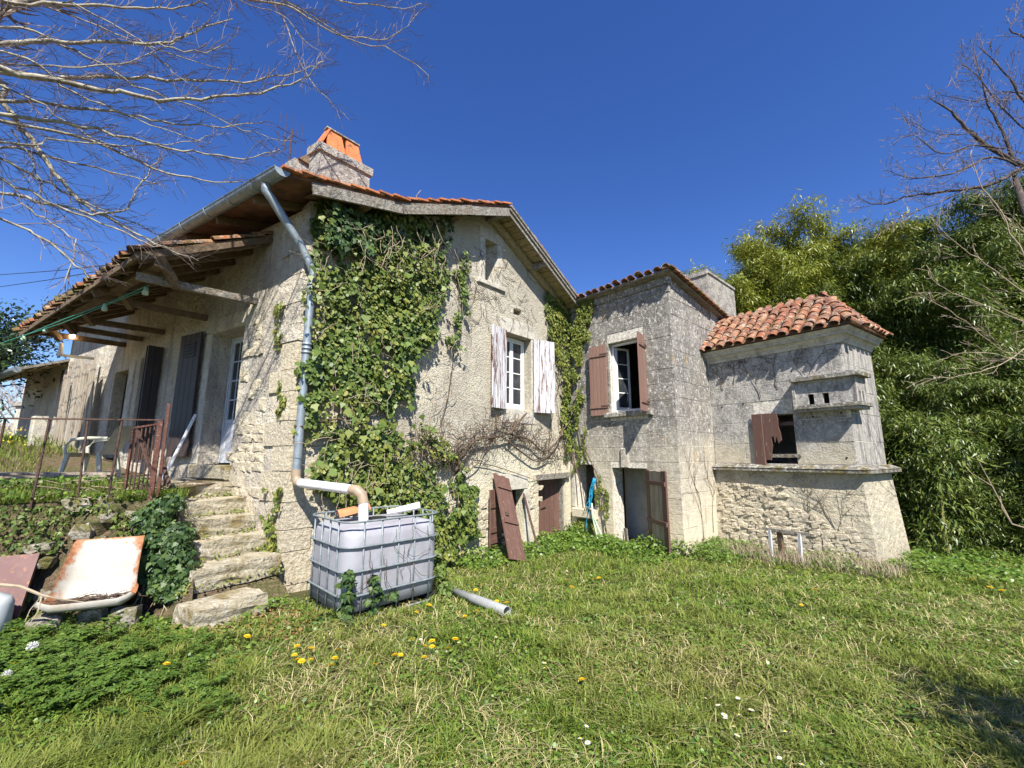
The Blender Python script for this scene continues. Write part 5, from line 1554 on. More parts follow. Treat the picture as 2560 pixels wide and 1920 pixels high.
# ------------------------------------------------------------------ enamel basin, maroon sheet and jug by the bank
def build_basin():
    base = at_z(215, 1526, 0.22)
    xa = np.array([0.90, 0.44, 0.0])              # across
    ya = np.array([-0.44, 0.90, 0.0])               # back
    T = thing('enamel_basin', base, 'rusty white enamel trough tipped up against the terrace bank', 'basin')
    prof = [(-0.05, 0.095), (-0.06, 0.06), (-0.03, 0.03), (0.03, 0.01), (0.11, 0.02), (0.17, 0.06), (0.215, 0.13), (0.25, 0.24), (0.29, 0.36), (0.33, 0.47), (0.36, 0.56), (0.385, 0.585)]
    cols = [-1, -0.985, -0.95, -0.88, -0.7, -0.35, 0, 0.35, 0.7, 0.88, 0.95, 0.985, 1]
    V = []
    for off in (0.0, 0.014):
        for j, (y, z) in enumerate(prof):
            fr_ = j / (len(prof) - 1)
            hw = 0.345 - 0.075 * smooth(np.array((fr_ - 0.15) / 0.85)) - (0.02 if j == 0 else 0)
            for cx in cols:
                rim = max(0, (abs(cx) - 0.70) / 0.30)
                nrm = np.array([0, -0.85, 0.5]) if j > 5 else np.array([0, -0.15, 1.0])
                p = xa * cx * hw + ya * y + np.array([0, 0, z])
                lift = 0.085 * rim ** 1.5 * (1 if 1 < j < 8 else max(0.1, 1 - (j - 7) * 0.25) if j >= 8 else 0.5)
                q = -ya * lift * (0.85 if j > 5 else 0.1) + np.array([0, 0, lift * (0.5 if j > 5 else 1.0)])
                bow = -0.03 * (1 - cx * cx) * (1 if j <= 2 else 0)
                V.append(base + p + q + ya * bow + np.array([0, 0, -off * 0.6]) + ya * off * 0.6)
    nc = len(cols); nr = len(prof)
    F = []
    for o in (0, nr * nc):
        for j in range(nr - 1):
            for i in range(nc - 1):
                a = o + j * nc + i
                F.append((a, a + 1, a + nc + 1, a + nc) if o == 0 else (a, a + nc, a + nc + 1, a + 1))
    mb = MB().add(V, F)
    ob = link('trough', mb, M['enamel'], T, True)
    # rust eaten along the rims
    ra = ob.data.attributes.new('rust', 'FLOAT', 'POINT')
    vals = []
    for _o in range(2):
        for j in range(nr):
            for cx in cols:
                e = max(0.0, (abs(cx) - 0.55) / 0.45) ** 2 * 0.62 + 0.55 * max(0, (j - 7.5) / 3.5) ** 1.6 + (0.35 if 3 <= j <= 5 else 0)
                vals.append(e if j > 1 else 0.2)
    ra.data.foreach_set('value', vals)
    lit = MB()
    r = np.random.default_rng(2)
    for k in range(70):
        c = base + xa * r.uniform(-0.27, 0.27) + ya * r.uniform(0.04, 0.17) + np.array([0, 0, 0.05 + 0.04 * r.random()])
        a = r.uniform(0, 6.28)
        d = (xa * math.cos(a) * 1.6 + ya * math.sin(a) * 0.5 + np.array([0, 0, r.normal() * 0.2])) * r.uniform(0.04, 0.12)
        lit.tube([c - d, c + d * 0.1 + [0, 0, 0.006], c + d], 0.0035, 3)
    solo('dry_twigs', lit, M['vine'], base + ya * 0.1 + [0, 0, 0.05], 'dry twigs and leaf litter gathered in the enamel trough', 'twigs', kind='stuff')
    for k, (a, b) in enumerate(((-0.28, 0.05), (0.27, 0.08), (0.0, 0.16))):
        c = base + xa * a + ya * b
        o = bpy.data.objects.new('prop_stone', ST_MOSS[k]); COL.objects.link(o)
        o.matrix_world = mtx((c[0], c[1], 0.08), xa * 0.24, ya * 0.2, np.array([0, 0, 0.27]))
        tag(o, 'mossy stone propping up the enamel trough', 'stone', 'stones under the enamel trough')
    return base, xa, ya
BAS, BXA, BYA = build_basin()
b2 = at_z(12, 1556, 0.12)
f2 = Fr(b2[0], b2[1], 58)
MS = thing('maroon_sheet', b2, 'rusted maroon metal panel standing at the foot of the bank', 'panel')
link('panel', MB().grid(lambda a, b: f2.pt(-0.5 + 0.56 * a, -0.34 * b ** 1.2, 0.0 + 0.66 * b), 6, 6).grid(lambda a, b: f2.pt(-0.5 + 0.56 * a, -0.01 - 0.34 * b ** 1.2, 0.0 + 0.66 * b), 6, 6), M['maroon'], MS)
link('rim', MB().bar(f2.pt(-0.5, 0.02, 0.03), f2.pt(0.06, 0.02, 0.03), 0.05, 0.08).bar(f2.pt(0.06, 0.01, 0.03), f2.pt(0.06, -0.33, 0.66), 0.02, 0.05), M['maroon'], MS)
jc = f2.pt(-0.10, 0.14, 0.02)
solo('plastic_jug', MB().lathe(jc, [(0, 0), (0.16, 0), (0.175, 0.03), (0.175, 0.30), (0.15, 0.36), (0.07, 0.40), (0.05, 0.44), (0, 0.44)], 16), M['jug'], jc, 'bulky white plastic can in front of the maroon panel', 'can', sm=True)
r_ = np.random.default_rng(9)
br = [at_y(0, 1462, 3.75), at_y(50, 1466, 3.8), at_y(105, 1488, 3.85), at_y(150, 1498, 3.9), at_y(210, 1505, 4.0)]
mb = MB().tube(br, [0.016, 0.013, 0.011, 0.007, 0.003], 6)
mb.tube([br[2], at_y(95, 1530, 3.8), at_y(70, 1565, 3.75)], [0.007, 0.005, 0.002], 5).tube([br[2], at_y(75, 1525, 3.8), at_y(62, 1555, 3.75)], [0.006, 0.004, 0.002], 5)
solo('fallen_branch', mb, M['drytwig'], br[2], 'bare forked branch lying across the enamel trough', 'branch')

# ------------------------------------------------------------------ water tank in its cage
TF = Fr(-1.73, 4.66, 45)
TU, TO = 1.17, 1.0
TZ0 = float(zg(-1.7, 5.2)) - 0.03
def rrect(off, z, r=0.15, n=6):
    P = []
    for cu, co_, a0 in ((TU - r, -r, 0), (TU - r, -TO + r, 0), (r, -TO + r, 0), (r, -r, 0)):
        pass
    corners = [(TU - r, -r, 90, 0), (TU - r, -TO + r, 0, -90), (r, -TO + r, -90, -180), (r, -r, 180, 90)]
    for cu, co_, s, e in corners:
        for k in range(n + 1):
            a = R(s + (e - s) * k / n)
            P.append(TF.pt(cu + (r + off) * math.cos(a), co_ + (r + off) * math.sin(a), z))
    return P
TK = thing('water_tank', TF.pt(0.58, -0.5, TZ0), 'translucent white water tank in a grey steel cage under the downpipe', 'tank')
lev = [(-0.06, 0.10), (0.0, 0.12), (0.0, 0.30), (0.008, 0.5), (0.008, 0.7), (0.0, 0.86), (-0.02, 0.91), (-0.06, 0.945), (-0.14, 0.96)]
vv = []
for off, z in lev:
    vv += rrect(off, TZ0 + z)
m_ = len(rrect(0, 0))
ff = []
for j in range(len(lev) - 1):
    for i in range(m_):
        i2 = (i + 1) % m_
        ff.append((j * m_ + i, (j + 1) * m_ + i, (j + 1) * m_ + i2, j * m_ + i2))
ff.append(tuple((len(lev) - 1) * m_ + i for i in range(m_ - 1, -1, -1)))
ff.append(tuple(range(m_)))
link('bottle', MB().add(vv, ff), M['tank'], TK, True)
for z in (0.05, 0.285, 0.525, 0.77, 1.03):
    P = rrect(0.028, TZ0 + z)
    mb = MB()
    P2 = P + [P[0]]
    mb.tube(P2, 0.0125, 6, False)
    link('cage_hoop', mb, M['cage'], TK, True)
def upright(p0, p1):
    link('cage_bar', MB().tube([p0, p1], 0.0105, 6), M['cage'], TK, True)
for u in (0.18, 0.39, 0.60, 0.81, 1.02):
    upright(TF.pt(u, 0.018, TZ0 + 0.03), TF.pt(u, 0.018, TZ0 + 1.03))
    upright(TF.pt(u, -TO - 0.018, TZ0 + 0.03), TF.pt(u, -TO - 0.018, TZ0 + 1.03))
for o in (-0.18, -0.40, -0.62, -0.84):
    upright(TF.pt(-0.018, o, TZ0 + 0.03), TF.pt(-0.018, o, TZ0 + 1.03))
    upright(TF.pt(TU + 0.018, o, TZ0 + 0.03), TF.pt(TU + 0.018, o, TZ0 + 1.03))
for (u, o) in ((0.07, -0.07), (TU - 0.07, -0.07), (0.07, -0.93), (TU - 0.07, -0.93), (0.58, -0.06), (0.06, -0.5)):
    link('foot', MB().box(TF, u - 0.07, u + 0.07, o - 0.07, o + 0.07, TZ0 - 0.06, TZ0 + 0.10), M['black'], TK)
link('filler_cap', MB().lathe(TF.pt(0.6, -0.5, TZ0 + 0.955), [(0.11, 0), (0.11, 0.03), (0, 0.03)], 16), M['black'], TK)
tp = TF.pt(0.16, -0.62, TZ0 + 1.02)
inst_me = canal_mesh(M['terracotta'], 0.36, 0.10, 0.085, 6, 0.014)
o_ = bpy.data.objects.new('roof_tile', inst_me); COL.objects.link(o_)
ax_ = TF.d * 0.94 + TF.n * 0.25 + np.array([0, 0, 0.20]); ax_ /= np.linalg.norm(ax_)
sx_ = np.cross(ax_, [0, 0, 1.0]); sx_ /= np.linalg.norm(sx_)
o_.matrix_world = mtx(tp, sx_, ax_, np.cross(sx_, ax_))
BASE[o_.name] = np.array(tp)
tag(o_, 'loose orange roof tile lying on top of the water tank', 'tile')
solo('white_tube', MB().tube([TF.pt(0.75, -0.55, TZ0 + 1.02), TF.pt(1.12, -0.38, TZ0 + 1.09)], [0.03, 0.05], 10), M['white'], TF.pt(0.75, -0.55, TZ0 + 1.0), 'tapered white tube resting on the cage of the water tank', 'tube')

# ------------------------------------------------------------------ grey pipe on the grass
pa = np.array([-0.80, 5.70, 0]); pb_ = np.array([-0.05, 4.70, 0])
pa[2] = float(zg(pa[0], pa[1])) + 0.075; pb_[2] = float(zg(pb_[0], pb_[1])) + 0.085
pm_ = pa * 0.45 + pb_ * 0.55
PI_ = thing('drain_pipe', pm_, 'loose grey plastic drainpipe lying on the grass', 'pipe')
d_ = (pb_ - pa) / np.linalg.norm(pb_ - pa)
mb = MB().lathe(pb_, [(0.050, -0.68), (0.050, 0.0), (0.044, 0.0), (0.044, -0.55)], 18, d_)
link('pipe', mb, M['pvc_grey'], PI_, True)
link('spigot', MB().lathe(pa, [(0.036, 0.0), (0.042, 0.0), (0.042, np.linalg.norm(pb_ - pa) - 0.62)], 18, d_), M['pvc_grey'], PI_, True)

# ------------------------------------------------------------------ things leaning on the gable
bt = at_z(1293, 1402, -0.20)
tt, tzv = G.uz(1250, 1190, 0.06)
tp = G.pt(tt, 0.075, tzv)
d_ = tp - bt; L_ = np.linalg.norm(d_); d_ /= L_
LS = thing('loose_shutter', bt, 'long brown shutter leaning loose against the gable beside the cellar door', 'shutter')
wx = G.d * 0.97 + G.n * -0.1
wx = wx - d_ * (wx @ d_); wx /= np.linalg.norm(wx)
nn = np.cross(wx, d_)
if nn @ (-bt) < 0: nn = -nn
for k in range(4):
    c0 = bt + wx * (-0.165 + 0.11 * k)
    mb = MB().hexa([c0 - wx * 0.052, c0 + wx * 0.052, c0 + wx * 0.052 + nn * 0.03, c0 - wx * 0.052 + nn * 0.03] + [q + d_ * (L_ - 0.02 * (k % 2)) for q in (c0 - wx * 0.052, c0 + wx * 0.052, c0 + wx * 0.052 + nn * 0.03, c0 - wx * 0.052 + nn * 0.03)])
    link('plank', mb, M['brown'], LS)
for f_ in (0.42, 0.84):
    c0 = bt + d_ * L_ * f_ + nn * 0.045
    link('batten', MB().bar(c0 - wx * 0.19, c0 + wx * 0.19, 0.03, 0.09, up=d_), M['brown'], LS)
link('latch', MB().bar(bt + d_ * L_ * 0.50 + nn * 0.04 - wx * 0.12, bt + d_ * L_ * 0.50 + nn * 0.04 - wx * 0.04, 0.03, 0.07, up=d_), M['rust'], LS)
rb = at_z(1345, 1372, -0.22); rt_, rz2 = G.uz(1309, 1234, 0.03)
solo('iron_rod', MB().bar(rb, G.pt(rt_, 0.03, rz2), 0.045, 0.02), M['rust'], rb, 'rusty iron bar leaning between the loose shutter and cellar door', 'bar')

# ------------------------------------------------------------------ rope and hose by the wing
RO = thing('blue_rope', WF.pt(0.80, 0.08, -0.3), 'bundle of bright blue rope hanging beside the wing doorway', 'rope')
r_ = np.random.default_rng(6)
for k in range(7):
    P = []
    for j in range(9):
        f_ = j / 8
        z = 1.12 - f_ * (0.75 if k < 5 else 1.25)
        P.append(WF.pt(0.80 - 0.16 * f_ + 0.035 * math.sin(f_ * 7 + k) + r_.normal() * 0.006 - 0.02 * k * f_, 0.09 + 0.02 * math.cos(k * 2 + f_ * 5) + 0.05 * f_, z))
    link('strand', MB().tube(P, 0.009, 5), M['bluehose'], RO, True)
HO = thing('garden_hose', WF.pt(0.8, 0.2, -0.3), 'pale green hose hanging from the blue rope', 'hose')
for e in (0.16, 0.36):
    link('hose_length', MB().tube([WF.pt(0.74, 0.14, 0.55), WF.pt(0.76 + e * 0.1, 0.18, 0.3), WF.pt(0.80 + e * 0.5, 0.22, 0.0), WF.pt(0.84 + e, 0.26, -0.34)], 0.019, 8), M['greenhose'], HO, True)

# wooden frame in the grass by the dovecote
q0 = at_z(1930, 1398, -0.27); q1 = at_z(2004, 1412, -0.27)
WFm = thing('timber_frame', (q0 + q1) / 2, 'small grey timber frame standing in grass below the dovecote', 'frame')
dx = (q1 - q0) / np.linalg.norm(q1 - q0)
link('leg', MB().bar(q0, q0 + dx * 0.04 + [0.0, 0.06, 0.52], 0.055, 0.03), M['offwhite'], WFm)
link('leg', MB().bar(q1, q1 + dx * 0.05 + [0.0, 0.06, 0.52], 0.055, 0.03), M['offwhite'], WFm)
link('rail', MB().bar(q0 - dx * 0.08 + [0, 0.07, 0.53], q1 + dx * 0.22 + [0, 0.07, 0.53], 0.03, 0.05), M['oldwood'], WFm)
link('rail', MB().bar(q0 + [0, -0.02, 0.03], q1 + dx * 0.15 + [0, -0.02, 0.03], 0.03, 0.05), M['greywood'], WFm)
link('post', MB().bar(q0 * 0.45 + q1 * 0.55 + [0, 0.16, 0], q0 * 0.45 + q1 * 0.55 + [0, 0.16, 0.5], 0.09, 0.05), M['darkwood'], WFm)

# ------------------------------------------------------------------ lights, wires under and around the awning
SL = thing('string_lights', AW(4.0, 1.3, 3.9), 'green cable of party lamp sockets strung under the awning', 'string lights')
c0 = AW(1.5, 1.22, 4.02); c1 = AW(4.0, 1.50, 3.86); c2 = AW(7.3, 1.62, 3.90)
link('cable', MB().tube([c0, c0 * 0.6 + c1 * 0.4 - [0, 0, 0.03], c1, c1 * 0.5 + c2 * 0.5 - [0, 0, 0.02], c2], 0.008, 5).tube([c0 - [0, 0, 0.05], c1 - [0, 0, 0.06], c2], 0.006, 5), M['greencable'], SL)
for f_ in (0.02, 0.3, 0.62, 0.8):
    p = c0 * (1 - f_) + c2 * f_ - [0, 0, 0.03] if f_ > 0.6 else c0 * (1 - f_ * 1.55) + c1 * f_ * 1.55 - [0, 0, 0.03]
    link('socket', MB().lathe(p, [(0, 0.02), (0.025, 0.01), (0.028, -0.03), (0.04, -0.06), (0.035, -0.10), (0, -0.10)], 8), M['greensocket'], SL, True)
bp = at_y(181, 840, 8.5)
LB = thing('light_bulb', bp, 'lit warm bulb under the far end of the awning', 'bulb')
link('bulb', MB().lathe(bp, [(0, -0.05), (0.03, -0.04), (0.042, 0.0), (0.03, 0.035), (0.018, 0.05)], 12), M['bulb'], LB, True)
link('socket', MB().tube([bp + [0, 0, 0.045], bp + [0, 0, 0.11]], 0.02, 8), M['black'], LB)
ld = bpy.data.lights.new('bulb_light', 'POINT'); ld.energy = 1.2; ld.color = (1.0, 0.7, 0.4); ld.shadow_soft_size = 0.05
lo = bpy.data.objects.new('bulb_light', ld); COL.objects.link(lo); lo.parent = LB; lo.location = (0, 0, -0.09)
BR = thing('lamp_bracket', at_y(190, 893, 8.6), 'white conduit arm carrying a tube lamp under the awning', 'lamp')
link('arm', MB().bar(at_y(140, 886, 8.5), at_y(235, 897, 8.9), 0.04, 0.05), M['white'], BR)
link('tube', MB().bar(at_y(153, 858, 8.5), at_y(151, 888, 8.5), 0.05, 0.05), M['white'], BR)
def wire(pts, label):
    solo('overhead_wire', MB().tube(pts, 0.009, 4), M['wire'], pts[0], label, 'wire', 'overhead wires running from the awning')
wire([at_y(262, 664, 7.2), at_y(150, 676, 8.0), at_y(0, 687, 9.5), at_y(-400, 705, 13)], 'twisted black wire reaching the ridge of the awning')
wire([at_y(235, 680, 7.4), at_y(120, 700, 8.2), at_y(0, 717, 9.5), at_y(-400, 760, 13)], 'thin black wire just below the twisted one')
wire([at_y(95, 782, 8.6), at_y(0, 799, 9.3), at_y(-400, 850, 12)], 'thick black wire leaving the corner of the awning')
wire([at_y(200, 830, 8.6), at_y(100, 848, 9.0), at_y(0, 872, 9.5), at_y(-300, 930, 12)], 'black wire leaving beside the lit bulb')

# ------------------------------------------------------------------ wall and gate pier far behind the terrace
pc = at_y(58, 1062, 17.0)
PR = thing('gate_pier', pc, 'pale stone gate pier with a flat cap beyond the terrace', 'pier')
fp = Fr(pc[0], pc[1], 100)
link('shaft', MB().block(fp, -0.38, 0.38, -0.5, 0.1, 1.6, pc[2] + 0.72, 0.02), M['surround'], PR)
link('cap', MB().block(fp, -0.5, 0.5, -0.6, 0.2, pc[2] + 0.722, pc[2] + 0.92, 0.03), M['chimney'], PR)
fw2 = Fr(pc[0] - 0.4, pc[1] + 0.1, -84, -1)
YW = solo('boundary_wall', rough_box(fw2, 0.0, 14.0, -0.3, 0.0, 1.5, pc[2] + 0.1, 0.02, 6, 3), M['chimney'], fw2.pt(5, 0, 1.6), 'low grey boundary wall running from the gate pier', 'wall')
# ------------------------------------------------------------------ leaves
IVY = [(0.0, 0.0, 0.02), (-0.06, 0.55, 0.0), (0.26, 0.98, -0.10), (0.46, 0.55, 0.0), (1.0, 0.0, -0.10), (0.46, -0.55, 0.0), (0.26, -0.98, -0.10), (-0.06, -0.55, 0.0)]
ROUND = [(0.0, 0.0, 0.02), (-0.10, 0.5, 0.0), (0.12, 0.95, -0.05), (0.55, 0.88, -0.02), (0.86, 0.42, -0.04), (1.02, 0.0, -0.10), (0.86, -0.42, -0.04), (0.55, -0.88, -0.02), (0.12, -0.95, -0.05), (-0.10, -0.5, 0.0)]
HEART = [(0.0, 0.0, 0.0), (-0.02, 0.7, 0.02), (0.4, 0.95, 0.0), (1.0, 0.0, -0.12), (0.4, -0.95, 0.0), (-0.02, -0.7, 0.02)]
LANCE = [(0.0, 0.0, 0.0), (0.35, 1.0, 0.03), (1.0, 0.0, -0.08), (0.35, -1.0, 0.03)]
OVAL = [(0.0, 0.0, 0.0), (0.3, 0.9, 0.05), (0.7, 0.8, 0.03), (1.0, 0.0, -0.08), (0.7, -0.8, 0.03), (0.3, -0.9, 0.05)]

def unit(a):
    return a / (np.linalg.norm(a, axis=-1, keepdims=True) + 1e-9)

def leaves(P, D, N, L, Wd, shape):
    n = len(P)
    D = unit(D)
    S = unit(np.cross(D, N))
    N = np.cross(S, D)
    k = len(shape)
    sh = np.array(shape)
    V = (P[:, None, :] + D[:, None, :] * (sh[None, :, 0:1] * L[:, None, None]) + S[:, None, :] * (sh[None, :, 1:2] * 0.5 * Wd[:, None, None]) + N[:, None, :] * (sh[None, :, 2:3] * L[:, None, None]))
    F = np.arange(n * k).reshape(n, k)
    return V.reshape(-1, 3), F

def join(parts):
    V = []; FS = {}
    b = 0
    for v, f in parts:
        fl = f if isinstance(f, list) else [f]
        for q in fl:
            FS.setdefault(q.shape[1], []).append(q + b)
        V.append(v); b += len(v)
    return np.concatenate(V), [np.concatenate(x) for x in FS.values()]

def in_poly(px, py, poly):
    poly = np.array(poly)
    inside = np.zeros(len(px), bool)
    j = len(poly) - 1
    for i in range(len(poly)):
        xi, yi = poly[i]; xj, yj = poly[j]
        c = ((yi > py) != (yj > py)) & (px < (xj - xi) * (py - yi) / (yj - yi + 1e-12) + xi)
        inside ^= c
        j = i
    return inside

def vnoise(x, y, s, seed):
    r = np.random.default_rng(seed)
    g = r.random((64, 64))
    u = (x * s) % 63; v = (y * s) % 63
    i = u.astype(int); j = v.astype(int)
    fu = smooth(u - i); fv = smooth(v - j)
    a = g[i, j] * (1 - fu) + g[(i + 1) % 64, j] * fu
    b = g[i, (j + 1) % 64] * (1 - fu) + g[(i + 1) % 64, (j + 1) % 64] * fu
    return a * (1 - fv) + b * fv

def wall_ivy(fr, polys_px, n, size, thick, seed, o0=0.02, hole=0.33, hs=2.2, polys_uz=None, hang=0.6):
    """leaves over the part of a wall that the outlines cover"""
    r = np.random.default_rng(seed)
    polys = polys_uz or [[fr.uz(x, y, 0.1) for x, y in p] for p in polys_px]
    allp = np.array([q for p in polys for q in p])
    lo, hi = allp.min(0), allp.max(0)
    U = []; Z = []
    tot = 0
    while tot < n:
        u = r.uniform(lo[0], hi[0], n); z = r.uniform(lo[1], hi[1], n)
        uj = u + (vnoise(u + 50, z + 50, 5, seed + 3) - 0.5) * 0.35; zj = z + (vnoise(u + 20, z + 70, 5, seed + 4) - 0.5) * 0.35
        k = np.zeros(n, bool)
        for p in polys:
            k |= in_poly(uj, zj, p)
        k &= vnoise(u + 30, z + 30, hs, seed + 7) * 0.6 + vnoise(u + 30, z + 30, hs * 2.7, seed + 8) * 0.4 > hole
        U.append(u[k]); Z.append(z[k]); tot += k.sum()
        if len(U) > 40: break
    U = np.concatenate(U)[:n]; Z = np.concatenate(Z)[:n]
    n = len(U)
    th = thick * (0.25 + 1.1 * vnoise(U + 11, Z + 11, 1.8, seed + 1))
    o = o0 + th * np.sqrt(r.random(n))
    P = fr.p + fr.d * U[:, None] + fr.n * o[:, None] + np.array([0, 0, 1.0]) * Z[:, None]
    side = r.normal(0, 0.6, n)
    D = fr.d * side[:, None] + np.array([0, 0, -1.0]) + fr.n * r.normal(0.25, 0.3, n)[:, None]
    N = fr.n * 1.0 + np.array([0, 0, 1.0]) * r.normal(hang, 0.3, n)[:, None] + fr.d * r.normal(0, 0.42, n)[:, None]
    L = size * (0.45 + 0.95 * r.random(n) ** 1.3)
    return P, D, N, L

def stem_walk(fr, u, z, o, ang, steps, st, r, wob=0.35, grav=0.0):
    P = []
    for k in range(steps):
        P.append(fr.pt(u, o + 0.008 * r.normal(), z))
        u += math.cos(ang) * st; z += math.sin(ang) * st
        ang += r.normal() * wob + grav
    return P

# --- ivy on the gable
IV = thing('ivy', G.pt(1.6, 0.1, -0.1), 'thick glossy ivy covering the corner half of the gable wall', 'ivy')
poly1 = [(768, 560), (800, 500), (900, 520), (1040, 545), (1095, 560), (1110, 640), (1120, 700), (1095, 790), (1080, 850), (1050, 890), (1035, 905), (1020, 940), (1050, 1010), (1070, 1070), (1120, 1120), (1175, 1190), (1200, 1270), (1185, 1340), (1120, 1400), (1080, 1400), (1075, 1285), (930, 1270), (800, 1245), (760, 1225), (745, 1180), (760, 1100), (752, 1000), (765, 900), (752, 800), (775, 700)]
poly1b = [(1140, 640), (1165, 640), (1160, 760), (1150, 860), (1132, 860), (1142, 760)]
poly1c = [(780, 600), (1060, 600), (1040, 820), (780, 900)]
P, D, N, L = wall_ivy(G, [poly1, poly1b], 15500, 0.058, 0.20, 1, hole=0.39)
V1, F1 = leaves(P, D, N, L, L * 1.0, ROUND)
big = np.argsort(-(L))[:0]
link_np('foliage', V1, [F1], M['ivy'], IV)['kind'] = 'stuff'
P, D, N, L = wall_ivy(G, [poly1], 6500, 0.052, 0.24, 2, hole=0.40, o0=0.05)
V1, F1 = leaves(P, D, N, L, L * 1.0, ROUND)
link_np('young_foliage', V1, [F1], M['ivy_young'], IV)['kind'] = 'stuff'
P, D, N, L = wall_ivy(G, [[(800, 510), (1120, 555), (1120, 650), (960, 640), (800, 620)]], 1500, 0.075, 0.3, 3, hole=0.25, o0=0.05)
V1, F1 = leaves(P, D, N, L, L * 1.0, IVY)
link_np('shaded_foliage', V1, [F1], M['ivy_dark'], IV)['kind'] = 'stuff'  # darker leaf colour paints in the shade under the eaves
# separate large leaves standing out from the mass
lm = []
r_ = np.random.default_rng(40)
for k in range(3):
    v, f = leaves(np.zeros((1, 3)), np.array([[0, 1.0, 0]]), np.array([[0, 0, 1.0]]), np.array([1.0]), np.array([0.95 + 0.1 * k]), IVY)
    lm.append(mesh_np('ivy_leaf', v, [f], [M['ivy'], M['ivy_young'], M['ivy']][k]))
P, D, N, L = wall_ivy(G, [poly1], 240, 0.10, 0.12, 5, hole=0.3, o0=0.26)
D = unit(D)
for p, d, n_, l in zip(P, D, N, L):
    s = np.cross(d, n_); s /= np.linalg.norm(s); n_ = np.cross(s, d)
    inst('leaf', lm[int(r_.integers(3))], mtx(p, s * l, d * l, n_ * l), IV)
mb = MB()
for k in range(150):
    u0, z0 = G.uz(r_.uniform(790, 1140), r_.uniform(560, 1250), 0.1)
    mb.tube(stem_walk(G, u0, z0, r_.uniform(0.1, 0.36), r_.choice([-1.6, 1.5, 0.2, 2.8]), int(r_.integers(5, 11)), 0.075, r_, 0.42), 0.0045, 4, False)
for k in range(26):    # bare stems under the eaves
    u0, z0 = G.uz(r_.uniform(880, 1130), r_.uniform(560, 640), 0.25)
    mb.tube(stem_walk(G, u0, z0, r_.uniform(0.28, 0.42), r_.choice([-2.1, -1.2, -0.5, 2.5]), 9, 0.085, r_, 0.35), 0.006, 4, False)
link('stem', mb, M['drytwig'], IV)['kind'] = 'stuff'

# --- ivy in the corner between gable and wing
IV2 = thing('ivy', WF.pt(0.1, 0.1, 2.0), 'climbing ivy filling the inner corner between gable and wing', 'ivy')
polyg = [(1370, 720), (1440, 735), (1450, 800), (1445, 1000), (1432, 1130), (1415, 1150), (1412, 1010), (1395, 900), (1375, 830), (1365, 760)]
polyw = [(1440, 740), (1482, 740), (1470, 800), (1455, 880), (1460, 960), (1445, 1040), (1438, 1100), (1430, 1000), (1432, 850)]
parts = []
for fr, pl, n in ((G, polyg, 3300), (WF, polyw, 2400)):
    P, D, N, L = wall_ivy(fr, [pl], n, 0.062, 0.14, 21, hole=0.28, hs=3)
    parts.append(leaves(P, D, N, L, L, IVY))
tr_ = [[(1458, 1060), (1465, 1060), (1463, 1140), (1458, 1160)], [(1440, 1100), (1448, 1100), (1440, 1180), (1428, 1180)], [(1490, 1190), (1520, 1230), (1535, 1340), (1520, 1340), (1500, 1280)], [(1430, 1290), (1480, 1290), (1500, 1350), (1430, 1345)]]
P, D, N, L = wall_ivy(WF, tr_, 1300, 0.05, 0.07, 27, hole=0.3)
parts.append(leaves(P, D, N, L, L, IVY))
Vx, Fx = join(parts)
link_np('foliage', Vx, Fx, M['ivy_young'], IV2)['kind'] = 'stuff'
P, D, N, L = wall_ivy(G, [polyg], 1500, 0.06, 0.10, 33, hole=0.3)
v, f = leaves(P, D, N, L, L, IVY)
link_np('inner_foliage', v, [f], M['ivy'], IV2)['kind'] = 'stuff'
mb = MB()
for k in range(34):
    u0, z0 = G.uz(r_.uniform(1370, 1440), r_.uniform(760, 1100), 0.05)
    mb.tube(stem_walk(G, u0, z0, 0.03, -1.5 + r_.normal() * 0.4, 9, 0.11, r_, 0.25), 0.006, 4, False)
mb.tube([WF.pt(0.28, 0.05, 2.6), WF.pt(0.40, 0.06, 2.0), WF.pt(0.62, 0.05, 1.6), WF.pt(0.85, 0.05, 1.2), WF.pt(0.95, 0.06, 0.6), WF.pt(1.1, 0.08, -0.2)], 0.013, 5, False)
mb.tube([WF.pt(0.12, 0.05, 1.7), WF.pt(0.22, 0.06, 1.35), WF.pt(0.36, 0.1, 1.1), WF.pt(0.42, 0.06, 0.4)], 0.018, 5, False)
link('stem', mb, M['vine'], IV2)['kind'] = 'stuff'

# --- leafless vine on the gable
VN = thing('bare_vine', G.pt(4.4, 0.1, -0.2), 'leafless old vine with twisted brown stems below the white window', 'vine')
def z6(x, y, o=0.12):
    u, z = G.uz(1060 + x / 3.16, 960 + y / 3.16, o)
    return G.pt(u, o, z)
def curve(pts, n=5):
    out = []
    Q = [pts[0]] + list(pts) + [pts[-1]]
    for i in range(1, len(Q) - 2):
        for k in range(n):
            t = k / n
            a, b, c, d = Q[i - 1], Q[i], Q[i + 1], Q[i + 2]
            out.append(0.5 * (2 * b + (c - a) * t + (2 * a - 5 * b + 4 * c - d) * t * t + (3 * b - a - 3 * c + d) * t ** 3))
    out.append(pts[-1])
    return out
mainv = [([(250, 690), (330, 530), (420, 440), (560, 420), (690, 390)], 0.026, 0.14), ([(680, 395), (740, 310), (810, 230)], 0.03, 0.2),
         ([(690, 400), (830, 440), (940, 530), (1040, 470), (1090, 380), (1155, 290)], 0.022, 0.13), ([(640, 430), (780, 545), (890, 610), (1000, 560)], 0.02, 0.12),
         ([(560, 420), (480, 510), (430, 620), (330, 700)], 0.012, 0.1), ([(400, 620), (560, 650), (800, 730), (905, 770)], 0.009, 0.06), ([(340, 700), (250, 620), (120, 560), (0, 480)], 0.016, 0.16)]
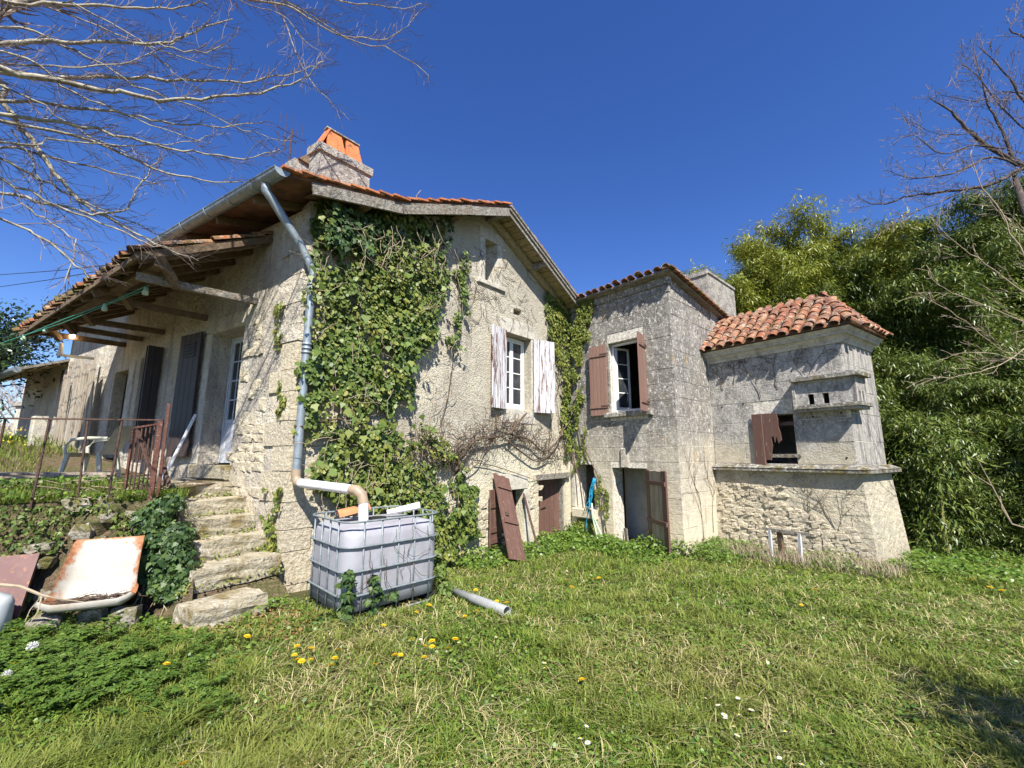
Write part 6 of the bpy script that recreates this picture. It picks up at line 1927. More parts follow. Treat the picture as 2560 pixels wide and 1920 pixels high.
for pts, rr, o in mainv:
    c = curve([z6(x, y, o) for x, y in pts], 6)
    link('stem', MB().tube(c, [rr * (1 - 0.35 * i / len(c)) * (1 + 0.15 * math.sin(i * 2.1)) for i in range(len(c))], 7), M['vine'], VN, True)
mb = MB()
for k in range(340):
    x0 = r_.uniform(180, 1080); y0 = 430 + 90 * math.sin(x0 / 140) + r_.normal() * 60
    u0, z0 = G.uz(1060 + x0 / 3.16, 960 + y0 / 3.16, 0.1)
    mb.tube(stem_walk(G, u0, z0, r_.uniform(0.03, 0.2), r_.choice([-1.5, -1.2, -2.0, 0.9, 2.4, 0.2, 3.0]), int(r_.integers(5, 10)), 0.06, r_, 0.45), r_.uniform(0.0035, 0.0065), 3, False)
for k in range(90):
    x0 = r_.uniform(-120, 260); y0 = r_.uniform(380, 640)
    u0, z0 = G.uz(1060 + x0 / 3.16, 960 + y0 / 3.16, 0.2)
    mb.tube(stem_walk(G, u0, z0, r_.uniform(0.15, 0.36), r_.uniform(-3.1, 3.1), 7, 0.07, r_, 0.4), 0.004, 3, False)
link('twigs', mb, M['vine'], VN)['kind'] = 'stuff'
# dead tendrils on the upper gable and on the dovecote
TD = thing('dead_creeper', G.pt(4.4, 0.02, 5.0), 'dry creeper tendrils clinging to the gable beside the attic window', 'creeper')
mb = MB()
for k in range(70):
    u0, z0 = G.uz(r_.uniform(1150, 1330), r_.uniform(610, 800), 0.0)
    mb.tube(stem_walk(G, u0, z0, 0.022, r_.choice([-1.6, -1.1, -2.2, -0.5]), int(r_.integers(5, 11)), 0.075, r_, 0.45), 0.0045, 3, False)
c = [G.pt(*(lambda q: (q[0], 0.05, q[1]))(G.uz(x, y, 0.05))) for x, y in ((1140, 620), (1148, 760), (1135, 880), (1120, 990), (1100, 1060))]
mb.tube(curve(c), 0.007, 4, False)
link('tendril', mb, M['vine'], TD)['kind'] = 'stuff'
TD2 = thing('dead_creeper', DF.pt(1.4, 0.02, 3.5), 'dark leafless creeper fanning under the dovecote cornice', 'creeper')
def fan(mb, fr, u, z, ang, L, lev, o, rr):
    P = stem_walk(fr, u, z, o, ang, 7, L / 7, r_, 0.16)
    mb.tube(P, [rr * (1 - 0.1 * i) for i in range(7)], 4, False)
    if lev > 0:
        for k in range(3):
            i = int(r_.integers(2, 7))
            q = P[i] - fr.p
            fan(mb, fr, float(q @ fr.d), float(q[2]), ang + r_.choice([-1, 1]) * r_.uniform(0.4, 0.95), L * 0.62, lev - 1, o, rr * 0.7)
mb = MB()
for (u, z, a, L) in ((1.98, 3.1, 1.9, 0.8), (1.45, 3.0, 2.0, 0.9), (1.1, 2.85, 1.75, 1.1), (0.55, 3.2, 1.4, 0.7), (0.3, 3.1, 1.6, 0.6), (2.0, 3.15, 1.2, 0.7)):
    fan(mb, DF, u, z, a, L, 3, 0.014, 0.0075)
link('tendril', mb, M['vine'], TD2)['kind'] = 'stuff'
mb = MB()
for (u, z, a, L) in ((0.75, 0.75, 1.7, 0.6), (1.1, 0.45, 1.6, 0.85), (1.75, 0.35, 1.45, 1.0), (2.25, -0.1, 1.6, 1.3), (0.5, 0.9, 1.9, 0.4)):
    fan(mb, DF, u, z, a, L, 2, 0.105, 0.007)
fan(mb, WS, 0.8, -0.1, 1.6, 1.7, 2, 0.012, 0.007); fan(mb, WS, 1.3, 0.0, 1.5, 1.3, 2, 0.012, 0.007)
TD3 = solo('dead_creeper', mb, M['vine'], DF.pt(1.4, 0.1, 0.2), 'dry brown creeper on the rubble below the dovecote ledge', 'creeper')

# --- ivy on the terrace corner, round the tank and on the stair wall
def mound_ivy(name, base, label, C, n, size, mt, seed, cat='ivy', shape=IVY, part='foliage'):
    r = np.random.default_rng(seed)
    C = np.array(C)    # rows x, y, z, radius
    k = r.integers(len(C), size=n)
    dirs = unit(r.normal(size=(n, 3)))
    dirs[:, 2] = np.abs(dirs[:, 2]) * 0.8
    dirs[:, 1] -= 0.35
    dirs = unit(dirs)
    P = C[k, :3] + dirs * (C[k, 3] * r.uniform(0.72, 1.06, n))[:, None]
    N = dirs + r.normal(size=(n, 3)) * 0.4 + np.array([0, 0, 0.3])
    D = np.array([0, 0, -1.0]) + r.normal(size=(n, 3)) * 0.6
    L = size * r.uniform(0.6, 1.25, n)
    v, f = leaves(P, D, N, L, L, shape)
    T = thing(name, base, label, cat)
    link_np(part, v, [f], M[mt], T)['kind'] = 'stuff'
    return T
C = []
rr_ = np.random.default_rng(3)
for k in range(26):
    f_ = rr_.random()
    s = rr_.uniform(-0.42, 0.02) * (0.5 + 0.5 * f_)
    p = rail_pt(s - 0.16 * f_, 0.02 + 0.34 * f_, 1.12 - 1.0 * f_)
    C.append((*p, rr_.uniform(0.12, 0.20)))
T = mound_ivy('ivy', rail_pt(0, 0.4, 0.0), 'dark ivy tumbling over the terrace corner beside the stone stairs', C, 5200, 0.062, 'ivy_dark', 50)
mb = MB()
for k in range(22):
    p = np.array(C[k][:3])
    mb.tube([p, p + [rr_.normal() * 0.1, -0.12, -0.2], p + [rr_.normal() * 0.15, -0.2, -0.45]], 0.005, 4, False)
link('stem', mb, M['drytwig'], T)
P, D, N, L = wall_ivy(FA, None, 420, 0.06, 0.08, 61, polys_uz=[[(0.15, 0.45), (0.3, 0.45), (0.25, 1.2), (0.12, 1.2)], [(-0.1, -0.1), (0.25, 0.2), (0.2, 0.7), (0.02, 0.6)], [(0.45, 3.2), (0.6, 3.2), (0.58, 3.9), (0.5, 3.9)], [(0.12, 2.3), (0.25, 2.3), (0.25, 2.7), (0.12, 2.7)]], hole=0.2)
v, f = leaves(P, D, N, L, L, IVY)
T = thing('ivy', FA.pt(0.2, 0.05, 0.2), 'few small ivy sprigs on the rough front wall corner', 'ivy')
link_np('foliage', v, [f], M['ivy_young'], T)['kind'] = 'stuff'
C = [(*TF.pt(0.02, 0.04, TZ0 + z), 0.07) for z in (0.05, 0.12, 0.2, 0.3, 0.42, 0.5)] + [(*TF.pt(0.30 + dx, 0.05, TZ0 + z), 0.05) for dx, z in ((0, 0.1), (-0.04, 0.2), (0.02, 0.32), (0, 0.42), (0.1, 0.22), (0.25, 0.2))] + [(*TF.pt(-0.1, -0.15, TZ0 + 0.05), 0.10), (*TF.pt(0.1, 0.1, TZ0 + 0.03), 0.09)]
T = mound_ivy('ivy', TF.pt(0.1, 0.1, TZ0), 'young ivy climbing the corner of the water tank cage', C, 620, 0.06, 'ivy_dark', 52)
mb = MB()
for k in range(14):
    u = r_.uniform(0.15, 1.1)
    mb.tube(stem_walk(TF, u, TZ0 + r_.uniform(0.5, 1.05), 0.045, -1.5, 7, 0.07, r_, 0.4), 0.003, 3, False)
link('stem', mb, M['vine'], T)
C = [(*TF.pt(TU + 0.06, -0.05 - 0.1 * k, TZ0 + z), 0.09) for k, z in enumerate((0.3, 0.5, 0.7, 0.85, 0.95))] + [(*TF.pt(TU + 0.1, 0.0, TZ0 + 0.1), 0.12), (*TF.pt(TU + 0.12, -0.2, TZ0 + 0.35), 0.13), (*TF.pt(TU + 0.1, -0.35, TZ0 + 0.65), 0.13)]
mound_ivy('ivy', TF.pt(TU + 0.1, 0, TZ0), 'ivy spilling between the water tank and the gable wall', C, 900, 0.06, 'ivy', 53)

# ------------------------------------------------------------------ lawn
def outside(x, y):
    p = np.stack([x, y, np.zeros_like(x)], 1)
    def fo(fr):
        q = p - fr.p
        return q @ fr.d, q @ fr.n
    k = np.ones(len(x), bool)
    u, o = fo(G); k &= ~((o < 0.0) & (u > -0.1) & (u < 6.8))
    u, o = fo(WF); k &= ~((o < 0.0) & (u > -0.3) & (u < 2.9) & ~((u > 1.23) & (u < 2.1) & (o > -0.3)))
    u, o = fo(WS); k &= ~((o < 0.0) & (u > -0.1) & (u < 5) & (o > -6))
    u, o = fo(DF); k &= ~((o < 0.12) & (u > -0.5) & (u < DL + 0.1) & (o > -2.5))
    u, o = fo(TF); k &= ~((o < 0.0) & (o > -TO) & (u > 0) & (u < TU))
    s = (p - RAIL_A) @ RAIL_D; d = (p - RAIL_A) @ RAIL_N
    k &= ~((s > -0.1) & (d < 0.18))
    u, o = fo(FA); k &= ~((o < 1.35) & (u > -0.9))
    return k

def scatter(n, y0, y1, seed, xl=-1.36, xr=1.36, pw=0.0):
    r = np.random.default_rng(seed)
    y = y0 * (y1 / y0) ** r.random(n)
    x = r.uniform(xl, xr, n) * y
    k = outside(x, y)
    return x[k], y[k], r

def blades(x, y, z, h, w_, az, lean, curl):
    n = len(x)
    d = np.stack([np.cos(az), np.sin(az), np.zeros(n)], 1)
    s = np.stack([-np.sin(az), np.cos(az), np.zeros(n)], 1)
    P = np.stack([x, y, z], 1)
    up = np.array([0, 0, 1.0])
    m = P + up * (h * 0.55)[:, None] + d * (h * lean * 0.5)[:, None]
    t = P + up * (h * (1.0 - 0.45 * curl))[:, None] + d * (h * (lean + curl))[:, None]
    V = np.stack([P - s * w_[:, None] / 2, P + s * w_[:, None] / 2, m + s * w_[:, None] * 0.42, m - s * w_[:, None] * 0.42, t], 1).reshape(-1, 3)
    b = np.arange(n)[:, None] * 5
    return V, [b + np.array([[0, 1, 2, 3]]), b + np.array([[3, 2, 4]])]

x, y, r = scatter(175000, 1.7, 12.5, 100)
n = len(x)
patch = vnoise(x + 40, y + 40, 1.3, 5)
lush = smooth((-x - 0.5 * y + 0.8) / 1.6) * smooth((4.2 - y) / 1.2)
patch2 = vnoise(x + 44, y + 44, 5.5, 6)
h = 0.85 * (0.026 + 0.05 * r.random(n) ** 1.6 + 0.04 * patch + 0.075 * smooth((patch2 - 0.55) / 0.3)) * (1 + 0.25 * lush) * (1 + 0.25 * smooth((y - 5) / 3))
wd = (0.0042 + 0.0032 * r.random(n)) * (np.maximum(y, 2.2) / 2.4) ** 0.75
V, F = blades(x, y, zg(x, y) - 0.004, h, wd, r.uniform(0, 6.283, n), np.abs(r.normal(0.55, 0.55, n)), r.uniform(0.0, 1.0, n))
tag(link_np('grass', V, F, M['grass']), 'short green lawn grass in front of the farmhouse', 'grass', kind='stuff')
# dry, bent grass in tufts
x, y, r = scatter(40000, 1.7, 9.5, 101, -0.7, 1.36)
n = len(x)
k = vnoise(x + 10, y + 10, 5.3, 9) * 0.55 + vnoise(x + 10, y + 10, 0.8, 19) * 0.35 + 0.25 * r.random(n) > 0.56
x, y = x[k], y[k]; n = len(x)
V, F = blades(x, y, zg(x, y), 0.04 + 0.085 * r.random(n) ** 1.5, (0.003 + 0.003 * r.random(n)) * (y / 2.4) ** 0.7, r.uniform(0, 6.283, n), r.uniform(0.3, 1.6, n), r.uniform(0.3, 1.4, n))
tag(link_np('dry_grass', V, F, M['straw']), 'straw coloured dead grass mixed into the lawn', 'grass', kind='stuff')
# clover and small broad weeds
x, y, r = scatter(80000, 1.7, 11.5, 102)
k = vnoise(x + 15, y + 15, 1.1, 29) + 0.25 * r.random(len(x)) > 0.45
x, y = x[k], y[k]; n = len(x)
P = np.stack([x, y, zg(x, y) + r.uniform(0.01, 0.055, n)], 1)
D = np.stack([r.normal(size=n), r.normal(size=n), r.normal(0, 0.3, n)], 1)
N = np.stack([r.normal(0, 0.4, n), r.normal(0, 0.4, n) - 0.2, np.ones(n)], 1)
L = r.uniform(0.012, 0.028, n) * (y / 2.4) ** 0.55
v, f = leaves(P, D, N, L, L * 0.85, OVAL)
tag(link_np('clover', v, [f], M['weed']), 'low clover and broad leaved weeds among the grass', 'weeds', kind='stuff')

# weeds along the foot of the walls
parts = []
r = np.random.default_rng(66)
def strip(fr, u0, u1, o0, o1, n, hmax, size):
    u = r.uniform(u0, u1, n); o = r.uniform(o0, o1, n) ** 1.0
    q = fr.p + fr.d * u[:, None] + fr.n * o[:, None]
    g = vnoise(q[:, 0] + 33, q[:, 1] + 33, 2.4, 71)
    z = zg(q[:, 0], q[:, 1]) + hmax * (0.25 + 1.1 * g) * r.random(n) ** 0.8 * (1 - 0.6 * (o - o0) / (o1 - o0))
    P = np.stack([q[:, 0], q[:, 1], z], 1)
    D = np.stack([r.normal(size=n), r.normal(size=n) - 0.3, r.normal(-0.2, 0.4, n)], 1)
    N = np.stack([r.normal(0, 0.5, n), r.normal(-0.3, 0.5, n), np.ones(n)], 1)
    L = size * r.uniform(0.5, 1.3, n)
    return leaves(P, D, N, L, L * 0.7, OVAL)
parts.append(strip(G, 2.7, 6.7, 0.05, 0.9, 5200, 0.30, 0.055))
parts.append(strip(G, 5.2, 6.6, 0.02, 0.5, 1500, 0.42, 0.05))
parts.append(strip(WF, 0.0, 2.9, 0.05, 1.2, 6500, 0.30, 0.055))
parts.append(strip(WS, -0.2, 2.0, 0.05, 0.9, 3000, 0.26, 0.05))
parts.append(strip(DF, -0.1, 3.0, 0.2, 1.1, 4500, 0.26, 0.05))
parts.append(strip(DS, -0.2, 3.4, 0.2, 2.0, 5200, 0.22, 0.06))
parts.append(strip(FA, -0.9, -0.1, 0.2, 1.4, 900, 0.16, 0.04))
parts.append(strip(Fr(-3.9, 4.3, 110), 0.0, 1.9, -0.4, 0.6, 1700, 0.10, 0.04))
Vx, Fx = join(parts)
tag(link_np('weeds', Vx, Fx, M['weed']), 'leafy weeds growing along the foot of the walls', 'weeds', kind='stuff')
x = r.uniform(-0.2, 3.2, 2600); o = r.uniform(0.15, 1.3, 2600)
q = DF.p + DF.d * x[:, None] + DF.n * o[:, None]
V, F = blades(q[:, 0], q[:, 1], zg(q[:, 0], q[:, 1]), 0.12 + 0.22 * r.random(2600), np.full(2600, 0.006), r.uniform(0, 6.28, 2600), r.uniform(0.1, 0.7, 2600), r.uniform(0.1, 0.8, 2600))
tag(link_np('dead_stalks', V, F, M['drytwig']), 'brown dead stalks in the grass below the dovecote', 'weeds', kind='stuff')

# feathery weeds in the near corner, below the basin
def fronds(C, n_leaf, mt, name, label, seed):
    r = np.random.default_rng(seed)
    parts = []
    for (cx, cy, cz, H, az) in C:
        rd = np.array([math.cos(az), math.sin(az), 0])
        t = np.linspace(0.12, 1, n_leaf)
        spine = np.array([cx, cy, cz]) + rd * (H * 0.9 * t ** 1.3)[:, None] + np.array([0, 0, 1.0]) * (H * (t * 1.15 - 0.55 * t ** 2.2))[:, None]
        for sgn in (-1, 1):
            sd = np.cross(rd, [0, 0, 1.0]) * sgn
            D = sd + rd * 0.6 + r.normal(size=(n_leaf, 3)) * 0.22
            N = np.array([0, 0, 1.0]) - rd * 0.2 + r.normal(size=(n_leaf, 3)) * 0.25
            L = H * 0.30 * np.sin(np.pi * (0.12 + 0.86 * t)) + 0.008
            v, f = leaves(spine, D, N, L, L * 0.34, LANCE)
            parts.append((v, f))
            D2 = unit(D)
            for ff in (0.35, 0.65):
                for s2 in (-1, 1):
                    v, f = leaves(spine + D2 * (L * ff)[:, None], D2 * 0.7 + rd * s2 * 0.7 + r.normal(size=(n_leaf, 3)) * 0.15, N, L * 0.42, L * 0.22, LANCE)
                    parts.append((v, f))
    Vx, Fx = join(parts)
    tag(link_np(name, Vx, Fx, M[mt]), label, 'weeds', kind='stuff')
r = np.random.default_rng(90)
C = []
for k in range(330):
    px = r.uniform(-60, 560); py = 1800 - (560 - px) * 0.12 * r.random() - r.random() * 210
    if px > 330: py = max(py, 1590)
    p = at_z(px, py, 0.03)
    if not outside(np.array([p[0]]), np.array([p[1]]))[0]: continue
    hh = 0.10 + 0.10 * r.random() + 0.07 * (px < 300)
    C.append((p[0], p[1], float(zg(p[0], p[1])), hh, r.uniform(0, 6.28)))
fronds(C, 11, 'weed_lush', 'cow_parsley', 'lush feathery weeds growing in front of the enamel trough', 91)

# growth on the bank and on the terrace
parts = []
r = np.random.default_rng(93)
n = 5200
s = r.uniform(0.1, 3.6, n); t = r.random(n)
P = np.array([rail_pt(a, 0.24 * b + 0.10 * r.random(), 1.12 - 1.12 * b) for a, b in zip(s, t)])
g = vnoise(s * 1.0 + 5, t * 1.5 + 5, 2.2, 44) > 0.44
P = P[g]; n = len(P)
L = r.uniform(0.015, 0.055, n)
parts.append(leaves(P, np.array([0, 0, -1.0]) + r.normal(size=(n, 3)) * 0.7, RAIL_N + r.normal(size=(n, 3)) * 0.5 + np.array([0, 0, 0.4]), L, L, IVY))
Vx, Fx = join(parts)
tag(link_np('creeper_leaves', Vx, Fx, M['ivy']), 'scattered creeper leaves over the rubble bank', 'creeper', kind='stuff')
n = 26000
d = r.random(n) ** 1.8 * 9.0; s = r.uniform(-0.1, 1.0, n) * (3.2 + d * 1.2)
q = RAIL_A + RAIL_D * s[:, None] - RAIL_N * d[:, None]
qq = q - FA.p
k = ~(((qq @ FA.n) < 0.9) & ((qq @ FA.d) < 7.5)) & ((qq @ FA.n) > 0.05)
q = q[k]; d = d[k]; n = len(q)
hfar = smooth((d - 3.5) / 3)
V, F = blades(q[:, 0], q[:, 1], tz(q[:, 0], q[:, 1]) - 0.01, 0.05 + 0.10 * r.random(n) + 0.14 * hfar, 0.006 + 0.008 * hfar, r.uniform(0, 6.28, n), np.abs(r.normal(0.4, 0.3, n)), r.uniform(0, 0.7, n))
tag(link_np('terrace_grass', V, F, M['grass']), 'rough grass growing on the terrace', 'grass', kind='stuff')
n = 5200
d = r.random(n) * 2.4; s = r.uniform(0.0, 4.2, n)
q = RAIL_A + RAIL_D * s[:, None] - RAIL_N * (d - 0.12)[:, None]
qq = q - FA.p
k = ((qq @ FA.n) > 0.95) & (vnoise(q[:, 0] + 30, q[:, 1] + 30, 2.0, 14) > 0.35)
q = q[k]; n = len(q)
P = np.stack([q[:, 0], q[:, 1], tz(q[:, 0], q[:, 1]) + r.uniform(0.0, 0.09, n)], 1)
L = r.uniform(0.02, 0.06, n)
v, f = leaves(P, r.normal(size=(n, 3)), np.array([0, -0.4, 1.0]) + r.normal(size=(n, 3)) * 0.4, L, L * 0.8, OVAL)
tag(link_np('terrace_weeds', v, [f], M['weed']), 'low weeds and ground ivy along the terrace edge', 'weeds', kind='stuff')
mb = MB()
for k in range(130):
    p = rail_pt(r.uniform(0.0, 4.0), -r.uniform(-0.2, 1.6), 0)
    if (p - FA.p) @ FA.n < 0.95: continue
    z0 = float(tz(p[0], p[1])) + 0.03
    a = r.uniform(0, 6.28)
    d_ = RAIL_D * math.cos(a) * 1.3 + RAIL_N * math.sin(a) * 0.6
    L_ = r.uniform(0.1, 0.5)
    mb.tube([p + [0, 0, z0], p + d_ * L_ * 0.5 + [0, 0, z0 + 0.05 * r.random()], p + d_ * L_ + [0, 0, z0 + 0.12 * r.random()]], 0.005, 4)
tag(link('brushwood', mb, M['drytwig'], None), 'cut brushwood sticks strewn along the terrace edge', 'sticks', kind='stuff')
n = 900
q = np.stack([r.uniform(-3.3, -2.0, n), r.uniform(4.2, 5.1, n)], 1)
P = np.stack([q[:, 0], q[:, 1], zg(q[:, 0], q[:, 1]) + 0.012 + 0.02 * r.random(n)], 1)
L = r.uniform(0.02, 0.05, n)
v, f = leaves(P, r.normal(size=(n, 3)) * [1, 1, 0.3], np.array([0, 0, 1.0]) + r.normal(size=(n, 3)) * 0.5, L, L * 0.6, OVAL)
tag(link_np('leaf_litter', v, [f], M['deadleaf']), 'brown leaf litter at the foot of the stairs', 'leaves', kind='stuff')

# moss and seedlings on the awning eaves and between the steps
r = np.random.default_rng(95)
parts = []
for k in range(16):
    u = r.uniform(1.3, 7.2); q = r.choice([1.5, 1.42, 1.2]); sz = r.uniform(0.05, 0.13)
    c = AW(u, q, aw_z(q, u) + 0.13)
    m = int(r.integers(40, 90))
    P = c + r.normal(size=(m, 3)) * np.array([sz, sz, sz * 0.5])
    L = r.uniform(0.02, 0.05, m)
    parts.append(leaves(P, r.normal(size=(m, 3)) + np.array([0, 0, 0.3]), np.array([0, -0.3, 1.0]) + r.normal(size=(m, 3)) * 0.5, L, L * 0.5, OVAL))
Vx, Fx = join(parts)
tag(link_np('roof_moss', Vx, Fx, M['ivy_young']), 'moss and seedlings growing along the awning tiles', 'moss', kind='stuff')
parts = []
for (u, zt_, ob) in ((-0.16, 0.20, 1.2), (0.26, 0.41, 1.0), (0.62, 0.62, 0.95), (0.94, 0.84, 0.93), (1.33, 1.05, 0.9), (-0.84, -0.02, 1.3)):
    m = 150
    o = r.random(m) ** 0.8 * ob
    o = np.where(r.random(m) < 0.6, o, ob * r.choice([0.12, 0.95], m) + r.normal(size=m) * 0.05)
    P = np.array([fa(u - abs(r.normal()) * 0.06, a, zt_ + 0.01 + abs(r.normal()) * 0.035) for a in o])
    L = r.uniform(0.012, 0.04, m)
    parts.append(leaves(P, r.normal(size=(m, 3)), np.array([0.2, -0.4, 1.0]) + r.normal(size=(m, 3)) * 0.4, L, L * 0.8, OVAL))
Vx, Fx = join(parts)
tag(link_np('stair_weeds', Vx, Fx, M['ivy_young']), 'small weeds rooted in the joints of the stone steps', 'weeds', kind='stuff')

# ------------------------------------------------------------------ flowers
def petal_mesh(name, n, r0, mt, rings):
    parts = []
    r = np.random.default_rng(1)
    for rad, lift, cnt in rings:
        a = np.linspace(0, 6.283, cnt, endpoint=False) + r.random()
        D = np.stack([np.cos(a), np.sin(a), np.full(cnt, lift)], 1)
        parts.append(leaves(np.zeros((cnt, 3)), D, np.tile([0, 0, 1.0], (cnt, 1)), np.full(cnt, rad), np.full(cnt, rad * 0.42), OVAL))
    v, f = join(parts)
    return mesh_np(name, v, f, mt)
DH = petal_mesh('dandelion_head', 14, 0.022, M['petal_y'], ((0.023, 0.12, 14), (0.019, 0.45, 12), (0.012, 1.2, 9)))
YH = petal_mesh('daisy_petals', 12, 0.013, M['petal_w'], ((0.0145, 0.1, 13), (0.0145, 0.2, 11)))
sm_ = MB().tube([(0, 0, -0.11), (0.004, 0.003, -0.05), (0, 0, 0)], 0.0025, 5)
STEM = bpy.data.meshes.new('flower_stem'); STEM.from_pydata(sm_.v, [], sm_.f); STEM.materials.append(M['weed'])
dm = MB().lathe((0, 0, 0), [(0, 0.006), (0.004, 0.005), (0.0055, 0.002), (0.005, 0.0)], 8)
DISK = bpy.data.meshes.new('daisy_disk'); DISK.from_pydata(dm.v, [], dm.f); DISK.materials.append(M['petal_y'])
cl = MB()
for k in range(90):
    d_ = unit(r.normal(size=3)); cl.tube([d_ * 0.006, d_ * 0.024], 0.0008, 3, False)
    q_ = unit(np.cross(d_, [0.3, 0.2, 0.9])) * 0.005
    cl.add([d_ * 0.024 + q_, d_ * 0.024 - q_, d_ * 0.029], [(0, 1, 2)])
CLOCK = bpy.data.meshes.new('seed_head'); CLOCK.from_pydata(cl.v, [], cl.f); CLOCK.materials.append(M['petal_w'])
def flower(px, py, kind, k):
    h = {'d': 0.10, 'y': 0.08, 'c': 0.16}[kind] * (0.85 + 0.3 * ((k * 37) % 10) / 10)
    p = at_z(px, py, -0.05 + h)
    for _ in range(3):
        p = at_z(px, py, float(zg(p[0], p[1])) + h)
    sc = {'d': 1.25, 'y': 1.15, 'c': 1.2}[kind] * (0.85 + 0.35 * ((k * 53) % 10) / 10) * (1 + 0.10 * max(0, p[1] - 4))
    nm, lb, ct, gp_ = {'d': ('dandelion', 'yellow dandelion in flower in the lawn', 'dandelion', 'dandelions in the lawn'),
                      'y': ('daisy', 'small white daisy in the lawn', 'daisy', 'daisies in the lawn'),
                      'c': ('dandelion_clock', 'round white dandelion seed head among feathery weeds', 'dandelion', 'dandelion seed heads')}[kind]
    T = thing(nm, (p[0], p[1], p[2] - h), lb, ct, gp_)
    tx, ty = ((k * 29) % 11 - 5) * 0.05, ((k * 17) % 11 - 8) * 0.06
    rot = Matrix.Rotation(ty, 4, 'X') @ Matrix.Rotation(tx, 4, 'Y')
    Mh = Matrix.Translation(Vector(p)) @ rot @ Matrix.Scale(sc, 4)
    inst('flower_head' if kind != 'c' else 'seed_head', {'d': DH, 'y': YH, 'c': CLOCK}[kind], Mh, T)
    if kind == 'y': inst('disk', DISK, Mh, T)
    inst('stem', STEM, Matrix.Translation(Vector(p)) @ Matrix.Scale(h / 0.10, 4), T)
DAN = [(60, 448), (720, 448), (1022, 420), (1068, 330), (1070, 288), (1283, 372), (1345, 382), (1273, 410), (1285, 430), (1302, 437), (1343, 430), (1462, 387), (1446, 424), (1430, 455), (1657, 282), (1778, 343), (1866, 350), (1837, 371), (1867, 374), (1705, 410), (1731, 410), (1832, 420), (1934, 383), (1967, 341), (1618, 452), (1855, 195), (1984, 233), (2008, 243), (2060, 220), (2055, 130), (2085, 107), (2146, 178), (2188, 184), (795, 882), (1800, 225)]
DAN2 = [(238, 88), (260, 117), (352, 82), (375, 77), (1310, 128), (1250, 195), (302, 516), (2065, 118), (2117, 132), (1995, 85)]
DAI2 = [(140, 445), (140, 468), (322, 718), (295, 772), (327, 790), (836, 598), (976, 597), (890, 627), (917, 670), (922, 683), (980, 670), (1034, 648), (957, 720), (973, 758), (1178, 742), (1155, 855), (1253, 885), (237, 48)]
DAI = [(1837, 308), (1817, 343), (1982, 357), (1858, 442), (2143, 333), (2198, 320)]
k = 0
for lst, ox, kd in ((DAN, 0, 'd'), (DAN2, 1280, 'd'), (DAI2, 1280, 'y'), (DAI, 0, 'y'), ([(140, 372), (30, 492)], 0, 'c')):
    for (a, b) in lst:
        flower(ox + a / 1.728, 1400 + b / 1.728, kd, k); k += 1

# ------------------------------------------------------------------ bare trees
def twigs(mb, P, rr, r, lev, spread=0.8, Lr=(0.25, 0.7), step=0.13, upb=0.1, rmin=0.0018):
    """side shoots along a polyline"""
    P = np.array(P)
    seg = np.linalg.norm(np.diff(P, axis=0), axis=1)
    tot = seg.sum(); cum = np.concatenate([[0], np.cumsum(seg)])
    s = step * (0.5 + r.random())
    while s < tot:
        i = min(np.searchsorted(cum, s) - 1, len(P) - 2); i = max(i, 0)
        p = P[i] + (P[i + 1] - P[i]) * ((s - cum[i]) / seg[i])
        d = unit(P[i + 1] - P[i])
        q = unit(d + unit(np.cross(d, r.normal(size=3))) * spread * r.uniform(0.5, 1.2) + np.array([0, 0, upb * r.random()]))
        L = r.uniform(*Lr) * (0.5 + 0.5 * (1 - s / tot))
        n = 5
        pts = [p]
        for k in range(n - 1):
            q = unit(q + r.normal(size=3) * 0.14 + d * 0.07)
            pts.append(pts[-1] + q * L / (n - 1))
        r0 = max(rmin, rr * 0.55)
        mb.tube(pts, np.linspace(r0, rmin * 0.75, n), 4 if lev > 0 else 3, False)
        if lev > 0:
            twigs(mb, pts, r0, r, lev - 1, spread, (Lr[0] * 0.45, Lr[1] * 0.5), step * 0.85, upb, rmin)
        s += step * r.uniform(0.6, 1.5)

def bare_tree(base, trunk_pts, trunk_r, limbs, label, mt, mt2, seed, lev=1, step=0.13, Lr=(0.25, 0.7), rmin=0.0018, group=None):
    r = np.random.default_rng(seed)
    T = thing('bare_tree', base, label, 'tree', group)
    link('trunk', MB().tube(trunk_pts, trunk_r, 10), M[mt], T, True)
    mb = MB()
    for pts, r0, r1 in limbs:
        c = curve([np.array(p) for p in pts], 4)
        c = [q + r.normal(size=3) * 0.012 for q in c]
        rad = np.linspace(r0, r1, len(c)) * (1 + 0.12 * r.random(len(c)))
        link('limb', MB().tube(c, rad, 6), M[mt], T, True)
        twigs(mb, c, r1 * 1.5, r, lev, step=step, Lr=Lr, rmin=rmin)
    link('twigs', mb, M[mt2], T)['kind'] = 'stuff'
    return T
def cx(x, y):
    return x / 1.975, y / 1.975
def limb_px(pts, y0=3.5, y1=5.1, jit=0):
    out = []
    for (x, y) in pts:
        X, Y = cx(x, y)
        out.append(at_y(X, Y, y0 + (y1 - y0) * X / 1000 + jit))
    return out
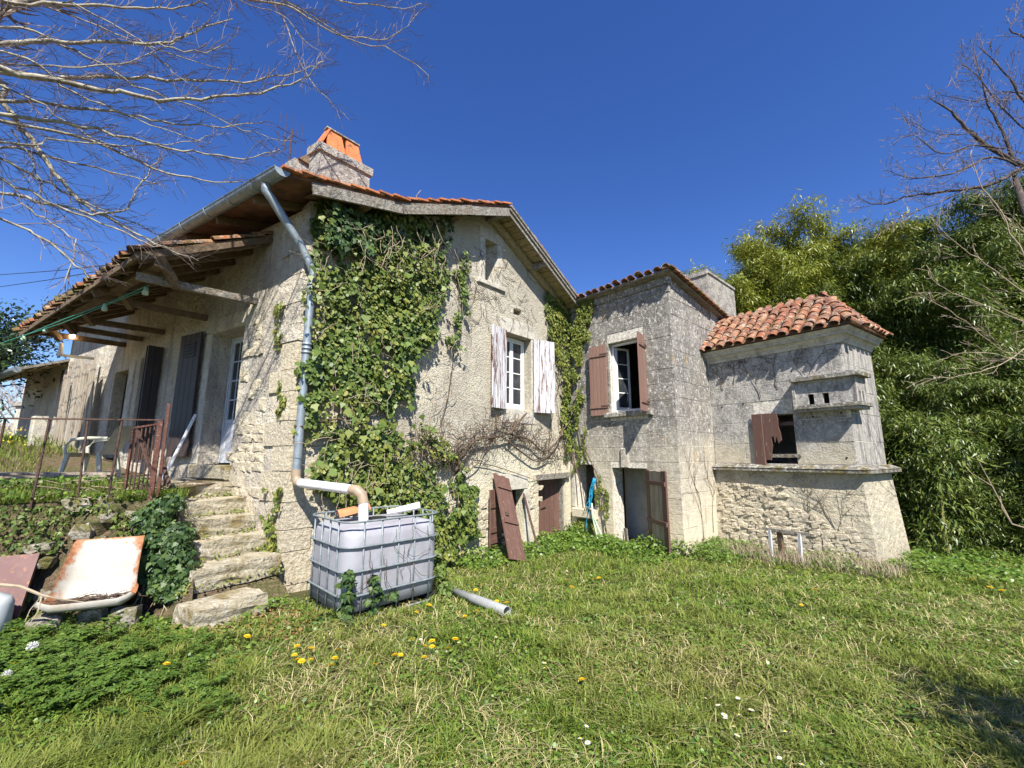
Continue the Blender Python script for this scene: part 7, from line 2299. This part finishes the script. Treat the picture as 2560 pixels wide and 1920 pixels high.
LT = [
    ([(-250, 60), (0, 20), (300, 15), (600, 35), (850, 45), (1020, 10)], 0.024, 0.007), ([(-200, 150), (0, 60), (90, 20), (180, -20)], 0.05, 0.035),
    ([(-250, 215), (0, 212), (200, 200), (450, 205), (800, 215), (920, 175), (1040, 130), (1150, 90)], 0.026, 0.006), ([(780, 218), (960, 255), (1130, 225)], 0.009, 0.004),
    ([(-250, 340), (0, 355), (250, 380), (560, 380), (900, 395), (1200, 400), (1400, 365), (1560, 330)], 0.026, 0.005),
    ([(-250, 300), (0, 340), (350, 410), (600, 460), (800, 490), (1050, 485), (1280, 460), (1480, 390), (1600, 300)], 0.030, 0.005),
    ([(-250, 480), (0, 490), (350, 530), (640, 570), (860, 610), (1100, 620), (1300, 600)], 0.022, 0.004),
    ([(-250, 520), (0, 560), (400, 620), (700, 700), (950, 740), (1200, 780), (1380, 740)], 0.022, 0.004),
    ([(-250, 560), (0, 600), (480, 700), (760, 830), (1000, 890), (1200, 905)], 0.020, 0.004),
    ([(-250, 690), (0, 720), (350, 800), (600, 860), (820, 920)], 0.016, 0.004), ([(-250, 890), (0, 950), (250, 1010), (500, 1060), (620, 1020), (700, 900), (790, 770)], 0.018, 0.005),
    ([(-60, 380), (20, 510), (150, 680), (300, 900), (420, 1010), (560, 1090), (760, 1200), (970, 1280)], 0.030, 0.006),
    ([(-250, 760), (0, 880), (300, 1020), (560, 1130), (720, 1200), (860, 1230)], 0.016, 0.004), ([(-200, 680), (0, 770), (200, 880), (420, 1000), (640, 1090), (830, 1170)], 0.016, 0.004),
    ([(-200, 1010), (0, 1080), (250, 1200), (400, 1330), (450, 1380)], 0.012, 0.006), ([(60, 640), (130, 740), (200, 900), (190, 1000)], 0.010, 0.004),
    ([(0, 130), (240, 190), (500, 320), (720, 450), (950, 520), (1200, 640), (1450, 700)], 0.012, 0.003), ([(0, 250), (300, 420), (560, 540), (800, 640), (1000, 700)], 0.012, 0.003),
    ([(0, 420), (260, 560), (500, 700), (700, 790)], 0.010, 0.003), ([(200, 20), (500, 130), (760, 240), (980, 310), (1180, 350)], 0.012, 0.003), ([(300, 0), (620, 150), (830, 330), (930, 420)], 0.009, 0.003),
    ([(1000, -60), (1200, 0), (1400, 20), (1550, 110), (1700, 180), (1880, 190), (1990, 150), (2080, 60)], 0.022, 0.004), ([(1700, 180), (1900, 230), (2050, 320), (2120, 390)], 0.011, 0.003),
    ([(1350, 20), (1450, 240), (1520, 380), (1600, 470), (1700, 570)], 0.010, 0.004), ([(1600, -20), (1800, 20), (1950, 40), (2100, 20)], 0.016, 0.004), ([(1180, 0), (1380, 60), (1500, 200), (1640, 300)], 0.008, 0.003),
    ([(0, 700), (300, 690), (600, 720), (900, 700), (1100, 660)], 0.010, 0.003), ([(100, 1000), (220, 1080), (360, 1180), (365, 1230), (330, 1440)], 0.008, 0.004), ([(0, 300), (400, 330), (640, 300), (860, 210)], 0.010, 0.003),
]
tb = np.array([-6.4, 3.0, float(zg(-6.4, 3.0)) - 0.1])
limbs = []
rj = np.random.default_rng(15)
for pts, a, b in LT:
    P = limb_px(pts, jit=rj.uniform(-0.35, 0.5))
    if pts[0][0] <= 0:
        P = [np.array([-6.35, 3.05, max(3.0, min(6.6, 0.6 * P[0][2] + 1.9))])] + P
        a *= 1.25
    elif pts[0][0] >= 1000:
        P = [np.array([-3.6, 3.4, 6.9]), ] + P
    limbs.append((P, a * 0.82, b))
limbs.append(([np.array([-6.35, 3.05, 5.4]), np.array([-5.0, 3.2, 6.5]), np.array([-3.6, 3.4, 6.9])], 0.05, 0.03))
bare_tree(tb, [tb, tb + [0.02, 0.02, 2.0], tb + [0.04, 0.05, 4.5], tb + [0.1, 0.0, 7.5]], [0.20, 0.16, 0.12, 0.06], limbs, 'leafless pale-barked tree arching its branches over the awning', 'bark', 'twig', 200, lev=1, step=0.085, Lr=(0.22, 0.66), rmin=0.0024)

def rx(x, y, Y):
    return at_y(1800 + x / 1.659, y / 1.659, Y)
RT = [([(1500, 640), (1261, 700), (1100, 770), (900, 800), (800, 810), (650, 850), (590, 825)], 0.05, 0.008, 10.0), ([(1450, 760), (1261, 690), (1100, 600), (1000, 510), (940, 450), (860, 400)], 0.08, 0.008, 10.2),
      ([(1220, 670), (1150, 500), (1100, 400), (1050, 200)], 0.04, 0.008, 10.4), ([(1400, 560), (1261, 420), (1180, 300), (1060, 180)], 0.04, 0.006, 10.0), ([(1230, 690), (1130, 650), (960, 720), (780, 740), (690, 700)], 0.03, 0.006, 9.7),
      ([(1400, 300), (1300, 180), (1200, 120), (1250, 40)], 0.03, 0.006, 9.8), ([(1180, 620), (1050, 600), (920, 640), (800, 560), (720, 600)], 0.02, 0.005, 9.9), ([(1350, 420), (1200, 380), (1050, 420), (900, 380)], 0.022, 0.005, 10.2),
      ([(1050, 540), (980, 560), (860, 540), (760, 480)], 0.014, 0.004, 10.0), ([(1000, 800), (880, 850), (760, 900), (660, 930)], 0.014, 0.004, 9.8), ([(1300, 560), (1180, 460), (1080, 330), (1000, 270), (950, 330)], 0.02, 0.005, 10.3)]
limbs = [([rx(x, y, Y) for x, y in p], a, b) for p, a, b, Y in RT]
tb = np.array([14.6, 10.6, -0.35])
bare_tree(tb, [tb, [14.4, 10.5, 2.5], [13.9, 10.4, 5.0], [13.6, 10.2, 6.4], [13.2, 10.1, 9.0]], [0.26, 0.22, 0.17, 0.12, 0.05], limbs, 'dark leafless tree reaching over the bamboo', 'bark_dark', 'twig', 210, lev=2, step=0.15, Lr=(0.4, 1.0), rmin=0.005)
SB = [([(1400, 1250), (1261, 1060), (1160, 880), (1080, 750), (1040, 620)], 0.016, 0.004), ([(1400, 1300), (1261, 1210), (1100, 1100), (980, 1010), (870, 900)], 0.016, 0.003), ([(1400, 1400), (1261, 1330), (1050, 1250), (900, 1180), (860, 1100)], 0.014, 0.003),
      ([(1261, 1450), (1150, 1520), (1000, 1560), (850, 1570)], 0.010, 0.003), ([(1400, 1100), (1261, 960), (1180, 900), (1120, 830)], 0.012, 0.003), ([(1300, 1480), (1150, 1440), (1020, 1330), (900, 1260), (810, 1210)], 0.010, 0.003), ([(1261, 1500), (1100, 1460), (960, 1470)], 0.008, 0.003)]
limbs = [([rx(x, y, 6.6) for x, y in p], a * 0.8, b) for p, a, b in SB]
tb = np.array([9.7, 6.4, -0.35])
bare_tree(tb, [tb, [9.5, 6.5, 1.2], [9.3, 6.6, 2.4], [9.1, 6.6, 3.6]], [0.05, 0.045, 0.03, 0.015], limbs, 'slender pale sapling with thin bare shoots before the bamboo', 'drytwig', 'drytwig', 220, lev=1, step=0.16, Lr=(0.3, 0.75), rmin=0.003)
bt2 = [at_y(2560 + 90, 1345, 4.2), at_y(2530, 1310, 4.2), at_y(2505, 1270, 4.25), at_y(2500, 1245, 4.25), at_y(2510, 1225, 4.25)]
T = thing('budding_shoot', at_z(2640, 1400, -0.1), 'bare shoot with opening yellow buds beside the bamboo', 'shoot')
base_ = np.array([bt2[0][0] + 0.1, bt2[0][1] - 0.1, -0.1])
link('stem', MB().tube([base_, base_ + [0.02, 0, 0.5], bt2[0], bt2[1], at_y(2480, 1215, 4.2), at_y(2448, 1155, 4.2)], [0.012, 0.01, 0.008, 0.007, 0.005, 0.003], 6).tube([bt2[1], at_y(2505, 1270, 4.2), at_y(2500, 1240, 4.2)], [0.006, 0.005, 0.003], 5).tube([at_y(2480, 1215, 4.2), at_y(2440, 1190, 4.2), at_y(2418, 1175, 4.2)], [0.004, 0.003, 0.002], 5), M['drytwig'], T)
bud = np.array([at_y(2446, 1150, 4.2), at_y(2452, 1142, 4.2), at_y(2418, 1172, 4.2), at_y(2412, 1165, 4.2), at_y(2500, 1215, 4.2)])
v, f = leaves(bud, np.array([0, 0, 1.0]) + r.normal(size=(5, 3)) * 0.5, np.array([0, -1.0, 0.2]) + r.normal(size=(5, 3)) * 0.3, np.full(5, 0.06), np.full(5, 0.05), HEART)
link_np('bud', v, [f], M['ivy_young'], T)['kind'] = 'stuff'

# ------------------------------------------------------------------ bamboo
def bamboo_mesh(seed, H, nculm, nspray, low, size):
    r = np.random.default_rng(seed)
    cm = MB()
    PP = []; DD_ = []; NN = []; LL = []
    for c in range(nculm):
        b = np.array([r.normal() * 0.45, r.normal() * 0.45, 0])
        a = r.uniform(0, 6.283)
        out = np.array([math.cos(a), math.sin(a), 0])
        h = H * r.uniform(0.72, 1.05)
        t = np.linspace(0, 1, 9)
        pts = [b + np.array([0, 0, h * (q - 0.17 * q ** 5)]) + out * (h * 0.17 * q ** 2.6) for q in t]
        cm.tube(pts, np.linspace(0.028, 0.005, 9), 6, False)
        for s in range(nspray):
            q = low + (1 - low) * r.random() ** 0.85
            i = min(int(q * 8), 7); p = pts[i] + (pts[i + 1] - pts[i]) * (q * 8 - i)
            aa = r.uniform(0, 6.283)
            o2 = np.array([math.cos(aa), math.sin(aa), 0.25 * r.normal() + 0.15])
            L = r.uniform(0.2, 0.75) * (1.1 - 0.45 * q)
            tip = p + o2 * L + np.array([0, 0, -0.30 * L * L])
            m = int(r.integers(9, 17))
            f_ = r.random(m) ** 0.6
            P = p + (tip - p) * f_[:, None] + r.normal(size=(m, 3)) * 0.06
            D = o2 * 0.75 + np.array([0, 0, -0.75]) + r.normal(size=(m, 3)) * 0.55
            N = np.array([0, 0, 1.0]) + o2 * 0.6 + r.normal(size=(m, 3)) * 0.4
            PP.append(P); DD_.append(D); NN.append(N); LL.append(size * r.uniform(0.6, 1.25, m))
    P = np.concatenate(PP); L = np.concatenate(LL)
    v, f = leaves(P, np.concatenate(DD_), np.concatenate(NN), L, L * 0.17, LANCE)
    return cm, v, f
def bamboo_kind(seed, H, nculm, nspray, low, size, mt):
    cm, v, f = bamboo_mesh(seed, H, nculm, nspray, low, size)
    me = bpy.data.meshes.new('culms'); me.from_pydata(cm.v, [], cm.f); me.materials.append(M['culm']); me.update()
    return me, mesh_np('foliage', v, [f], M[mt])
KB = [bamboo_kind(301, 8.6, 10, 360, 0.25, 0.14, 'bamboo'), bamboo_kind(302, 8.2, 10, 360, 0.22, 0.14, 'bamboo_dark'), bamboo_kind(303, 5.2, 10, 260, 0.05, 0.135, 'bamboo_dark'), bamboo_kind(304, 3.0, 10, 150, 0.03, 0.13, 'bamboo_dark')]
def bamboo(x, y, k, sc, az, label, group):
    T = thing('bamboo', (x, y, -0.32), label, 'bamboo', group)
    T.rotation_euler = (0, 0, az)
    T.scale = (sc, sc, sc)
    for nm, me in zip(('culm', 'foliage'), KB[k]):
        o = bpy.data.objects.new(nm, me); put(o, T)
        if nm == 'foliage': o['kind'] = 'stuff'
r = np.random.default_rng(310)
TALL = [(7.3, 13.8, 0, 1.1), (7.8, 14.4, 0, 1.15), (8.2, 13.3, 0, 1.12), (9.0, 13.8, 0, 1.29), (9.6, 14.4, 0, 1.34), (10.1, 13.4, 0, 1.29), (10.6, 14.2, 0, 1.34), (8.8, 15.0, 0, 1.22), (7.4, 12.9, 0, 0.98), (9.4, 12.9, 0, 1.16),
        (10.6, 12.8, 1, 1.14), (11.4, 12.4, 1, 1.2), (12.2, 12.0, 1, 1.18), (12.9, 12.6, 1, 1.32), (13.6, 11.8, 1, 1.3), (14.4, 12.4, 1, 1.44), (15.2, 11.6, 1, 1.38), (13.2, 13.8, 1, 1.44), (15.8, 13.2, 1, 1.5), (12.0, 13.8, 1, 1.32), (16.5, 12.0, 1, 1.44), (17.5, 13.5, 1, 1.44), (14.0, 10.6, 1, 1.14), (11.6, 11.4, 1, 0.96), (12.8, 11.0, 1, 1.08)]
for (x, y, k, s) in TALL:
    bamboo(x, y, k, s * r.uniform(0.95, 1.05), r.uniform(0, 6.28), 'tall arching bamboo in the yellow-green grove behind the dovecote' if k == 0 else 'tall dark green bamboo in the grove beside the dovecote', 'tall bamboo of the yellow-green grove' if k == 0 else 'tall bamboo of the dark grove')
for (x, y, s) in ((9.9, 11.2, 1.0), (10.9, 10.4, 1.0), (11.9, 9.6, 1.05), (9.2, 12.2, 1.0), (12.9, 8.9, 1.1), (11.0, 12.0, 1.1), (10.2, 9.8, 0.8), (11.4, 8.6, 0.85), (13.6, 8.2, 1.1)):
    bamboo(x, y, 2, s, r.uniform(0, 6.28), 'middling bamboo with drooping sprays in front of the tall grove', 'middling bamboo of the grove')
for (x, y, s) in ((9.0, 9.6, 1.25), (9.9, 8.9, 0.85), (10.8, 8.1, 1.2), (8.6, 10.6, 1.1), (11.8, 7.6, 0.9), (9.3, 9.0, 0.6), (10.2, 8.2, 0.6), (12.6, 7.2, 1.2), (11.0, 7.3, 0.55)):
    bamboo(x, y, 3, s, r.uniform(0, 6.28), 'low leafy bamboo sprouting at the edge of the lawn', 'low bamboo at the lawn edge')

# ------------------------------------------------------------------ evergreens and the far side
def leafy_tree(base, H, rad, nclump, per, size, label, mt, seed, name='evergreen_tree', cat='tree', low=0.35, group=None):
    r = np.random.default_rng(seed)
    T = thing(name, base, label, cat, group)
    b = np.array(base)
    mb = MB().tube([b - [0, 0, 0.1], b + [0.05, 0, H * 0.4], b + [0, 0.05, H * 0.85]], [0.09, 0.07, 0.02], 7)
    PP = []; NN = []
    for k in range(nclump):
        d = unit(r.normal(size=3)); d[2] = abs(d[2]) if r.random() < 0.7 else d[2]
        c = b + [0, 0, H * (low + (1 - low) * 0.5)] + d * np.array([rad, rad, H * (1 - low) * 0.5]) * r.uniform(0.45, 1.0)
        mb.tube([b + [0, 0, H * 0.35], (b + [0, 0, H * 0.45]) * 0.4 + c * 0.6, c], [0.025, 0.012, 0.004], 4, False)
        q = c + r.normal(size=(per, 3)) * rad * 0.17
        PP.append(q); NN.append(np.tile(d, (per, 1)))
    P = np.concatenate(PP); n = len(P)
    N = np.concatenate(NN) + r.normal(size=(n, 3)) * 0.6 + np.array([0, 0, 0.5])
    D = r.normal(size=(n, 3)) + np.concatenate(NN) * 0.8
    L = size * r.uniform(0.6, 1.2, n)
    v, f = leaves(P, D, N, L, L * 0.4, OVAL)
    link('trunk', mb, M['bark_dark'], T)
    link_np('crown', v, [f], M[mt], T)['kind'] = 'stuff'
    return T
p = at_y(-10, 960, 11.0)
leafy_tree((p[0] - 0.3, p[1], 2.2), 3.4, 1.25, 90, 60, 0.13, 'dark glossy evergreen standing beyond the terrace', 'evergreen', 400, low=0.12)
p = at_y(105, 1000, 16.0)
leafy_tree((p[0], p[1] + 1.0, 2.2), 2.0, 0.9, 36, 40, 0.12, 'small yellow-green shrub growing behind the shed post', 'bamboo', 401, low=0.1, name='shrub', cat='shrub')
leafy_tree((3.85, 0.35, 0.0), 3.3, 0.95, 80, 70, 0.11, 'broad evergreen shrub shading the near corner of the lawn', 'evergreen', 402, low=0.12, name='shrub', cat='shrub')
for k, (px, Y, H) in enumerate(((-30, 30, 6.0), (40, 27, 4.6), (110, 33, 6.0), (160, 30, 5.0), (70, 36, 6.5))):
    p = at_y(px, 1060, Y); b = np.array([p[0], p[1], 2.0])
    rr2 = np.random.default_rng(500 + k)
    limbs = []
    for j in range(9):
        a = rr2.uniform(0, 6.28); z0 = H * rr2.uniform(0.2, 0.6)
        e = np.array([math.cos(a) * H * 0.32, math.sin(a) * H * 0.32, H * rr2.uniform(0.25, 0.45)])
        limbs.append(([b + [0, 0, z0], b + [0, 0, z0] + e * 0.5, b + [0, 0, z0] + e], 0.05, 0.015))
    bare_tree(b, [b, b + [0.1, 0, H * 0.5], b + [0, 0.1, H]], [0.13, 0.09, 0.02], limbs, 'distant leafless tree beyond the boundary wall', 'farhaze', 'farhaze', 520 + k, lev=1, step=0.35, Lr=(0.6, 1.5), rmin=0.012, group='distant leafless trees')
# yellow flowers in the rough grass of the terrace
r = np.random.default_rng(600)
n = 60
P = np.array([at_y(r.uniform(-20, 60), r.uniform(1085, 1150), r.uniform(9.5, 12)) for _ in range(n)])
P[:, 2] = tz(P[:, 0], P[:, 1]) + r.uniform(0.15, 0.3, n)
v, f = leaves(P, r.normal(size=(n, 3)), np.array([0, -0.6, 1.0]) + r.normal(size=(n, 3)) * 0.3, np.full(n, 0.03), np.full(n, 0.035), OVAL)
tag(link_np('buttercups', v, [f], M['petal_y']), 'haze of yellow flowers in the rough grass beyond the railing', 'flowers', kind='stuff')
